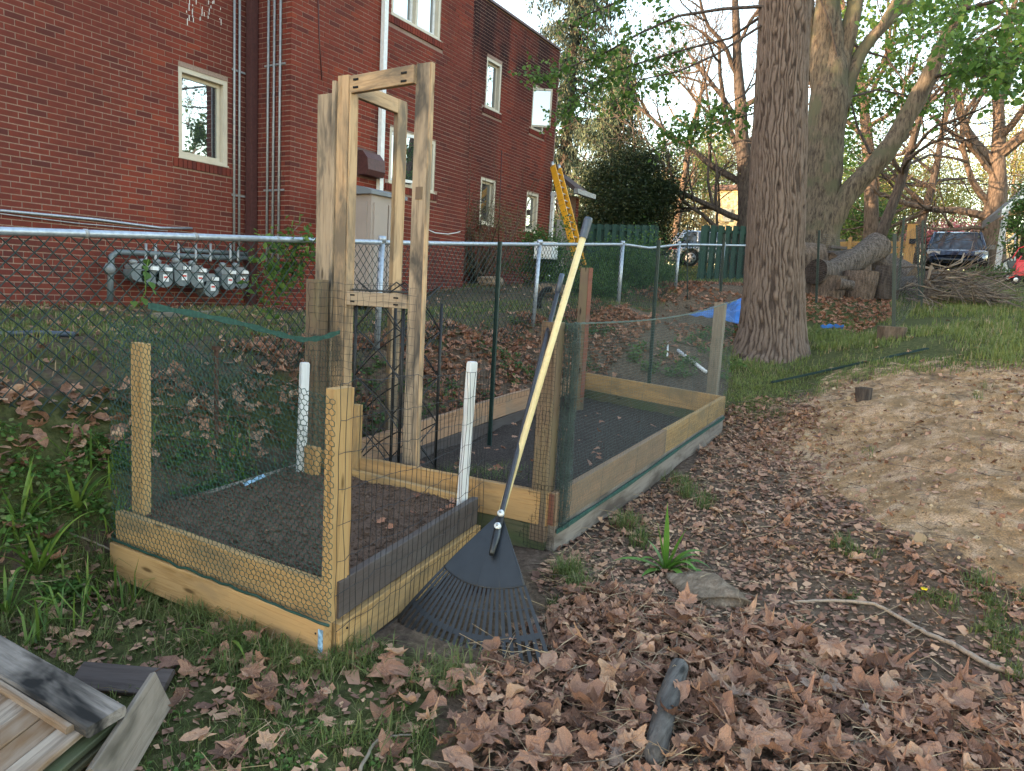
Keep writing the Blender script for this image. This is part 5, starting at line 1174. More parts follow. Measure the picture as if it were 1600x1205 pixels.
# sunlit tree
zz = 26.5
bare_tree(P(1545, 428, zz), 7.0, .50, 9, 'big tree with orange sunlit upper limbs and thick low bare branches beside the dark car', mat='barks', dirs=[
    (.33, (-.35, 1, .12), 4.6, .17), (.40, (-.3, 1, .25), 4.4, .14), (.34, (-.2, -.7, .1), 2.6, .15), (.30, (-.4, .8, -.2), 3.2, .09), (.60, (-.1, .75, .75), 4.2, .20), (.66, (-.1, -.9, .75), 5.0, .22), (.85, (-.1, .5, 1.2), 4.6, .2), (.95, (.1, -.4, 1.2), 4.6, .18), (.75, (-.3, -.7, .8), 4, .14), (.55, (-.5, .9, .3), 3.6, .12)], lev=4, kids=(3, 5), up=.05, minr=.009, wob=.13)
def cloud_tree(base, centre, rad, n, mat, lsize, seed, lab, name='bush', cat='bush', trunk=True, clump=60, tmat='barkd', hang=0, inner=.35):
    """foliage as many clumps of small leaves spread through an uneven crown"""
    rr = np.random.default_rng(seed); centre = np.asarray(centre, float); rad = np.asarray(rad, float); t = thing(name, base, lab, cat)
    d = nrm(rr.normal(0, 1, (clump, 3))); rad_f = rr.uniform(inner, 1.02, (clump, 1))**.7; cc = centre+d*rad_f*rad*(1+.18*rr.normal(0, 1, (clump, 1))); m = n//clump; cs = rad.mean()*.30
    C = cc[:, None]+rr.normal(0, 1, (clump, m, 3))*cs*rr.uniform(.5, 1.1, (clump, 1, 1))*np.array([1, 1, .75]); C = C.reshape(-1, 3); V, F = leaf_cards(C, lsize, rr, .55)
    tag(obj('foliage', V, F, M[mat], t, local=False), kind='stuff')
    out = []
    b = np.asarray(base, float)
    for i in range(0, clump, 2):
        mid = b*.4+cc[i]*.6-np.array([0, 0, .12*rad[2]]); out += [(b, mid, .03*rad[2]**.5, .018, 1), (mid, cc[i], .018, .008, 0)]
    V, F = seg_mesh(out, .02); obj('stems', V, F, M[tmat], t, local=False)
    return t
def spruce(base, h, R, seed, lab, mat, n_lev=34, dens=1.0, lsize=.16):
    rr = np.random.default_rng(seed); base = np.asarray(base, float); t = thing('tree', base, lab, 'tree'); V, F = tube(np.array([base, base+[0, 0, h*.5], base+[0, 0, h]]), [.32, .2, .03], 10); obj('trunk', V, F, M['barkd'], t)
    out = []; C = []
    for k in range(n_lev):
        f = k/n_lev; z = h*(.06+.92*f); rl = R*(1-f)**.8*rr.uniform(.75, 1.1)+.3; nb = 8
        for j in range(nb):
            a = rr.uniform(0, 6.28); L = rl*rr.uniform(.6, 1.1); q = base+[0, 0, z]; d = np.array([math.cos(a), math.sin(a), -.05]); n = 7
            for s in range(n):
                d = nrm(d+[0, 0, -.10 if s < 4 else .12]+rr.normal(0, .05, 3)); q2 = q+d*L/n; out.append((q, q2, .03*(1-s/n)+.006, .03*(1-(s+1)/n)+.005, 0))
                m = int(7*dens)
                for _ in range(m):  # hanging branchlets
                    hgt = rr.uniform(.1, .75)*(.5+.5*s/n); b = q+(q2-q)*rr.random()+rr.normal(0, .12, 3)*[1, 1, .3]; kk = 4
                    for u in range(kk): C.append(b+[0, 0, -hgt*u/kk]+rr.normal(0, .035, 3))
                q = q2
    V, F = seg_mesh(out, .02); tag(obj('branches', V, F, M['barkd'], t, local=False), kind='stuff')
    C = np.array(C); n = len(C); s = lsize*rr.uniform(.6, 1.3, n); a = rr.uniform(0, 6.28, n); d = nrm(np.stack([np.cos(a)*.45, np.sin(a)*.45, -np.ones(n)], -1)); w = nrm(np.cross(d, rr.normal(0, 1, (n, 3))))
    V = np.stack([C, C+d*s[:, None]*.5+w*s[:, None]*.16, C+d*s[:, None], C+d*s[:, None]*.5-w*s[:, None]*.16], 1).reshape(-1, 3); F = np.arange(n)[:, None]*4+np.arange(4)[None]
    tag(obj('foliage', V, F, M[mat], t, local=False), kind='stuff')
for i, (x, y) in enumerate(((4.8, 15.5), (1.2, 14.5), (-2.4, 15.5))):  # unseen trees added to keep the low sun off the multi stemmed tree
    spruce((x, y, .8), 15, 3.2, 11+i, ['tall spruce behind the brick house, nearest its middle', 'tall spruce behind the brick house, between two others', 'tall spruce behind the left part of the brick house'][i], 'ever', 24, .5, .3)
def gbase(px, z, py=430): p = P(px, py, z); p[2] = float(zg(p[0], p[1])); return p
spruce(gbase(872, 30), 17, 4.6, 1, 'tall drooping dark spruce rising behind the right end of the brick house', 'ever', 40, .9, .17)
spruce(gbase(948, 27), 8.6, 2.5, 2, 'paler loose evergreen between the spruce and the dark bush', 'ever2', 26, .8, .15)
b = gbase(982, 24.5); cloud_tree(b, b+[0, 0, 2.35], (1.25, 1.35, 2.0), 52000, 'yew', .085, 3, 'dense rounded dark evergreen bush above the left green fence panel', clump=90, inner=.5)
b = gbase(935, 25); cloud_tree(b, b+[0, 0, 1.8], (.9, 1.2, 1.6), 16000, 'yew', .09, 4, 'dark evergreen shrub between the entry and the rounded bush', clump=50)
# back row: yellow green spring trees, olive scrub and wood edge
def back_clouds():
    spec = [(1345, 330, 46, (3, 3.5, 3), 'sunleaf', 'yellow green spring tree left of the sunlit pale house'), (1420, 335, 48, (3, 3.2, 2.6), 'sunleaf', 'bright yellow green tree above the roof of the dark car'), (1480, 322, 50, (3, 3.6, 3), 'sunleaf', 'yellow green tree between the dark car and the sunlit trunk'),
            (1580, 290, 52, (3, 4, 3.6), 'olive', 'olive spring tree behind the porch roof'), (1500, 365, 44, (1.5, 2.4, .9), 'pink', 'pink blossoming shrub behind the dark car'), (1440, 368, 45, (1, 1.6, .8), 'pink', 'small pink blossoming shrub left of the dark car'),
            (1090, 320, 50, (3, 4, 4), 'olive', 'olive green budding tree seen through the arching bare branches'), (1030, 345, 46, (2.5, 3.5, 2.6), 'olive', 'low olive scrub behind the silver car'), (1110, 255, 55, (2.5, 2.2, 2.6), 'sunleaf', 'ochre topped tree standing above the olive wood edge'), (1180, 345, 48, (2, 3, 2.5), 'olive', 'olive scrub directly left of the furrowed trunk'),
            (1300, 345, 40, (2, 3.4, 2.4), 'shrub', 'dark green bush behind the multi stemmed tree'), (1345, 350, 36, (1.5, 2.0, 1.8), 'shrub', 'green bush behind the cedar fence'), (1550, 250, 60, (3, 4, 4), 'olive', 'pale olive tree crown beyond the sunlit tree')]
    spec += [(1385, 290, 44, (3, 3.2, 2.6), 'sunleaf', 'tall yellow green crown behind the leaning limb'), (1455, 285, 46, (3, 3.6, 2.8), 'sunleaf', 'tall yellow green crown between the limb and the sunlit tree'), (1075, 275, 48, (3, 3.4, 3), 'canopy', 'fresh green crown behind the arching bare tree'), (1150, 250, 50, (3, 3, 3), 'olive', 'olive crown high behind the arching bare tree'), (1330, 275, 42, (2.5, 3, 3), 'canopy', 'fresh green crown between the two big trunks and the limb'), (1000, 300, 46, (2.5, 3, 3), 'olive', 'olive crown just right of the rounded dark bush'), (1590, 200, 50, (3, 4, 4), 'sunleaf', 'sunlit yellow green crown at the right edge above the porch')]
    for i, (px, py, z, r, m, lab) in enumerate(spec):
        c = P(px, py, z); b = c.copy(); b[2] = float(zg(c[0], c[1])); cloud_tree(b, c, r, 7500 if m != 'pink' else 3000, m, .15 if m != 'pink' else .12, 40+i, lab, 'tree' if r[2] > 2 else 'bush', 'tree' if r[2] > 2 else 'bush', clump=70, inner=.1)
back_clouds()
def wood_edge():
    rr = np.random.default_rng(77); out = []
    for i in range(60):
        a = rr.uniform(-.75, .62); d = rr.uniform(60, 85); x, y = math.cos(a)*d, math.sin(a)*d; z = float(zg(x, y)); h = rr.uniform(8, 14); p = np.array([x, y, z-.3]); q = p+[rr.normal(0, .5), rr.normal(0, .5), h]; out.append((p, q, .2, .05, 1))
        for k in range(34):
            f = rr.uniform(.12, 1); b = p+(q-p)*f; dd = nrm(rr.normal(0, 1, 3)+[0, 0, .5]); e = b+dd*rr.uniform(1, 3); out.append((b, e, .035, .012, 0)); 
            for m in range(3): e2 = e+nrm(dd+rr.normal(0, .6, 3))*1.2; out.append((b+(e-b)*rr.uniform(.4, 1), e2, .016, .008, 0))
    V, F = seg_mesh(out, .03); o = obj('distant_wood', V, F, M['twig'], None, local=False); tag(o, 'bare wood edge far behind the fences, reading as one mass', 'wood', kind='stuff')
    n = 26000; a = rr.uniform(-.78, .65, n); d = rr.uniform(62, 90, n); x, y = np.cos(a)*d, np.sin(a)*d; z = zbase(x, y)+rr.gamma(2.0, 1.7, n); V, F = leaf_cards(np.stack([x, y, z], -1), .34, rr, .7); o = obj('distant_undergrowth', V, F, M['olive'], None, local=False); tag(o, 'olive undergrowth along the distant wood edge', 'undergrowth', kind='stuff')
wood_edge()
# trees across the yard to the south, seen only as reflections
def reflect_trees():
    for i, (x, y, h) in enumerate(((6, -17, 12), (15, -20, 13), (1, -19, 11), (24, -22, 12))):
        bare_tree((x, y, float(zg(x, y))), h, .3, 60+i, ['bare tree mirrored in the lower house windows', 'bare tree mirrored in the upper house windows', 'bare tree reflected in the leftmost window', 'bare tree reflected in the far windows'][i], lev=4, kids=(3, 5), up=.1, minr=.012, leaves='canopy', lsize=.14)
reflect_trees()

# ------------------------------------------------------------------ background objects
def green_fence(px0, px1, ytop, z, z1, lab, n):
    n = int(np.linalg.norm((P(px1, ytop, z1)-P(px0, ytop, z))[:2])/.122)
    a = P(px0, ytop, z); b = P(px1, ytop+(2 if px0 < 1000 else 3), z1); ga = float(zg(a[0], a[1])); gb = float(zg(b[0], b[1])); g = min(ga, gb)-.05
    t = thing('board_fence', (a[0], a[1], g), lab, 'fence'); d = (b-a)[:2]; L = np.linalg.norm(d); d = d/L; nn = np.array([d[1], -d[0]]); nn = nn if nn@a[:2] < 0 else -nn
    for zz_ in (.30, 1.0, 1.62):
        board('rail', [a[0], a[1], g+zz_], [b[0], b[1], g+zz_], .09, .04, M['greenfence'], t)
    for i in range(n):
        f = (i+.5)/n; p = a[:2]*(1-f)+b[:2]*f; off = nn*(.05 if i % 2 == 0 else -.05); top = a[2]*(1-f)+b[2]*f-(0 if i % 2 == 0 else .015)
        board('board', [p[0]+off[0], p[1]+off[1], g], [p[0]+off[0], p[1]+off[1], top], .145, .02, M['greenfence'], t, up=(d[0], d[1], 0))
    for p in (a, b): board('fence_post', [p[0], p[1], g-.1], [p[0], p[1], p[2]-.02], .09, .09, M['greenfence'], t, up=(0, 1, 0))
green_fence(921, 1027, 350, 22, 22.4, 'left green painted shadowbox fence panel beneath the rounded dark bush', 17)
green_fence(1099, 1240, 352, 21.5, 22.2, 'right green painted shadowbox fence panel running behind the furrowed trunk', 23)
def cedar_fence():
    a = P(1290, 376, 27); b = P(1432, 376, 26.0); t = thing('cedar_rail_fence', (a[0], a[1], a[2]-1), 'low warm cedar fence with wide top rail behind the log pile', 'fence'); d = b-a
    for f, h in ((0, .38),): 
        for k in range(2): board('rail', a-[0, 0, .13+.24*k], b-[0, 0, .13+.24*k], .19, .03, M['cedar'], t)
    for f in (.0, .28, .56, .84): p = a+d*f; board('fence_post', p-[.05, 0, 1.7], p+[-.05, 0, .12], .12, .12, M['cedar'], t, up=(0, 1, 0))
    board('low_board', a-[0, 0, .9], b-[0, 0, .9], .7, .03, M['darkboard'], t)
    p = P(1426, 352, 24.5); t = thing('cedar_gate_post', p-[0, 0, 1.2], 'wide cedar gate post with a small dark box beside the dark car', 'post')
    board('post_board', p-[0, 0, 1.5], p, .30, .10, M['cedar'], t, up=(0, 1, 0)); boxobj('dark_box', P(1426, 377, 24.4), (.1, .2, .16), M['interior'], t); board('post_cap', p+[0, 0, .0], p+[0, 0, .04], .34, .14, M['cedar'], t, up=(0, 1, 0))
cedar_fence()
def car(name, pos, heading, L, Wd, H, paint, lab, wr=.34, flip=False):
    """car with its front towards +x in its own frame"""
    t = thing(name, pos, lab, 'car'); ca, sa = math.cos(heading), math.sin(heading); pos = np.asarray(pos, float)
    def T(p): p = np.asarray(p, float).reshape(-1, 3); return np.stack([pos[0]+p[:, 0]*ca-p[:, 1]*sa, pos[1]+p[:, 0]*sa+p[:, 1]*ca, pos[2]+p[:, 2]], -1)
    hb = H*.56; xf, xr = L/2, -L/2; wx = (L*.31, -L*.30)
    # body stations: x, z bottom, z top, half width
    st = [(xr, .42, hb*.80, Wd*.40), (xr+.07, .30, hb*.95, Wd*.46), (xr+.35, .25, hb, Wd*.5), (xr+1.1, .25, hb, Wd*.5), (0, .24, hb*.99, Wd*.5), (xf-1.45, .24, hb*.97, Wd*.5), (xf-.9, .24, hb*.93, Wd*.49), (xf-.4, .24, hb*.86, Wd*.47), (xf-.1, .26, hb*.74, Wd*.42), (xf, .36, hb*.60, Wd*.36)]
    V = []; F = []
    sec = lambda x, a, b, w: [(x, -w*.93, a), (x, -w, a+.12), (x, -w, a+(b-a)*.55), (x, -w*.96, b-.07), (x, -w*.86, b), (x, 0, b+.025), (x, w*.86, b), (x, w*.96, b-.07), (x, w, a+(b-a)*.55), (x, w, a+.12), (x, w*.93, a)]
    # densify
    xs = np.linspace(xr, xf, 41); S = np.array(st)
    for x in xs: V += sec(x, *[np.interp(x, S[:, 0], S[:, i]) for i in (1, 2, 3)])
    m = 11
    for i in range(len(xs)-1):
        for j in range(m):
            k = (j+1) % m; xm = (xs[i]+xs[i+1])/2
            F.append((i*m+j, i*m+k, (i+1)*m+k, (i+1)*m+j))
    V = np.array(V, float)
    # wheel arches: lift lower side vertices
    for w in wx:
        for q in V:
            dx = abs(q[0]-w)
            if dx < wr+.07 and q[2] < wr+math.sqrt(max(0, (wr+.07)**2-dx**2)): q[2] = wr+math.sqrt(max(0, (wr+.07)**2-dx**2)); 
    F.append(tuple(range(m))); F.append(tuple(range((len(xs)-1)*m+m-1, (len(xs)-1)*m-1, -1)))
    obj('body', T(V), F, paint, t, smooth=True)
    # cabin: glass block then roof and pillars
    cb = [(-L*.46, hb-.03, Wd*.45), (xf-1.25, hb-.05, Wd*.45), (xf-2.0, H-.06, Wd*.36), (-L*.36, H-.05, Wd*.36)]
    pv = [(cb[i][0], s*cb[i][2], cb[i][1]) for s in (-1, 1) for i in range(4)]; obj('windows', T(pv), [(0, 1, 2, 3), (7, 6, 5, 4), (1, 5, 6, 2), (0, 3, 7, 4), (2, 6, 7, 3), (0, 4, 5, 1)], M['carglass'], t)
    rv = [(-L*.38, -Wd*.37, H-.07), (xf-1.95, -Wd*.37, H-.075), (xf-1.95, Wd*.37, H-.075), (-L*.38, Wd*.37, H-.07), (-L*.33, -Wd*.31, H), (xf-2.2, -Wd*.31, H-.005), (xf-2.2, Wd*.31, H-.005), (-L*.33, Wd*.31, H)]
    obj('roof', T(rv), [tuple(f) for f in BOXF], paint, t)
    for s in (-1, 1):
        for (x0, x1, w) in ((xf-1.25, xf-2.0, .05), (-L*.05, -L*.08, .035), (-L*.46, -L*.36, .09), (-L*.24, -L*.24, .03)):
            p0 = T((x0, s*Wd*.452, hb-.04))[0]; p1 = T((x1, s*Wd*.365, H-.05))[0]; tubeobj('pillar', [p0, p1], w, paint, t, 8)
        mp = [(xf-1.5, s*Wd*.5, hb+.02), (xf-1.42, s*Wd*.60, hb+.0)]
        q = [(xf-1.62, s*Wd*.49, hb-.02), (xf-1.38, s*Wd*.49, hb-.02), (xf-1.38, s*(Wd*.49+.2), hb+.0), (xf-1.58, s*(Wd*.49+.2), hb+.0)]
        pz = [(a, b, c+.15) for a, b, c in q]; obj('mirror', T(q+pz), [tuple(f) for f in BOXF], paint, t)
        hl = [(xf-.16, s*Wd*.26, hb*.62), (xf-.02, s*Wd*.26, hb*.62), (xf-.22, s*Wd*.46, hb*.66), (xf-.30, s*Wd*.46, hb*.66)]; obj('headlight', T(hl+[(a, b, c+.12) for a, b, c in hl]), [tuple(f) for f in BOXF], M['galvlt'], t)
        tl = [(xr-.01, s*Wd*.30, hb*.78), (xr+.12, s*Wd*.30, hb*.78), (xr+.32, s*Wd*.505, hb*.80), (xr+.06, s*Wd*.47, hb*.80)]; obj('tail_lamp', T(tl+[(a, b, c+.15) for a, b, c in tl]), [tuple(f) for f in BOXF], M['redlamp'], t)
        for w in wx:
            c = T((w, s*(Wd/2-.11), wr))[0]; ax = T((w, s*(Wd/2), wr))[0]-c; ax = nrm(ax)
            wh = tubeobj('wheel', [c-ax*.10, c-ax*.09, c+ax*.09, c+ax*.10], [wr*.9, wr, wr, wr*.9], M['tyre'], t, 24)
            tubeobj('rim', [c+ax*.101, c+ax*.112], wr*.66, M['galvlt'], wh, 20)
            for k in range(5): a = k*1.2566; u = T((w+math.cos(a)*wr*.4, s*(Wd/2-.11), wr+math.sin(a)*wr*.4))[0]; tubeobj('rim_gap', [u+ax*.110, u+ax*.115], wr*.14, M['tyre'], wh, 8)
    obj('grille', T([(xf-.02, -Wd*.24, hb*.42), (xf+.012, -Wd*.24, hb*.42), (xf+.012, Wd*.24, hb*.42), (xf-.02, Wd*.24, hb*.42), (xf-.1, -Wd*.26, hb*.62), (xf-.035, -Wd*.26, hb*.62), (xf-.035, Wd*.26, hb*.62), (xf-.1, Wd*.26, hb*.62)]), [tuple(f) for f in BOXF], M['blackplastic'], t)
    return t
cp = P(1487, 428, 25.6); car('parked_car', cp, math.pi+.02, 4.5, 1.9, 1.5, M['cardark'], 'dark blue parked car seen from the front behind the brush pile')
sp_ = P(1120, 420, 30.5); car('parked_car', sp_, math.radians(-63), 4.4, 1.8, 1.52, M['carsilver'], 'silver parked car seen from the side between the green fence panels')
def log_(name, p0, p1, r, lab, mat='barkl', cut='cut', seed=1, r2=None, grp=None):
    p0, p1 = np.asarray(p0, float), np.asarray(p1, float); L = np.linalg.norm(p1-p0); n = max(6, int(L/.04)); pts = p0+(p1-p0)*np.linspace(0, 1, n)[:, None]; k = 56
    r2 = r2 or r; rad = np.linspace(r, r2, n)*(1+.06*np.sin(np.linspace(0, 4, n)+seed)); t = thing(name, (p0+p1)/2-[0, 0, r], lab, 'log' if name == 'log' else 'stump', grp)
    an = np.arange(k)*2*np.pi/k; T = nrm(p1-p0); u = nrm(np.cross(T, [.3, .1, 1.] if abs(T[2]) < .9 else [1., 0, 0])); v = np.cross(T, u)
    SS, AA = np.meshgrid(np.linspace(0, L, n), an, indexing='ij'); rid = 1-np.abs(2*vn(AA/(2*np.pi)*15+vn(SS*4, AA*0, seed), SS*9, seed)-1); w = np.clip((AA-5.9)/.38, 0, 1)
    R = rad[:, None]*(1+.16*(vn(np.cos(AA)*1.2+4, np.sin(AA)*1.2+SS, seed)-.5))+(rid-.6)*r*.09; R = R*(1-w)+R[:, :1]*w
    V = pts[:, None]+R[..., None]*(np.cos(AA)[..., None]*u+np.sin(AA)[..., None]*v); V = V.reshape(-1, 3); i = np.arange(n-1)[:, None]*k; j = np.arange(k)[None]; F = np.stack([i+j, i+(j+1) % k, i+k+(j+1) % k, i+k+j], -1).reshape(-1, 4)
    obj('log_bark', V, F, M[mat], t, smooth=True)
    for e, s in ((0, -1), (n-1, 1)):
        ring = V.reshape(n, k, 3)[e]; c = ring.mean(0); Vc = np.concatenate([ring, ring*.5+c*.5+T*s*.004, [c]]); Fc = [(q, (q+1) % k, k+(q+1) % k, k+q) if s < 0 else (q, k+q, k+(q+1) % k, (q+1) % k) for q in range(k)]+[(k+q, k+(q+1) % k, 2*k) for q in range(k)]
        obj('cut_face', Vc, Fc, M[cut], t)
    return t
log_('log', P(1292, 430, 13.6), P(1372, 385, 14.6), .22, 'big grey log leaning across the top of the pile', seed=3, r2=.27)
log_('log', P(1300, 410, 15.6), P(1350, 404, 15.8), .22, 'brown log lying level behind the big leaning log', seed=31, mat='barkd')
log_('log', P(1395, 447, 13.6), P(1425, 440, 14.2), .13, 'small split log at the right foot of the pile by the green posts', seed=32, mat='barkd')
log_('log', P(1310, 444, 13.0), P(1332, 447, 13.0), .10, 'short thin log end on the leaves before the stump sections', seed=33, mat='barkl')
log_('log', P(1345, 402, 15.2), P(1418, 440, 14.6), .33, 'thick log sloping down to the right behind the big leaning one', seed=4, mat='barkl')
log_('log', P(1274, 424, 13.3), P(1300, 432, 13.8), .24, 'short log with dark hollow end at the left of the pile', cut='cutd', seed=5)
log_('log', P(1248, 405, 14.6), P(1284, 405, 14.6), .30, 'pale log lying at the back left of the pile by the trunk', mat='barks', seed=6)
for i, (px, w, yt, yb, z, lab) in enumerate(((1289, 56, 431, 458, 13.6, 'wide low stump section at the left foot of the log pile'), (1343, 48, 424, 456, 13.5, 'middle stump section with split bark under the leaning log'), (1384, 36, 416, 455, 13.4, 'dark upright stump section right under the sloping log'), (1262, 26, 430, 457, 13.7, 'dark stump section touching the furrowed trunk outline'), (1345, 30, 410, 428, 14.4, 'small reddish round set under the leaning log'))):
    r = w*z/FPX/2; b = P(px, yb, z); tp = P(px, yt, z); log_('tree_stump', b-[0, 0, .15], np.array([b[0], b[1], tp[2]]), r, lab, mat='barkd' if i in (2, 3) else 'bark', cut='cut' if i != 3 else 'cutd', seed=10+i)
b = P(1452, 456, 13.4); log_('tree_stump', b-[0, 0, .1], P(1455, 424, 13.4), .125, 'upright grey log end standing left of the brush pile', seed=20)
b = P(1391, 530, 9.0); log_('tree_stump', b-[0, 0, .15], b+[0, 0, .16], .16, 'crumbling pale stump at the foot of the nearest green post', mat='barks', seed=22)
b = P(1350, 618, 6.6); b = GH(1350, 621, float(zg(*GH(1350, 621, .8)[:2]))); q_ = b
log_('tree_stump', P(1350, 622, 6.45)-[0, 0, .08], P(1350, 606, 6.45), .07, 'small dark rotten stump on the sandy mound', mat='barkd', cut='cutd', seed=23)
def planks():
    for i, (a, b, w, lab) in enumerate((((1292, 378, 16), (1312, 376, 16.2), .05, 'dark flat board on top of the stack behind the logs'), ((1290, 386, 15.8), (1315, 388, 16), .06, 'dark weathered board in the middle of the stack behind the logs'), ((1288, 394, 15.7), (1314, 394, 15.9), .05, 'lowest dark board in the stack behind the logs'))):
        t = thing('old_board', P(*a), lab, 'board'); board('plank', P(*a), P(*b), w, .3, M['darkboard'], t)
planks()
def brush_pile():
    rr = np.random.default_rng(8); out = []
    for i in range(420):
        px = rr.uniform(1415, 1545); w = 1-abs((px-1470)/85)**2; y = 470-rr.random()*48*max(w, .15); z = 13.6+rr.normal(0, .5); p = P(px, y, z); d = nrm(np.array([rr.normal(0, .6), -1+rr.normal(0, .7), rr.normal(-.05, .28)])); L = rr.uniform(.4, 1.5); q = p
        bend = rr.normal(0, .12, 3); r = rr.choice([.004, .006, .009, .014])
        for s in range(6):
            d = nrm(d+bend+rr.normal(0, .07, 3)); q2 = q+d*L/6; q2[2] = max(q2[2], float(zbase(q2[0], q2[1]))+.02); out.append((q, q2, r*(1-s/8), r*(1-(s+1)/8), 0)); q = q2
    for path, r in (([(1455, 415, 13), (1449, 440, 13), (1460, 452, 12.9), (1475, 458, 12.8)], .028), ([(1455, 412, 13), (1480, 418, 13), (1502, 410, 13.2), (1506, 396, 13.4)], .016), ([(1470, 424, 13), (1530, 430, 12.6), (1560, 440, 12.2), (1588, 456, 11.8)], .014), ([(1400, 418, 13.6), (1430, 416, 13.5), (1458, 420, 13.4)], .03)):
        pts = [P(*q) for q in path]
        for a in range(len(pts)-1): out.append((pts[a], pts[a+1], r, r*.8, 1))
    V, F = seg_mesh(out, .012); tag(obj('brush_pile', V, F, M['twig'], None, local=False), 'tangled pile of bare cut branches in front of the dark car', 'brush pile', kind='stuff')
brush_pile()
def tarp():
    c = P(1115, 490, 10.4); g = float(zg(c[0], c[1])); t = thing('tarp', c, 'crumpled bright blue tarp left of the furrowed trunk behind the netting', 'tarp'); n = 40; V = []
    q = [P(1068, 495, 10.2), P(1155, 508, 10.0), P(1163, 463, 11.0), P(1120, 484, 10.8)]
    for i in range(n):
        for j in range(n):
            u, v = i/(n-1), j/(n-1); p = q[0]*(1-u)*(1-v)+q[1]*u*(1-v)+q[2]*u*v+q[3]*(1-u)*v; p = p+[0, 0, .08*abs(2*vn(u*3.2, v*2.2, 3)-1)+.04*vn(u*9, v*9, 4)-.04]; V.append(p)
    F = [(i*n+j, (i+1)*n+j, (i+1)*n+j+1, i*n+j+1) for i in range(n-1) for j in range(n-1)]; V = np.array(V); V2 = V-[0, 0, .006]; o = n*n
    obj('tarp_sheet', np.concatenate([V, V2]), F+[tuple(o+k for k in reversed(f)) for f in F], M['bluetarp'], t)
    pb = P(1310, 512, 11.2); t2 = thing('tarp', pb, 'small faded blue strip of tarp on the leaves right of the trunk', 'tarp'); pts = [P(1282, 513, 11.2), P(1300, 511, 11.2), P(1318, 513, 11.1)]; ribbon('tarp_strip', pts, .09, M['bluetarp'], t2)
tarp()
def pipes():
    for a, b, r, lab in (((1058, 563, 8.8), (1101, 604, 8.2), .022, 'white plastic pipe lying in the grass behind the far bed board'), ((1042, 556, 9), (1040, 585, 8.6), .012, 'short white plastic strip in the weeds behind the far bed board')):
        t = thing('plastic_pipe', P(*a), lab, 'pipe'); p, q = P(*a), P(*b); p[2] = max(p[2], float(zg(p[0], p[1]))+.03); q[2] = max(q[2], float(zg(q[0], q[1]))+.03); tubeobj('pipe_tube', [p, (p+q)/2, q], r, M['white'], t)
    a, b = P(1208, 579, 7.7), P(1448, 560, 8.0)
    for q in (a, b): q[2] = float(zg(q[0], q[1]))+.03
    t = thing('metal_post', a, 'dark green steel post lying flat in the grass beyond the sand', 'post'); x, y, z = frame(a, b); w = .017
    hull_prism('post_profile', [a+y*w, a+y*w+z*w, a+y*w*.7+z*w, a+y*w*.7+z*.006, a-y*w*.7+z*.006, a-y*w*.7+z*w, a-y*w+z*w, a-y*w], b-a, M['postgreen'], t)
pipes()
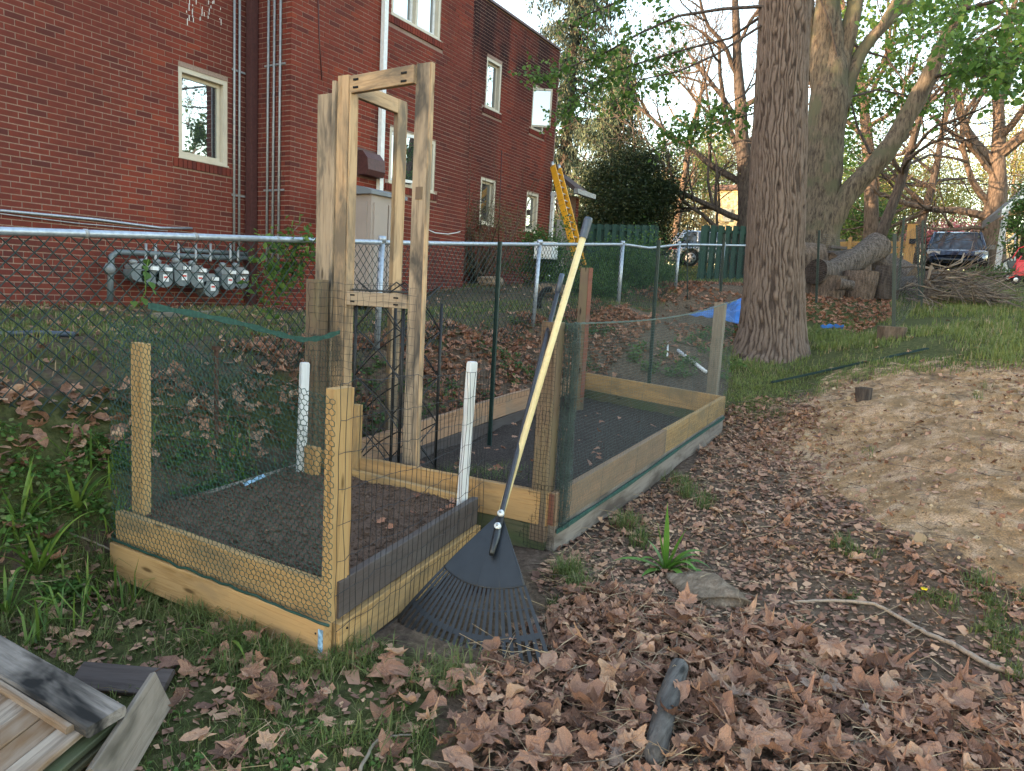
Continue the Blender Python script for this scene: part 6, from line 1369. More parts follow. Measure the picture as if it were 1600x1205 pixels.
def porch():
    zc = 20.5; base = P(1562, 425, zc); t = thing('porch_house', base, 'pale grey house corner with porch roof and posts at the right edge', 'house')
    e0 = P(1566, 326, zc); e1 = P(1640, 262, zc-1.2); d = np.array([2.2, -3.0, 0]); dn = np.array([3.2, -1.0, 0])
    x0, y0 = e0[0], e0[1]; zt = e0[2]
    # gable roof slab rising to the right
    r0 = e0; r1 = P(1690, 222, zc); hull_prism('porch_roof', [r0, r1, r1-[0, 0, .22], r0-[0, 0, .22]], (3.5, .3, 0), M['porchroof'], t)
    hull_prism('roof_fascia', [r0+[-.03, 0, -.02], r1+[-.03, 0, -.02], r1+[-.03, 0, -.24], r0+[-.03, 0, -.24]], (-.03, 0, 0), M['white'], t)
    a = P(1569, 330, zc); b = P(1559, 424, zc); board('porch_post', b, np.array([b[0], b[1], a[2]]), .10, .10, M['porch'], t, up=(0, 1, 0)); b2 = b+np.array([2.6, -.1, 0]); board('porch_post', b2, np.array([b2[0], b2[1], a[2]]), .10, .10, M['porch'], t, up=(0, 1, 0))
    for k in range(9):
        z = b[2]+.05+k*.2; y1 = b[1]-.75-.0*k; y2 = y1-4+.0
        boxobj('siding_board', (b[0]+.5, (y1+y2)/2-.20*max(0, k-3), z+.1), (.06, y1-y2-.0, .19), M['porch'], t)
    pp = [P(1570, 408, zc-.6), P(1600, 385, zc-.6), P(1600, 425, zc-.6), P(1566, 425, zc-.6)]; hull_prism('stair_side', pp, (.2, 0, 0), M['porch'], t)
    tubeobj('stair_rail', [P(1572, 380, zc-.6), P(1600, 355, zc-.6), P(1640, 322, zc-.6)], .04, M['porch'], t); tubeobj('stair_edge', [P(1567, 410, zc-.7), P(1640, 366, zc-.7)], .03, M['darkpole'], t)
    for px in (1584, 1597): tubeobj('baluster', [P(px, 412-(px-1568)*.7, zc-.6), P(px+3, 380-(px-1572)*.9, zc-.6)], .03, M['porch'], t, 6)
    c = P(1603, 345, 18.5); cb = c.copy(); cb[2] -= 1.6; cloud_tree(cb, c, (.4, .45, 1.0), 2400, 'shrub', .09, 91, 'leafy shrub in front of the porch at the right edge', clump=26)
    c = P(1575, 428, 18.6); cloud_tree(c-[0, 0, .15], c+[0, 0, .0], (.6, 1.0, .14), 2200, 'shrub', .07, 92, 'low green border plants along the porch', clump=24)
    p = P(1170, 350, 46); f = thing('far_house', (p[0], p[1], p[2]-3), 'pale yellow house far beyond the right green fence panel', 'house')
    boxobj('wall', P(1156, 345, 47), (4, 2.3, 3.4), M['farcream'], f); boxobj('roof', P(1156, 345, 47)+[0, 0, 1.85], (4.6, 2.8, .3), M['roof'], f)
    for k in range(2): boxobj('window', P(1148+k*18, 342, 47)+[-2.02, 0, 0], (.06, .5, .8), M['carglass'], f)
    p = P(1378, 350, 50); f = thing('far_house', (p[0], p[1], p[2]-3), 'narrow sunlit cream gable end far behind the log pile', 'house')
    boxobj('wall', P(1381, 345, 50), (3, 1.1, 5.0), M['farcream'], f); hull_prism('roof', [P(1368, 292, 50), P(1396, 292, 50), P(1382, 270, 50)], (3, 0, 0), M['roof'], f)
    p = P(1560, 392, 40); f = thing('far_house', (p[0], p[1], p[2]-1), 'low pale garage between the sunlit trunk and the porch', 'garage'); boxobj('wall', P(1561, 392, 42), (3, 2.6, 2.0), M['farcream'], f); boxobj('roof', P(1561, 392, 42)+[0, 0, 1.1], (3.4, 3, .25), M['roof'], f); boxobj('bin', P(1556, 410, 30), (.6, .5, 1.1), M['blackplastic'], f)
    p = P(1527, 410, 30); f = thing('blue_bin', p-[0, 0, .6], 'dark blue bin between the dark car and the sunlit trunk', 'bin'); boxobj('bin_body', p, (.7, .7, 1.0), M['cardark'], f); boxobj('bin_lid', p+[0, 0, .53], (.76, .76, .07), M['grip'], f)
porch()
def trike():
    z = 16.6; b = P(1590, 443, z); t = thing('toddler_tricycle', b, 'red toddler tricycle with red canopy cut by the right edge', 'tricycle')
    u = FPX/z; q = lambda px, py, dz=0: P(px, py, z+dz)
    for (px, py, r, dz) in ((1587, 437, 7, 0), (1575, 434, 6.5, .35), (1606, 438, 6, .2)):
        c = q(px, py, dz); w = tubeobj('wheel', [c-[.03, .0, 0]-[0, 0, 0], c+[.03, 0, 0]], r/u, M['tyre'], t, 20); tubeobj('hub', [c-[.04, 0, 0], c+[.04, 0, 0]], r*.45/u, M['white'], w, 12)
    for a, b_, r in (((1587, 437), (1590, 405), .022), ((1575, 434), (1603, 428), .022), ((1590, 425), (1606, 430), .03), ((1583, 418), (1596, 400), .014), ((1590, 408), (1612, 408), .012), ((1582, 404), (1592, 388), .010), ((1592, 388), (1608, 383), .012)): tubeobj('frame_tube', [q(*a), q(*b_)], r, M['red'], t)
    hull_prism('seat_back', [q(1590, 407), q(1606, 406), q(1604, 424), q(1592, 425)], (.05, 0, 0), M['red'], t)
    hull_prism('seat', [q(1584, 424), q(1606, 426), q(1606, 431), q(1583, 430)], (.3, 0, 0), M['red'], t)
    cv = []; n = 10
    for i in range(n+1):
        a = i/n*2.2
        for dz in (0, .32): cv.append(q(1602-20*math.cos(a*.9+.1)*.95, 398-14*math.sin(a), dz))
    F = [(2*i, 2*i+2, 2*i+3, 2*i+1) for i in range(n)]; V = np.array(cv); o = len(V); obj('canopy', np.concatenate([V, V-[0, 0, .012]]), F+[tuple(o+k for k in reversed(f)) for f in F], M['redfab'], t)
    hull_prism('basket', [q(1574, 408), q(1590, 407), q(1587, 420), q(1577, 419)], (.25, 0, 0), M['blackplastic'], t)
trike()
def power_lines():
    for i, (a, b, r, lab) in enumerate((((950, 277, 34), (1640, 292, 34), .012, 'upper thin power line crossing behind the trees'), ((950, 296, 34), (1640, 268, 36), .012, 'thin power line sloping up to the right across the sky'), ((1400, 286, 30), (1600, 289, 30), .022, 'thick dark cable above the dark car'))):
        p, q = P(*a), P(*b); n = 24; pts = [p+(q-p)*f+np.array([0, 0, -.5*math.sin(math.pi*f)*(i < 2)]) for f in np.linspace(0, 1, n)]; V, F = tube(np.array(pts), r, 5); o = obj('power_line', V, F, M['blackplastic'], None); tag(o, lab, 'power line', 'power lines')
power_lines()
def yard_bits():
    c = P(846, 400, 14.5); g = float(zg(c[0], c[1])); cloud_tree((c[0], c[1], g), c+[0, 0, -.1], (.5, .7, .65), 5200, 'shrub', .06, 101, 'dark leafy bush by the right end of the brick house wall', clump=40)
    c = P(853, 393, 14); t = thing('white_box', c, 'small white utility box half hidden in the bush by the ladder', 'utility box'); boxobj('box_body', c, (.25, .4, .3), M['white'], t); boxobj('box_lid', c+[0, 0, .165], (.29, .44, .03), M['white'], t)
    c = P(745, 372, 15.5); g = float(zg(c[0], c[1])); cloud_tree((c[0], c[1], g), np.array([c[0], c[1], g+.95]), (.7, 1.1, 1.0), 6500, 'olive', .045, 102, 'wispy budding bush against the darker end wall of the brick house', clump=60)
    rr = np.random.default_rng(4); out = []
    for k in range(22):
        p = P(rr.uniform(715, 790), 430, 14.5+rr.normal(0, .3)); grow(rr, p, (rr.normal(0, .3), rr.normal(0, .4), 1), rr.uniform(1.2, 2.4), .010, 1, out, [], .02, .6, 6, (2, 3), 0, .1, .003)
    V, F = seg_mesh(out, .02); tag(obj('wispy_stems', V, F, M['barks'], None), 'pale arching stems in front of the lower end wall windows', 'stems', kind='stuff')
    # shrub behind tall post
    for (px, py, z, r, n, lab) in ((965, 425, 13.5, (.7, 1.0, .55), 11000, 'bright green leafy shrub along the chain link fence right of the tall post'), (930, 455, 12.2, (.5, .6, .35), 4200, 'low green shrub just right of the tall post'), (1010, 440, 14.5, (.5, .7, .5), 4600, 'green shrub at the right end of the leafy row')):
        c = P(px, py, z); g = float(zg(c[0], c[1])); cloud_tree((c[0], c[1], g), c, r, n, 'shrub', .055, int(px), lab, clump=45)
    c = P(690, 405, 9.5)
    for i, (px, py, z) in enumerate(((768, 440, 12.5), (862, 452, 11.5))):
        p = P(px, py, z); stone_obj('rock', p, (.16, .2, .09), M['stone'], ['grey rock on the yard beyond the fence near the wall corner', 'dark rock by the fence behind the rake handles'][i], 30+i)
    # half buried tyre or edging
    p = P(868, 452, 9.5)
    tt = thing('black_tyre_edge', p, 'curved black tyre edge sticking up behind the rake handles', 'tyre'); tubeobj('tyre_arc', [P(858+16*math.cos(a), 478-26*math.sin(a), 8.6) for a in np.linspace(1.3, 3.3, 9)], .035, M['tyre'], tt)
    p = P(0, 583, 3.9); tt = thing('black_hose', p, 'black drain hose lying in the yard behind the left part of the fence', 'hose'); a = [P(-60, 585, 4.2), P(0, 588, 4.3), P(60, 583, 4.35), P(118, 581, 4.4)]
    for q in a: q[2] = float(zg(q[0], q[1]))+.02
    tubeobj('hose_tube', a, .018, M['grip'], tt)
    # timber edging by the wall
    a, b = P(240, 478, 7.0), P(370, 468, 8.6)
    for q in (a, b): q[2] = float(zg(q[0], q[1]))+.03
    tt = thing('edging_timber', a, 'pale thin edging timber on the ground below the gas meters', 'timber'); board('timber', a, b, .05, .05, M['greypost'], tt)
def stone_obj(name, c, s, mat, lab, seed, cat='stone', flat=.0, tilt=None):
    n = 26; m = 40; th = np.linspace(0, np.pi, n); ph = np.arange(m)*2*np.pi/m; T_, P_ = np.meshgrid(th, ph, indexing='ij'); x = np.sin(T_)*np.cos(P_); y = np.sin(T_)*np.sin(P_); z = np.cos(T_)
    r = 1+.42*(fbm(x*1.6+7+z, y*1.6+5-z, seed, 4)-.47)*2; e = .38
    X = np.sign(x)*np.abs(x)**e*r; Y = np.sign(y)*np.abs(y)**e*r; Z = np.sign(z)*np.abs(z)**.55*(1+.12*(fbm(x*5+9, y*5+9, seed+1, 3)-.45)*2)
    V = np.stack([X*s[0], Y*s[1], Z*s[2]], -1).reshape(-1, 3)
    if tilt is not None: V = V@np.array(tilt).T
    V = V+np.asarray(c); i = np.arange(n-1)[:, None]*m; j = np.arange(m)[None]; F = np.stack([i+j, i+m+j, i+m+(j+1) % m, i+(j+1) % m], -1).reshape(-1, 4)
    o = obj(name, V, F, mat, None, smooth=True); tag(o, lab, cat); return o
yard_bits()

# ------------------------------------------------------------------ foreground objects
def panel():
    t = thing('old_wooden_panel', GH(90, 1120, .12), 'weathered wooden panel with black stained batten lying at the lower left corner', 'wooden panel')
    h = .17; A = GH(176, 1110, h); Bm = GH(-40, 985, h+.02)            # far edge under the batten
    E_ = GH(34, 1230, h-.03); 
    along = nrm(E_-A); across = nrm(Bm-A); nn = nrm(np.cross(across, along)); nn = nn if nn[2] > 0 else -nn
    w = .082; n = 8
    for i in range(n):
        p = A+across*(w*(i+.5)); L = 1.0; q = p+along*L
        tilt = random.uniform(-.004, .004); b = board('plank', p-along*random.uniform(.0, .015)+nn*(tilt), q+nn*tilt, w-.004, .018, M['barn'], t, up=across, ch=.003)
    # batten
    c0 = A+along*.055-across*.045+nn*.024; c1 = c0+across*.80
    board('batten', c0, c1, .115, .034, M['barn2'], t, up=along, ch=.006, warp=.003)
    c2 = A+along*.125+across*.03+nn*.020; board('batten_edge', c2, c2+across*.8, .022, .026, M['barn'], t, up=along, ch=.004)
    # layers beneath
    for k in range(2): board('under_board', A+across*.02-nn*(.03+.035*k)+along*.02, A+across*.02-nn*(.03+.035*k)+along*.95, .09, .02, M['mossboard'], t, up=across)
    t2 = thing('grey_board', GH(200, 1150, .05), 'silver grey board leaning on its edge against the old panel', 'board')
    a = GH(247, 1070, .13); b = GH(150, 1225, .10); zt = np.array([0, 0, 1.]); ax = nrm(b-a); side = nrm(np.cross(ax, zt)); up = nrm(zt*.93+side*(.35 if np.dot(np.cross(ax, zt), O3-a) < 0 else -.35))
    board('plank', a-up*.02, b-up*.02, .135, .02, M['graywood'], t2, up=up, ch=.003)
    t3 = thing('dark_board', GH(215, 1062, .03), 'dark wet board end sticking out behind the grey board', 'board'); board('plank', GH(120, 1056, .05), GH(262, 1068, .055), .10, .022, M['darkboard'], t3, up=(.6, .6, .4))
    tr = thing('fallen_stick', GH(245, 1075, .03), 'forked dark stick on the grass beside the grey board', 'stick'); tubeobj('stick_stem', [GH(280, 1030, .05), GH(262, 1062, .05), GH(240, 1095, .04), GH(245, 1130, .03)], [.004, .006, .008, .007], M['barkd'], tr, 7); tubeobj('stick_fork', [GH(240, 1095, .04), GH(222, 1110, .03), GH(200, 1135, .02)], [.006, .004, .003], M['barkd'], tr, 6)
panel()
stone_obj('flat_stone', GH(1100, 918, .07)+[0, 0, -.03], (.195, .135, .062), M['stone'], 'flat rough grey brown stone in the leaves below the strap leaved plant', 50, tilt=[[.78, -.62, .0], [.62, .77, .12], [-.08, -.09, .99]])
def half_log():
    a, b = og(1062, 1042, .075), og(1022, 1180, .07); t = thing('buried_log', b, 'smooth grey log half buried in the pile of dead leaves', 'log'); V, F = tube(np.array([a-nrm(b-a)*.03, a, (a+b)/2+[0, .006, .01], b, b+nrm(b-a)*.04]), [.016, .033, .038, .036, .01], 22)
    V = V+(fbm(V[:, 0]*30, V[:, 1]*30, 4, 3)-.45)[:, None]*.012; obj('log_body', V, F, M['graywood2'], t, smooth=True)
M['graywood2'] = m_wood('grey_bare_log', (.125, .11, .10), (.035, .03, .028), (.045, .038, .034), .5, sc=1.6, bump=.006)
def on_ground(px, py, up=0.0):
    h = .05
    for _ in range(14): p = GH(px, py, h); h = .5*h+.5*(float(zg(p[0], p[1]))+up)
    return GH(px, py, h)
def og(px, py, up=0.): 
    r = ray(px, py); lo, hi = 1.2, 40
    ts = np.linspace(1.2, 16, 500); Q = O3+r*ts[:, None]; f = Q[:, 2]-zg(Q[:, 0], Q[:, 1])-up; k = np.argmax(f < 0); return Q[k] if f.min() < 0 else Q[-1]
half_log()
def sticks():
    spec = [([(1240, 940), (1300, 938), (1370, 944), (1400, 962), (1450, 990), (1500, 1012), (1545, 1040), (1620, 1062)], .012, 'paletwig', 'long pale fallen branch crossing the bare soil at the right'),
            ([(80, 822), (120, 838), (160, 852), (205, 878)], .007, 'greypost', 'thin grey stick in the weeds left of the square bed'),
            ([(1000, 1120), (1040, 1140), (1075, 1165), (1090, 1185)], .004, 'barkd', 'thin dark twig lying across the buried log'),
            ([(1065, 1200), (1110, 1180), (1135, 1150), (1148, 1118)], .010, 'barks', 'curved pale stick in the leaf pile right of the buried log'),
            ([(560, 1205), (585, 1160), (612, 1150), (650, 1148)], .006, 'greypost', 'grey twig in the grass near the lower edge'),
            ([(1185, 1205), (1192, 1150), (1186, 1100), (1180, 1060)], .004, 'barkd', 'thin dark upright twig in the leaf pile'),
            ([(980, 1040), (990, 1080), (1002, 1130)], .003, 'straw', 'pale straw stalk left of the buried log'),
            ([(1480, 1105), (1520, 1108), (1550, 1113)], .005, 'whiteboard', 'short white stick on dark leaves at the lower right')]
    for pts, r, m, lab in spec:
        P3 = []; 
        for q in pts:
            p = og(q[0], q[1], r+(.022 if q[0] < 1200 or r < .008 else .020)); P3.append(p)
        P3 = np.array(P3); s = np.linspace(0, len(P3)-1, len(P3)*5); Q = np.stack([np.interp(s, np.arange(len(P3)), P3[:, i]) for i in range(3)], -1); Q[1:-1] = (Q[:-2]+Q[1:-1]*2+Q[2:])/4
        Q = Q+np.random.default_rng(3).normal(0, .0015, Q.shape); R = r*(1-.5*np.linspace(1, 0, len(Q))) if pts[0][0] == 1240 else r*(1-.5*np.linspace(0, 1, len(Q)))
        V, F = tube(Q, R, 9); o = obj('fallen_branch' if r > .008 else 'fallen_twig', V, F, M[m], None, smooth=True); tag(o, lab, 'stick')
sticks()
def blade(base, d0, L, w, bend, n=10, fold=.25):
    """arching strap leaf with a centre fold"""
    V = []; p = np.array(base, float); d = nrm(d0); side = nrm(np.cross(d, [0, 0, 1.])); F = []
    for i in range(n+1):
        u = i/n; ww = w*(math.sin(math.pi*min(1, u*.85+.15))**.6)*(1-u**4)+.0006; up = np.cross(side, d); V += [p-side*ww, p-up*ww*fold*1.2, p+side*ww]
        p = p+d*L/n; d = nrm(d+np.array([0, 0, -bend/n*(.4+1.6*u)]))
    for i in range(n): a = i*3; F += [(a, a+3, a+4, a+1), (a+1, a+4, a+5, a+2)]
    return np.array(V), np.array(F)
def strap_plant(name, base, specs, mat, lab):
    t = thing(name, base, lab, 'plant')
    for (ang, el, L, w, bend) in specs:
        d = np.array([math.cos(ang)*math.cos(el), math.sin(ang)*math.cos(el), math.sin(el)]); V, F = blade(np.asarray(base)+d*.01, d, L, w, bend); obj('leaf', V, [tuple(f) for f in F], M[mat], t, smooth=True)
b = og(1040, 892, 0)
strap_plant('strap_leaved_plant', b, [(1.2, 1.5, .36, .024, .2), (2.2, 1.35, .27, .021, .4), (-.9, 1.25, .24, .018, .5), (2.2, .50, .30, .024, 1.0), (2.6, .85, .22, .022, 1.5), (-1.3, .75, .25, .026, 1.7), (-1.75, .6, .30, .022, 1.9), (-2.4, .6, .26, .021, 1.8), (-.9, .85, .22, .020, 1.6), (2.9, .4, .24, .020, .9), (1.6, 1.1, .18, .018, .9), (-1.1, 1.0, .26, .021, 1.9), (-2.0, .9, .24, .02, 1.9)], 'strap', 'bright green strap leaved plant between the long bed and the flat stone')
b = og(350, 1010, 0)
strap_plant('strap_leaved_plant', b, [(-2.2, .5, .22, .007, 1.0), (-1.9, .7, .25, .007, 1.6), (-2.6, .6, .20, .006, 1.3), (-1.4, .5, .2, .006, 1.2), (2.6, .9, .18, .006, 1.2), (-.8, .8, .15, .006, 1.4)], 'strapd', 'small tuft of narrow green leaves at the front board of the square bed')
for i, (px, py, lab, sc_) in enumerate(((60, 900, 'iris like tuft at the left edge below the weedy bank', 1.25), (30, 838, 'tall iris like tuft at the left edge in the weeds', 1.3), (120, 800, 'iris like tuft left of the square bed near the middle of the bank', 1.05), (170, 745, 'iris like tuft just left of the left corner stake', 1.0), (180, 835, 'low iris tuft touching the left corner of the square bed', .8), (10, 960, 'iris tuft above the corner of the old panel', .9))):
    b = og(px, py, 0); rr = np.random.default_rng(200+i); strap_plant('iris_tuft', b, [(rr.uniform(-3.1, 3.1), rr.uniform(.7, 1.4), sc_*rr.uniform(.16, .30), sc_*rr.uniform(.006, .011), rr.uniform(.6, 1.9)) for k in range(13)], 'strapd', lab)
def flower():
    p = og(1444, 920, .02); t = thing('yellow_flower', p, 'tiny yellow flower on the leaf litter beside the sandy soil', 'flower')
    for k in range(5): a = k*1.2566; q = p+[math.cos(a)*.008, math.sin(a)*.008, 0]; tubeobj('petal', [q-[0, 0, .002], q+[0, 0, .003]], .007, M['flower'], t, 8)
    tubeobj('stem', [p-[0, 0, .03], p], .0015, M['strap'], t, 5)
flower()

# ------------------------------------------------------------------ leaf litter, grass and weeds
def leaf_outline(kind, rr):
    """radii of a lobed leaf outline in its plane, x along the midrib"""
    if kind == 'lobed':
        an = [180, 150, 128, 112, 98, 82, 66, 54, 42, 30, 18, 8, 0]; ra = [.30, .55, .74, .62, .86, .70, .66, .95, .74, .68, .78, .90, 1.12]
    elif kind == 'tulip': an = [180, 150, 120, 95, 75, 55, 38, 24, 10, 0]; ra = [.35, .75, .95, .85, .62, .72, 1.05, 1.0, .80, .74]
    elif kind == 'torn': an = [180, 150, 118, 96, 70, 44, 20, 0]; ra = [.4, .8, .45, .95, .55, .9, .6, .85]
    else: an = [180, 150, 120, 90, 60, 35, 15, 0]; ra = [.75, .62, .52, .48, .55, .75, .95, 1.15]
    if kind == 'torn': an = [a+rr.normal(0, 5) for a in an]; ra = [r*rr.uniform(.55, 1.25) for r in ra]
    an = np.radians(an); ra = np.array(ra)*(1+rr.normal(0, .07, len(ra))); x = np.cos(an)*ra; y = np.sin(an)*ra
    X = np.r_[x, x[-2:0:-1]*(1+rr.normal(0, .05, len(x)-2))]; Y = np.r_[y, -y[-2:0:-1]*(1+rr.normal(0, .08, len(x)-2))]; return X, Y
def leaf_template(kind, seed, rings=(.5, 1.0), curl=.35):
    rr = np.random.default_rng(seed); X, Y = leaf_outline(kind, rr); n = len(X); V = [(0, 0)]; F = []
    for r in rings: V += [(x*r, y*r) for x, y in zip(X, Y)]
    V = np.array(V); x, y = V[:, 0], V[:, 1]; k1, k2, k3 = rr.normal(0, curl), rr.normal(0, curl*1.2), abs(rr.normal(.15, .12))
    z = k1*x*x+k2*y*y+k3*np.abs(y)+.16*curl*np.sin(x*3.1+seed*1.7)*np.cos(y*2.7+seed)+rr.normal(0, .02+.05*curl, len(x))*(np.hypot(x, y) > .2)+.10*curl*np.sin(x*5+seed)*y
    V = np.stack([x, y, z], -1); F = []
    for i in range(n): F.append((0, 1+i, 1+(i+1) % n))
    for k in range(len(rings)-1):
        a = 1+k*n; b = a+n
        for i in range(n): j = (i+1) % n; F.append((a+i, b+i, b+j)); F.append((a+i, b+j, a+j))
    F = np.array(F)[:, ::-1]; return V*.5, F
def scatter_leaves(name, pos, size, tilt, mat, kinds, seed, lab, curl=.35, rings=(1.0,), nt=10, sink=None, nrmv=None):
    rr = np.random.default_rng(seed); n = len(pos); T = [leaf_template(kinds[i % len(kinds)], seed*50+i, rings, curl) for i in range(nt)]; which = rr.integers(0, nt, n); R = rot_rand(n, rr, tilt); s = size; parts = []; LU = []
    for i in range(nt):
        m = which == i
        if not m.any(): continue
        V, F = T[i]; LU.append(np.tile(V[:, :2]+.5, (m.sum(), 1))); L = V[None]*s[m][:, None, None]; W_ = np.einsum('nij,nkj->nki', R[m], L)+pos[m][:, None]; k = len(V); parts.append((W_.reshape(-1, 3), (F[None]+k*np.arange(m.sum())[:, None, None]).reshape(-1, 3)))
    V, F = merge(parts); o = obj(name, V, F, M[mat], None, local=False); setattr_pt(o.data, 'luv', np.concatenate(LU)); tag(o, lab, 'leaf litter', kind='stuff'); return o
def inside_beds(x, y):
    b2 = [(3.26, 1.59), (6.72, 1.57), (7.29, 3.33), (3.08, 3.15)]; return pip(x, y, [(1.75, 1.72), (1.75, 3.1), (3.07, 3.29), (3.07, 1.92)]) | pip(x, y, b2)
def sample(rr, box, dens, poly=None, noise=None, pxpoly=None):
    (x0, x1, y0, y1) = box; n = rr.poisson((x1-x0)*(y1-y0)*dens); x = rr.uniform(x0, x1, n); y = rr.uniform(y0, y1, n); z = zg(x, y); m = ~inside_beds(x, y)
    if pxpoly is not None: u, v, d = proj(np.stack([x, y, z], -1)); m &= pip(u, v, pxpoly) & (d > .5)
    if noise is not None: sc, th, sd = noise; m &= fbm(x*sc, y*sc, sd, 3) > th+rr.normal(0, .05, n)
    return np.stack([x, y, z], -1)[m]
PX1 = [(735, 1075), (760, 1010), (860, 960), (900, 925), (980, 930), (1110, 965), (1260, 1000), (1400, 1055), (1700, 1130), (1950, 1150), (1950, 1450), (690, 1450), (715, 1150)]
BARE = [(1225, 900), (1400, 905), (1640, 985), (1640, 1100), (1400, 1035), (1240, 975)]
PX2 = [(830, 905), (880, 840), (1080, 735), (1125, 640), (1190, 620), (1290, 640), (1240, 700), (1330, 790), (1480, 870), (1700, 960), (2000, 960), (2000, 1150), (1700, 1130), (1260, 1000), (1000, 960), (860, 960)]
PX3 = [(0, 870), (190, 850), (200, 905), (505, 1040), (620, 1000), (660, 1120), (600, 1450), (-450, 1450), (-450, 870)]
def litter():
    rr = np.random.default_rng(50); P_ = []; S_ = []
    def add(p, lo, hi, up): 
        p = p.copy(); n = len(p); s = lo+(hi-lo)*rr.beta(1.6, 2.6, n); p[:, 2] += up*rr.random(n)+.006; P_.append(p); S_.append(s)
    add(sample(rr, (1.2, 4.2, -2.0, 2.2), 1500, pxpoly=PX1), .022, .105, .055); add(sample(rr, (1.2, 4.2, -2.0, 2.2), 48, pxpoly=PX1), .09, .16, .06)
    add(sample(rr, (2.0, 9, -2.2, 2.2), 380, pxpoly=PX2, noise=(1.7, .49, 4)), .016, .07, .016)
    add(sample(rr, (2.0, 9, -2.2, 2.2), 75, pxpoly=PX2), .04, .105, .03)
    add(sample(rr, (.2, 3.5, .6, 3.5), 150, pxpoly=PX3, noise=(2.5, .40, 6)), .03, .13, .035)
    add(sample(rr, (.2, 2.0, 2.6, 3.4), 60), .04, .11, .03); add(sample(rr, (1.2, 3.2, .2, 2.2), 330, pxpoly=[(640, 1040), (760, 1010), (800, 1060), (740, 1300), (560, 1300), (620, 1140)], noise=(4, .44, 9)), .03, .12, .03)
    add(sample(rr, (3, 10.5, -3.6, 1.5), 60, pxpoly=SANDP, noise=(1.6, .40, 2)), .02, .06, .01); add(sample(rr, (3, 10.5, -2.5, 1.8), 200, pxpoly=[(1130, 640), (1240, 610), (1330, 640), (1320, 720), (1450, 800), (1640, 880), (1640, 960), (1400, 860), (1200, 740)], noise=(2.0, .43, 2)), .02, .075, .012)
    A = np.concatenate(P_); S = np.concatenate(S_); u, v, d = proj(A)
    drop = (pip(u, v, BARE) & (rr.random(len(A)) < .72)) | (pip(u, v, [(1040, 880), (1110, 875), (1150, 930), (1140, 975), (1045, 930)])) | (pip(u, v, [(1035, 1035), (1090, 1030), (1065, 1200), (990, 1200)]) & (rr.random(len(A)) < .55)) | (pip(u, v, [(610, 960), (775, 830), (835, 900), (880, 1050), (760, 1020), (640, 1000)]) & (rr.random(len(A)) < .92)); A = A[~drop]; S = S[~drop]
    u, v, d = proj(A); vis = (u > 10) & (u < 1590) & (v < 1195) & (v > 600); key = np.where(vis, S/d, 0); idx = np.argsort(-key); hero = idx[:300]; rest = idx[300:]
    # hero leaves: one object each, shared meshes
    T = [leaf_template(['lobed', 'torn', 'tulip', 'oval', 'lobed'][i % 5], 900+i, (.33, .67, 1.0), .62) for i in range(20)]; ms = [mesh_np('fallen_leaf', V, F, M['dead'], smooth=False) for V, F in T]; [setattr_pt(ms[q], 'luv', T[q][0][:, :2]+.5) for q in range(20)]; R = rot_rand(300, rr, .45)
    for k, i in enumerate(hero):
        s = S[i]; m = Matrix.Identity(4); q = A[i]+[0, 0, .012+.02*rr.random()]
        for a in range(3):
            for b_ in range(3): m[a][b_] = R[k][a, b_]*s*1.12
            m[a][3] = q[a]
        o = link('fallen_leaf', ms[k % 20], None, m); uu, vv, _ = proj(A[i]); shape = ['lobed', 'torn', 'broad notched', 'oval', 'lobed'][(k % 20) % 5]
        place = 'in the grass before the square bed' if uu < 640 else 'between the rake and the buried log' if (uu < 1010 and vv > 960) else 'just right of the buried log' if (uu < 1250 and vv > 960) else 'in the pile at the lower right corner' if vv > 1040 else 'beside the long bed and the flat stone' if uu < 1150 else 'on the worn path below the sandy mound'
        tag(o, 'dry brown '+shape+' fallen leaf '+place, 'leaf', shape+' dead leaves '+place)
    scatter_leaves('leaf_litter', A[rest], S[rest], .52, 'dead', ['lobed', 'torn', 'oval', 'torn', 'tulip', 'torn'], 51, 'brown dead leaves covering the ground in front and along the path', .6, (.6, 1.0), 24)
    # bank along the fence, garden strip, far litter
    P_.clear(); S_.clear()
    def band(x0, x1, dens, lo, hi, up, ya, yb):
        n = int((x1-x0)*(yb-ya)*dens); x = rr.uniform(x0, x1, n); y = rr.uniform(ya, yb, n)+.045*(x-1.5); p = np.stack([x, y, zg(x, y)], -1); p = p[~inside_beds(x, y)]; add(p, lo, hi, up)
    band(-1.2, 3.4, 620, .05, .13, .05, 3.38, 3.68); band(-1.2, 3.4, 35, .04, .11, .03, 3.05, 3.5)
    A = np.concatenate(P_); S = np.concatenate(S_); scatter_leaves('leaf_litter', A, S, .9, 'dead', ['lobed', 'tulip', 'oval'], 52, 'dead leaves heaped along the bottom of the chain link fence', .45, (.6, 1.0), 10)
    P_.clear(); S_.clear()
    x = rr.uniform(3.2, 9.5, 5200); y = rr.uniform(3.2, 4.3, 5200); k = (fbm(x*1.4, y*1.4, 61, 3) > .36) & ~inside_beds(x, y); x, y = x[k], y[k]; add(np.stack([x, y, zg(x, y)], -1), .04, .11, .03)
    p = sample(rr, (7, 17, -.5, 5), 170, pxpoly=[(850, 560), (930, 470), (1040, 440), (1140, 425), (1260, 445), (1255, 520), (1180, 530), (1060, 570), (950, 600)], noise=(.9, .33, 3)); add(p, .05, .13, .03)
    p = sample(rr, (10, 17, -2, 4), 220, pxpoly=[(1250, 455), (1400, 455), (1395, 500), (1330, 525), (1250, 500)]); add(p, .05, .12, .03)
    p = sample(rr, (10, 18, -4, 2), 120, pxpoly=[(1440, 462), (1530, 462), (1530, 480), (1450, 478)]); add(p, .05, .12, .03)
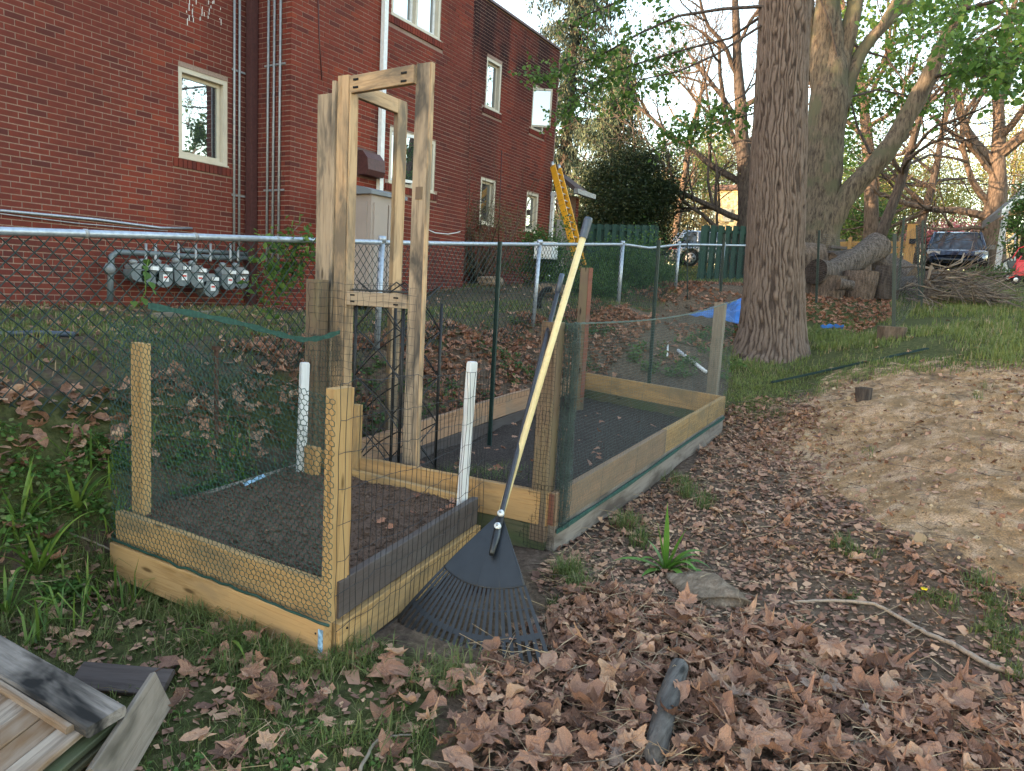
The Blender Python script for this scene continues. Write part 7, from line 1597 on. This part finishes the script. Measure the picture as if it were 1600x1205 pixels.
    A = np.concatenate(P_); S = np.concatenate(S_); scatter_leaves('leaf_litter', A, S, .7, 'deadr', ['lobed', 'tulip', 'oval'], 53, 'reddish brown dead leaves between the long bed, the fence and the logs', .4, (1.0,), 10)
    P_.clear(); S_.clear(); p = np.concatenate([sample(rr, (-2, 13, 3.9, 8.7), 14), sample(rr, (-2, 12, 7.6, 8.7), 60), sample(rr, (-1, 6, 4.6, 6.4), 40, noise=(.8, .5, 8)), sample(rr, (8, 20, -3, 2), 2.5)]); add(p, .05, .12, .02); A = np.concatenate(P_); S = np.concatenate(S_)
    scatter_leaves('leaf_litter', A, S, .5, 'dead', ['lobed', 'oval'], 54, 'scattered dead leaves on the yard in front of the brick house', .4, (1.0,), 8)
    # leaves in the beds
    n = 60; x = rr.uniform(3.4, 6.6, n); y = rr.uniform(1.8, 3.1, n); A = np.stack([x, y, .385+(x-3.2)*.047-.20+0*x], -1); A[:, 2] += .02
    k = 9; A2 = np.array([GH(px, py, .315) for px, py in ((470, 792), (420, 830), (702, 790), (690, 798), (645, 800), (652, 775), (595, 812), (610, 825), (705, 783))]); A = np.concatenate([A, A2]); scatter_leaves('leaf_litter', A, rr.uniform(.04, .075, len(A)), .5, 'deadr', ['lobed', 'oval'], 55, 'few dead leaves lying on the soil inside the two raised beds', .4, (1.0,), 6)
    # fragments and straw
    n0 = sample(rr, (1.4, 4.5, -1.4, 2.2), 2600, pxpoly=PX1); n1 = sample(rr, (2.0, 9, -2.2, 2.2), 1700, pxpoly=PX2); n2 = sample(rr, (.6, 3.5, .8, 3.4), 900, pxpoly=PX3); n3 = sample(rr, (3, 10.5, -3.6, 1.5), 420, pxpoly=SANDP, noise=(1.8, .42, 12))
    C = np.concatenate([n0, n1, n2, n3]); C[:, 2] += .006+rr.random(len(C))*.008; n = len(C); R = rot_rand(n, rr, .7); s = rr.gamma(2.0, .0035, n)+.003; T = np.array([[-1, -.6, 0], [.9, -.8, .1], [1.1, .7, -.05], [-.8, .6, .12]])
    V = np.einsum('nij,nkj->nki', R, T[None]*s[:, None, None])+C[:, None]; o = obj('leaf_fragments', V.reshape(-1, 3), np.arange(n*4).reshape(-1, 4), M['chaff'], None, local=False); tag(o, 'crumbled bits of dead leaf over the bare soil', 'leaf litter', kind='stuff')
    C = np.concatenate([sample(rr, (1.2, 4.2, -2.0, 2.2), 330, pxpoly=PX1), sample(rr, (2.0, 9, -2.2, 2.2), 60, pxpoly=PX2), sample(rr, (.6, 3.5, .8, 3.4), 170, pxpoly=PX3, noise=(2, .45, 31))]); n = len(C); a = rr.uniform(0, 6.28, n); L = rr.uniform(.04, .22, n); C[:, 2] += rr.uniform(.01, .07, n)
    d = np.stack([np.cos(a), np.sin(a), rr.normal(0, .22, n)], -1); b = d+rr.normal(0, .25, (n, 3)); m1 = C+d*L[:, None]*.5; m2 = m1+nrm(b)*L[:, None]*.5; A_ = np.concatenate([C, m1]); B_ = np.concatenate([m1, m2]); V, F = segs(A_, B_, .0016, .0010, 3); o = obj('dry_straw', V, F, M['straw'], None, local=False); tag(o, 'dry grass stalks and pine straw tangled in the litter', 'straw', kind='stuff')
    C = np.concatenate([sample(rr, (1.4, 9, -1.8, 2.2), 70, pxpoly=PX1), sample(rr, (2.2, 10, -2.4, 2.2), 30, pxpoly=PX2), sample(rr, (3, 10.5, -3.6, 1.5), 26, pxpoly=SANDP)]); n = len(C); a = rr.uniform(0, 6.28, n); L = rr.uniform(.05, .28, n); C[:, 2] += .008+.06*rr.random(n)*pip(*proj(C)[:2], PX1); d = np.stack([np.cos(a), np.sin(a), rr.normal(0, .05, n)], -1); m1 = C+d*L[:, None]*.5; m2 = m1+nrm(d+rr.normal(0, .25, (n, 3))*[1, 1, .2])*L[:, None]*.5; V, F = segs(np.concatenate([C, m1]), np.concatenate([m1, m2]), .0024, .0016, 4); o = obj('small_twigs', V, F, M['twig'], None, local=False); tag(o, 'small dark twigs scattered over sand and litter', 'twigs', kind='stuff')
    # pebbles and crumbs on sand
    C = sample(rr, (2.8, 9, -2.2, 1.5), 130, pxpoly=SANDP, noise=(1.6, .47, 44)); n = len(C); V, F = boxes_np(C, rr.gamma(2.0, .0065, (n, 1))*rr.uniform(.6, 1.3, (n, 3))+.004, rot_rand(n, rr, 3.1)); o = obj('sandy_clods', V, F, M['crumb'], None, local=False); tag(o, 'larger sandy clods broken loose on the mound', 'soil clods', kind='stuff')
    C = np.concatenate([sample(rr, (3, 10.5, -2.6, 1.5), 300, pxpoly=SANDP, noise=(2.6, .45, 8)), sample(rr, (2.4, 8, -1.6, 2), 160, pxpoly=PX2)]); n = len(C); V, F = boxes_np(C, rr.gamma(1.4, .0032, (n, 1))*rr.uniform(.6, 1.3, (n, 3))+.003, rot_rand(n, rr, 3.1)); o = obj('soil_crumbs', V, F, M['crumb'], None, local=False); tag(o, 'sandy crumbs and pebbles on the mound', 'soil crumbs', kind='stuff')
M['crumb'] = m_leaf('sandy_crumb', [(0, (.13, .085, .05)), (.5, (.30, .21, .125)), (1, (.42, .32, .21))], .95, 0, .1)
litter()
def blades(pos, h, w, rr, lean=.5):
    n = len(pos); a = rr.uniform(0, 6.283, n); d = np.stack([np.cos(a), np.sin(a), np.zeros(n)], -1); s = np.stack([-np.sin(a), np.cos(a), np.zeros(n)], -1); ln = np.abs(rr.normal(lean*.55, lean*.5, n))[:, None]; h = h[:, None]; w = w[:, None]; up = np.array([0, 0, 1.])
    m = pos+up*h*.6+d*h*ln*.35; t = pos+up*h*(1-.35*ln)+d*h*ln*1.0
    V = np.stack([pos-s*w, pos+s*w, m-s*w*.75, m+s*w*.75, t], 1).reshape(-1, 3); F = np.array([[0, 1, 3], [0, 3, 2], [2, 3, 4]])[None]+5*np.arange(n)[:, None, None]; return V, F.reshape(-1, 3)
def clumped(rr, centers, per, rad):
    n = len(centers); c = np.repeat(centers, per, 0); c = c+np.concatenate([rr.normal(0, rad, (len(c), 2)), np.zeros((len(c), 1))], 1); c[:, 2] = zg(c[:, 0], c[:, 1])-.004; return c
def grass():
    rr = np.random.default_rng(90)
    GR = [(1130, 655), (1128, 560), (1180, 500), (1260, 515), (1390, 500), (1400, 452), (1640, 400), (2200, 420), (2200, 620), (1640, 580), (1400, 582), (1290, 612), (1180, 660)]
    def mk(name, parts, mat, lab):
        V, F = merge(parts); o = obj(name, V, F, M[mat], None, local=False); tag(o, lab, 'grass', kind='stuff')
    c = sample(rr, (6, 19, -6, 3), 70, pxpoly=GR, noise=(1.1, .36, 2)); p = clumped(rr, c, 18, .06); u, v, d = proj(p); hh = rr.uniform(.03, .11, len(p))*(.6+1.3*fbm(p[:, 0]*.9, p[:, 1]*.9, 5, 2))*np.clip((640-v)/90, .35, 1.25); A = blades(p, hh, np.full(len(p), .0028)+d*.00022, rr, .7)
    c = sample(rr, (6, 10, -3, 3), 90, pxpoly=[(1130, 655), (1128, 575), (1290, 540), (1640, 530), (1640, 580), (1400, 582), (1290, 612), (1180, 660)], noise=(1.3, .44, 3)); p = clumped(rr, c, 10, .05); B = blades(p, rr.uniform(.03, .08, len(p)), np.full(len(p), .0028), rr, 1.2)
    mk('grass', [A, B], 'grassb', 'long green grass on the bank right of the furrowed trunk')
    c = sample(rr, (.5, 3.2, .7, 3.3), 330, pxpoly=PX3, noise=(2.4, .47, 7)); p = clumped(rr, c, 12, .03); A = blades(p, rr.uniform(.018, .055, len(p)), rr.uniform(.0012, .0022, len(p)), rr, 1.1)
    c = np.array([og(px+rr.normal(0, sx), py+rr.normal(0, sy)) for (px, py, sx, sy, k) in ((330, 965, 60, 16, 60), (390, 1010, 40, 18, 40), (430, 1040, 50, 14, 30), (545, 1040, 30, 14, 26), (240, 930, 30, 18, 26), (120, 890, 50, 20, 26), (60, 1000, 50, 20, 10), (700, 1060, 26, 22, 18), (640, 1160, 50, 14, 12), (430, 1160, 40, 20, 8)) for _ in range(k)]); p = clumped(rr, c, 16, .02); B = blades(p, rr.uniform(.04, .12, len(p)), rr.uniform(.0013, .0024, len(p)), rr, 1.6)
    T = []
    for (px, py, k, h) in ((885, 905, 16, .13), (905, 925, 12, .11), (1075, 775, 14, .12), (1100, 790, 12, .1), (1060, 755, 10, .1), (980, 830, 16, .12), (1000, 850, 12, .1), (1310, 855, 7, .09), (1330, 870, 6, .08), (1365, 870, 3, .05), (1530, 915, 10, .07), (1535, 945, 9, .05), (1545, 985, 16, .05), (1560, 1020, 12, .05), (1590, 1060, 10, .06), (1450, 940, 8, .04), (1480, 950, 8, .05), (1585, 1000, 9, .05), (1365, 705, 4, .04), (1530, 617, 3, .1), (1180, 640, 14, .07), (1215, 650, 12, .06), (1330, 940, 6, .04), (1560, 965, 10, .05), (1240, 985, 4, .03), (1600, 940, 8, .06), (705, 1080, 10, .09), (870, 950, 5, .06)):
        c = np.array([og(px+rr.normal(0, 9), py+rr.normal(0, 5)) for _ in range(k)]); p = clumped(rr, c, 14, .018); T.append(blades(p, h*rr.uniform(.5, 1.2, len(p)), rr.uniform(.0014, .0024, len(p)), rr, 1.2))
    mk('grass', [A, B]+T, 'grassm', 'tufts of green grass around the square bed and along the path')
    c = np.concatenate([sample(rr, (-3, 14, 3.85, 8.8), 46, noise=(.9, .40, 15)), sample(rr, (-1, 9, 3.8, 5), 30, noise=(1.1, .42, 17))]); p = clumped(rr, c, 13, .07); A = blades(p, rr.uniform(.03, .09, len(p)), rr.uniform(.003, .005, len(p)), rr, .9)
    c = sample(rr, (16, 34, -8, 14), 10, noise=(.5, .3, 3)); p = clumped(rr, c, 12, .15); B = blades(p, rr.uniform(.06, .16, len(p)), rr.uniform(.008, .014, len(p)), rr, .8)
    mk('grass', [A, B], 'grassm', 'short patchy lawn behind the chain link fence')
    # grass clippings in the long bed
    c = np.array([GH(px, py, .22) for px, py in zip(rr.normal(745, 45, 60), rr.normal(742, 8, 60))]); c = c[(c[:, 0] > 3.35)]; p = np.repeat(c, 6, 0)+rr.normal(0, .03, (len(c)*6, 3))*[1, 1, .1]; A = blades(p, rr.uniform(.03, .09, len(p)), np.full(len(p), .0018), rr, 2.0); mk('grass', [A], 'grassm', 'fresh green grass clippings lying in the long bed')
    # broad weeds
    def rosette(c, size, n, mat, name, lab, up=.5):
        pp = np.repeat(c, n, 0); k = len(pp); a = rr.uniform(0, 6.28, k); L = size*rr.uniform(.4, 1.2, k); h = rr.uniform(.1, 1, k)*up*size*1.6; q = pp+np.stack([np.cos(a)*L, np.sin(a)*L, h], -1); m = len(q); s = rr.uniform(.35, .62, m)*size; R = rot_rand(m, rr, .9); t = np.linspace(0, 6.283, 8)[:-1]; T = np.stack([np.cos(t), np.sin(t)*.9, .12*np.cos(2*t)], -1)*.5; V = np.einsum('nij,nkj->nki', R, T[None]*s[:, None, None])+q[:, None]; F = np.arange(m)[:, None]*7; F = np.stack([F+np.array([[0, 1, 2, 3]]), F+np.array([[0, 3, 4, 6]])], 1).reshape(-1, 4); F2 = (np.arange(m)[:, None]*7+np.array([[4, 5, 6, 6]]))
        V0, F0 = V.reshape(-1, 3), F; S, SF = segs(pp, q, .0009, .0006, 3); V, F = merge([(V0, F0), (S, SF)]); o = obj(name, V, F, M[mat], None, local=False); tag(o, lab, 'weeds', kind='stuff')
    x = rr.uniform(-.8, 3.3, 1900); y = rr.uniform(2.85, 3.5, 1900); k = ~inside_beds(x, y) & (fbm(x*2, y*2, 71, 3) > .36); x, y = x[k], y[k]; rosette(np.stack([x, y, zg(x, y)], -1), .052, 11, 'weed', 'bank_weeds', 'low round leaved weeds covering the bank left of and behind the square bed', .8)
    c = np.concatenate([sample(rr, (.5, 3.2, .8, 3.2), 110, pxpoly=PX3, noise=(2.2, .48, 33))]); rosette(c, .03, 8, 'weed', 'clover_weeds', 'small clover like weeds in the grass at the lower left', .5)
    x = rr.uniform(3.3, 8.5, 520); y = rr.uniform(3.3, 4.1, 520); k = ~inside_beds(x, y) & (fbm(x*1.5, y*1.5, 72, 3) > .50); x, y = x[k], y[k]; rosette(np.stack([x, y, zg(x, y)], -1), .06, 16, 'shrub', 'strip_weeds', 'green weeds growing through the leaves behind the long bed', .9)
    p = sample(rr, (7, 14, 1.2, 5), 26, pxpoly=[(900, 560), (1040, 540), (1150, 500), (1160, 600), (1100, 600), (930, 580)]); rosette(p, .075, 24, 'weed', 'far_weeds', 'green weeds between the far end of the long bed and the furrowed trunk', .9)
    x = rr.uniform(-.8, 3.2, 300); y = rr.uniform(2.75, 3.5, 300); k = ~inside_beds(x, y); p = np.stack([x[k], y[k], zg(x[k], y[k])], -1); p = clumped(rr, p, 3, .02); A = blades(p, rr.uniform(.10, .26, len(p)), rr.uniform(.003, .006, len(p)), rr, 1.2); mk('grass', [A], 'strapd', 'narrow green blades rising through the bank weeds')
grass()
def vines():
    rr = np.random.default_rng(15); t = thing('climbing_vine', P(448, 460, 4.8), 'leafy green vine climbing the chain link fence left of the trellis frame', 'vine'); out = []; C = []
    for (a, b, z) in (((430, 470), (455, 350), 4.75), ((405, 470), (430, 380), 4.7), ((440, 450), (490, 378), 4.8), ((452, 420), (470, 352), 4.8)):
        p = P(*a, z); q = P(*b, z); n = 9; pp = [p+(q-p)*i/n+rr.normal(0, .02, 3) for i in range(n+1)]
        for i in range(n):
            out.append((pp[i], pp[i+1], .004, .003, 0)); 
            for _ in range(11): C.append(pp[i]+rr.normal(0, .06, 3))
    V, F = seg_mesh(out); obj('vine_stems', V, F, M['barks'], t, local=False); V, F = leaf_cards(np.array(C), .06, rr, .6); tag(obj('foliage', V, F, M['canopy'], t, local=False), kind='stuff')
    t = thing('climbing_vine', P(228, 470, 3.6), 'small bright green vine with few large leaves in front of the gas meters', 'vine'); pts = [P(215, 480, 3.7), P(228, 455, 3.7), P(226, 430, 3.7), P(232, 405, 3.7)]; tubeobj('vine_stem', pts, .003, M['strapd'], t, 5); C = np.array([P(px, py, 3.69) for px, py in ((228, 405), (230, 425), (234, 440), (222, 465), (208, 470), (226, 415), (238, 452))]); V, F = heart_cards(C, .045, rr); obj('foliage', V, F, M['canopy'], t, local=False)
vines()
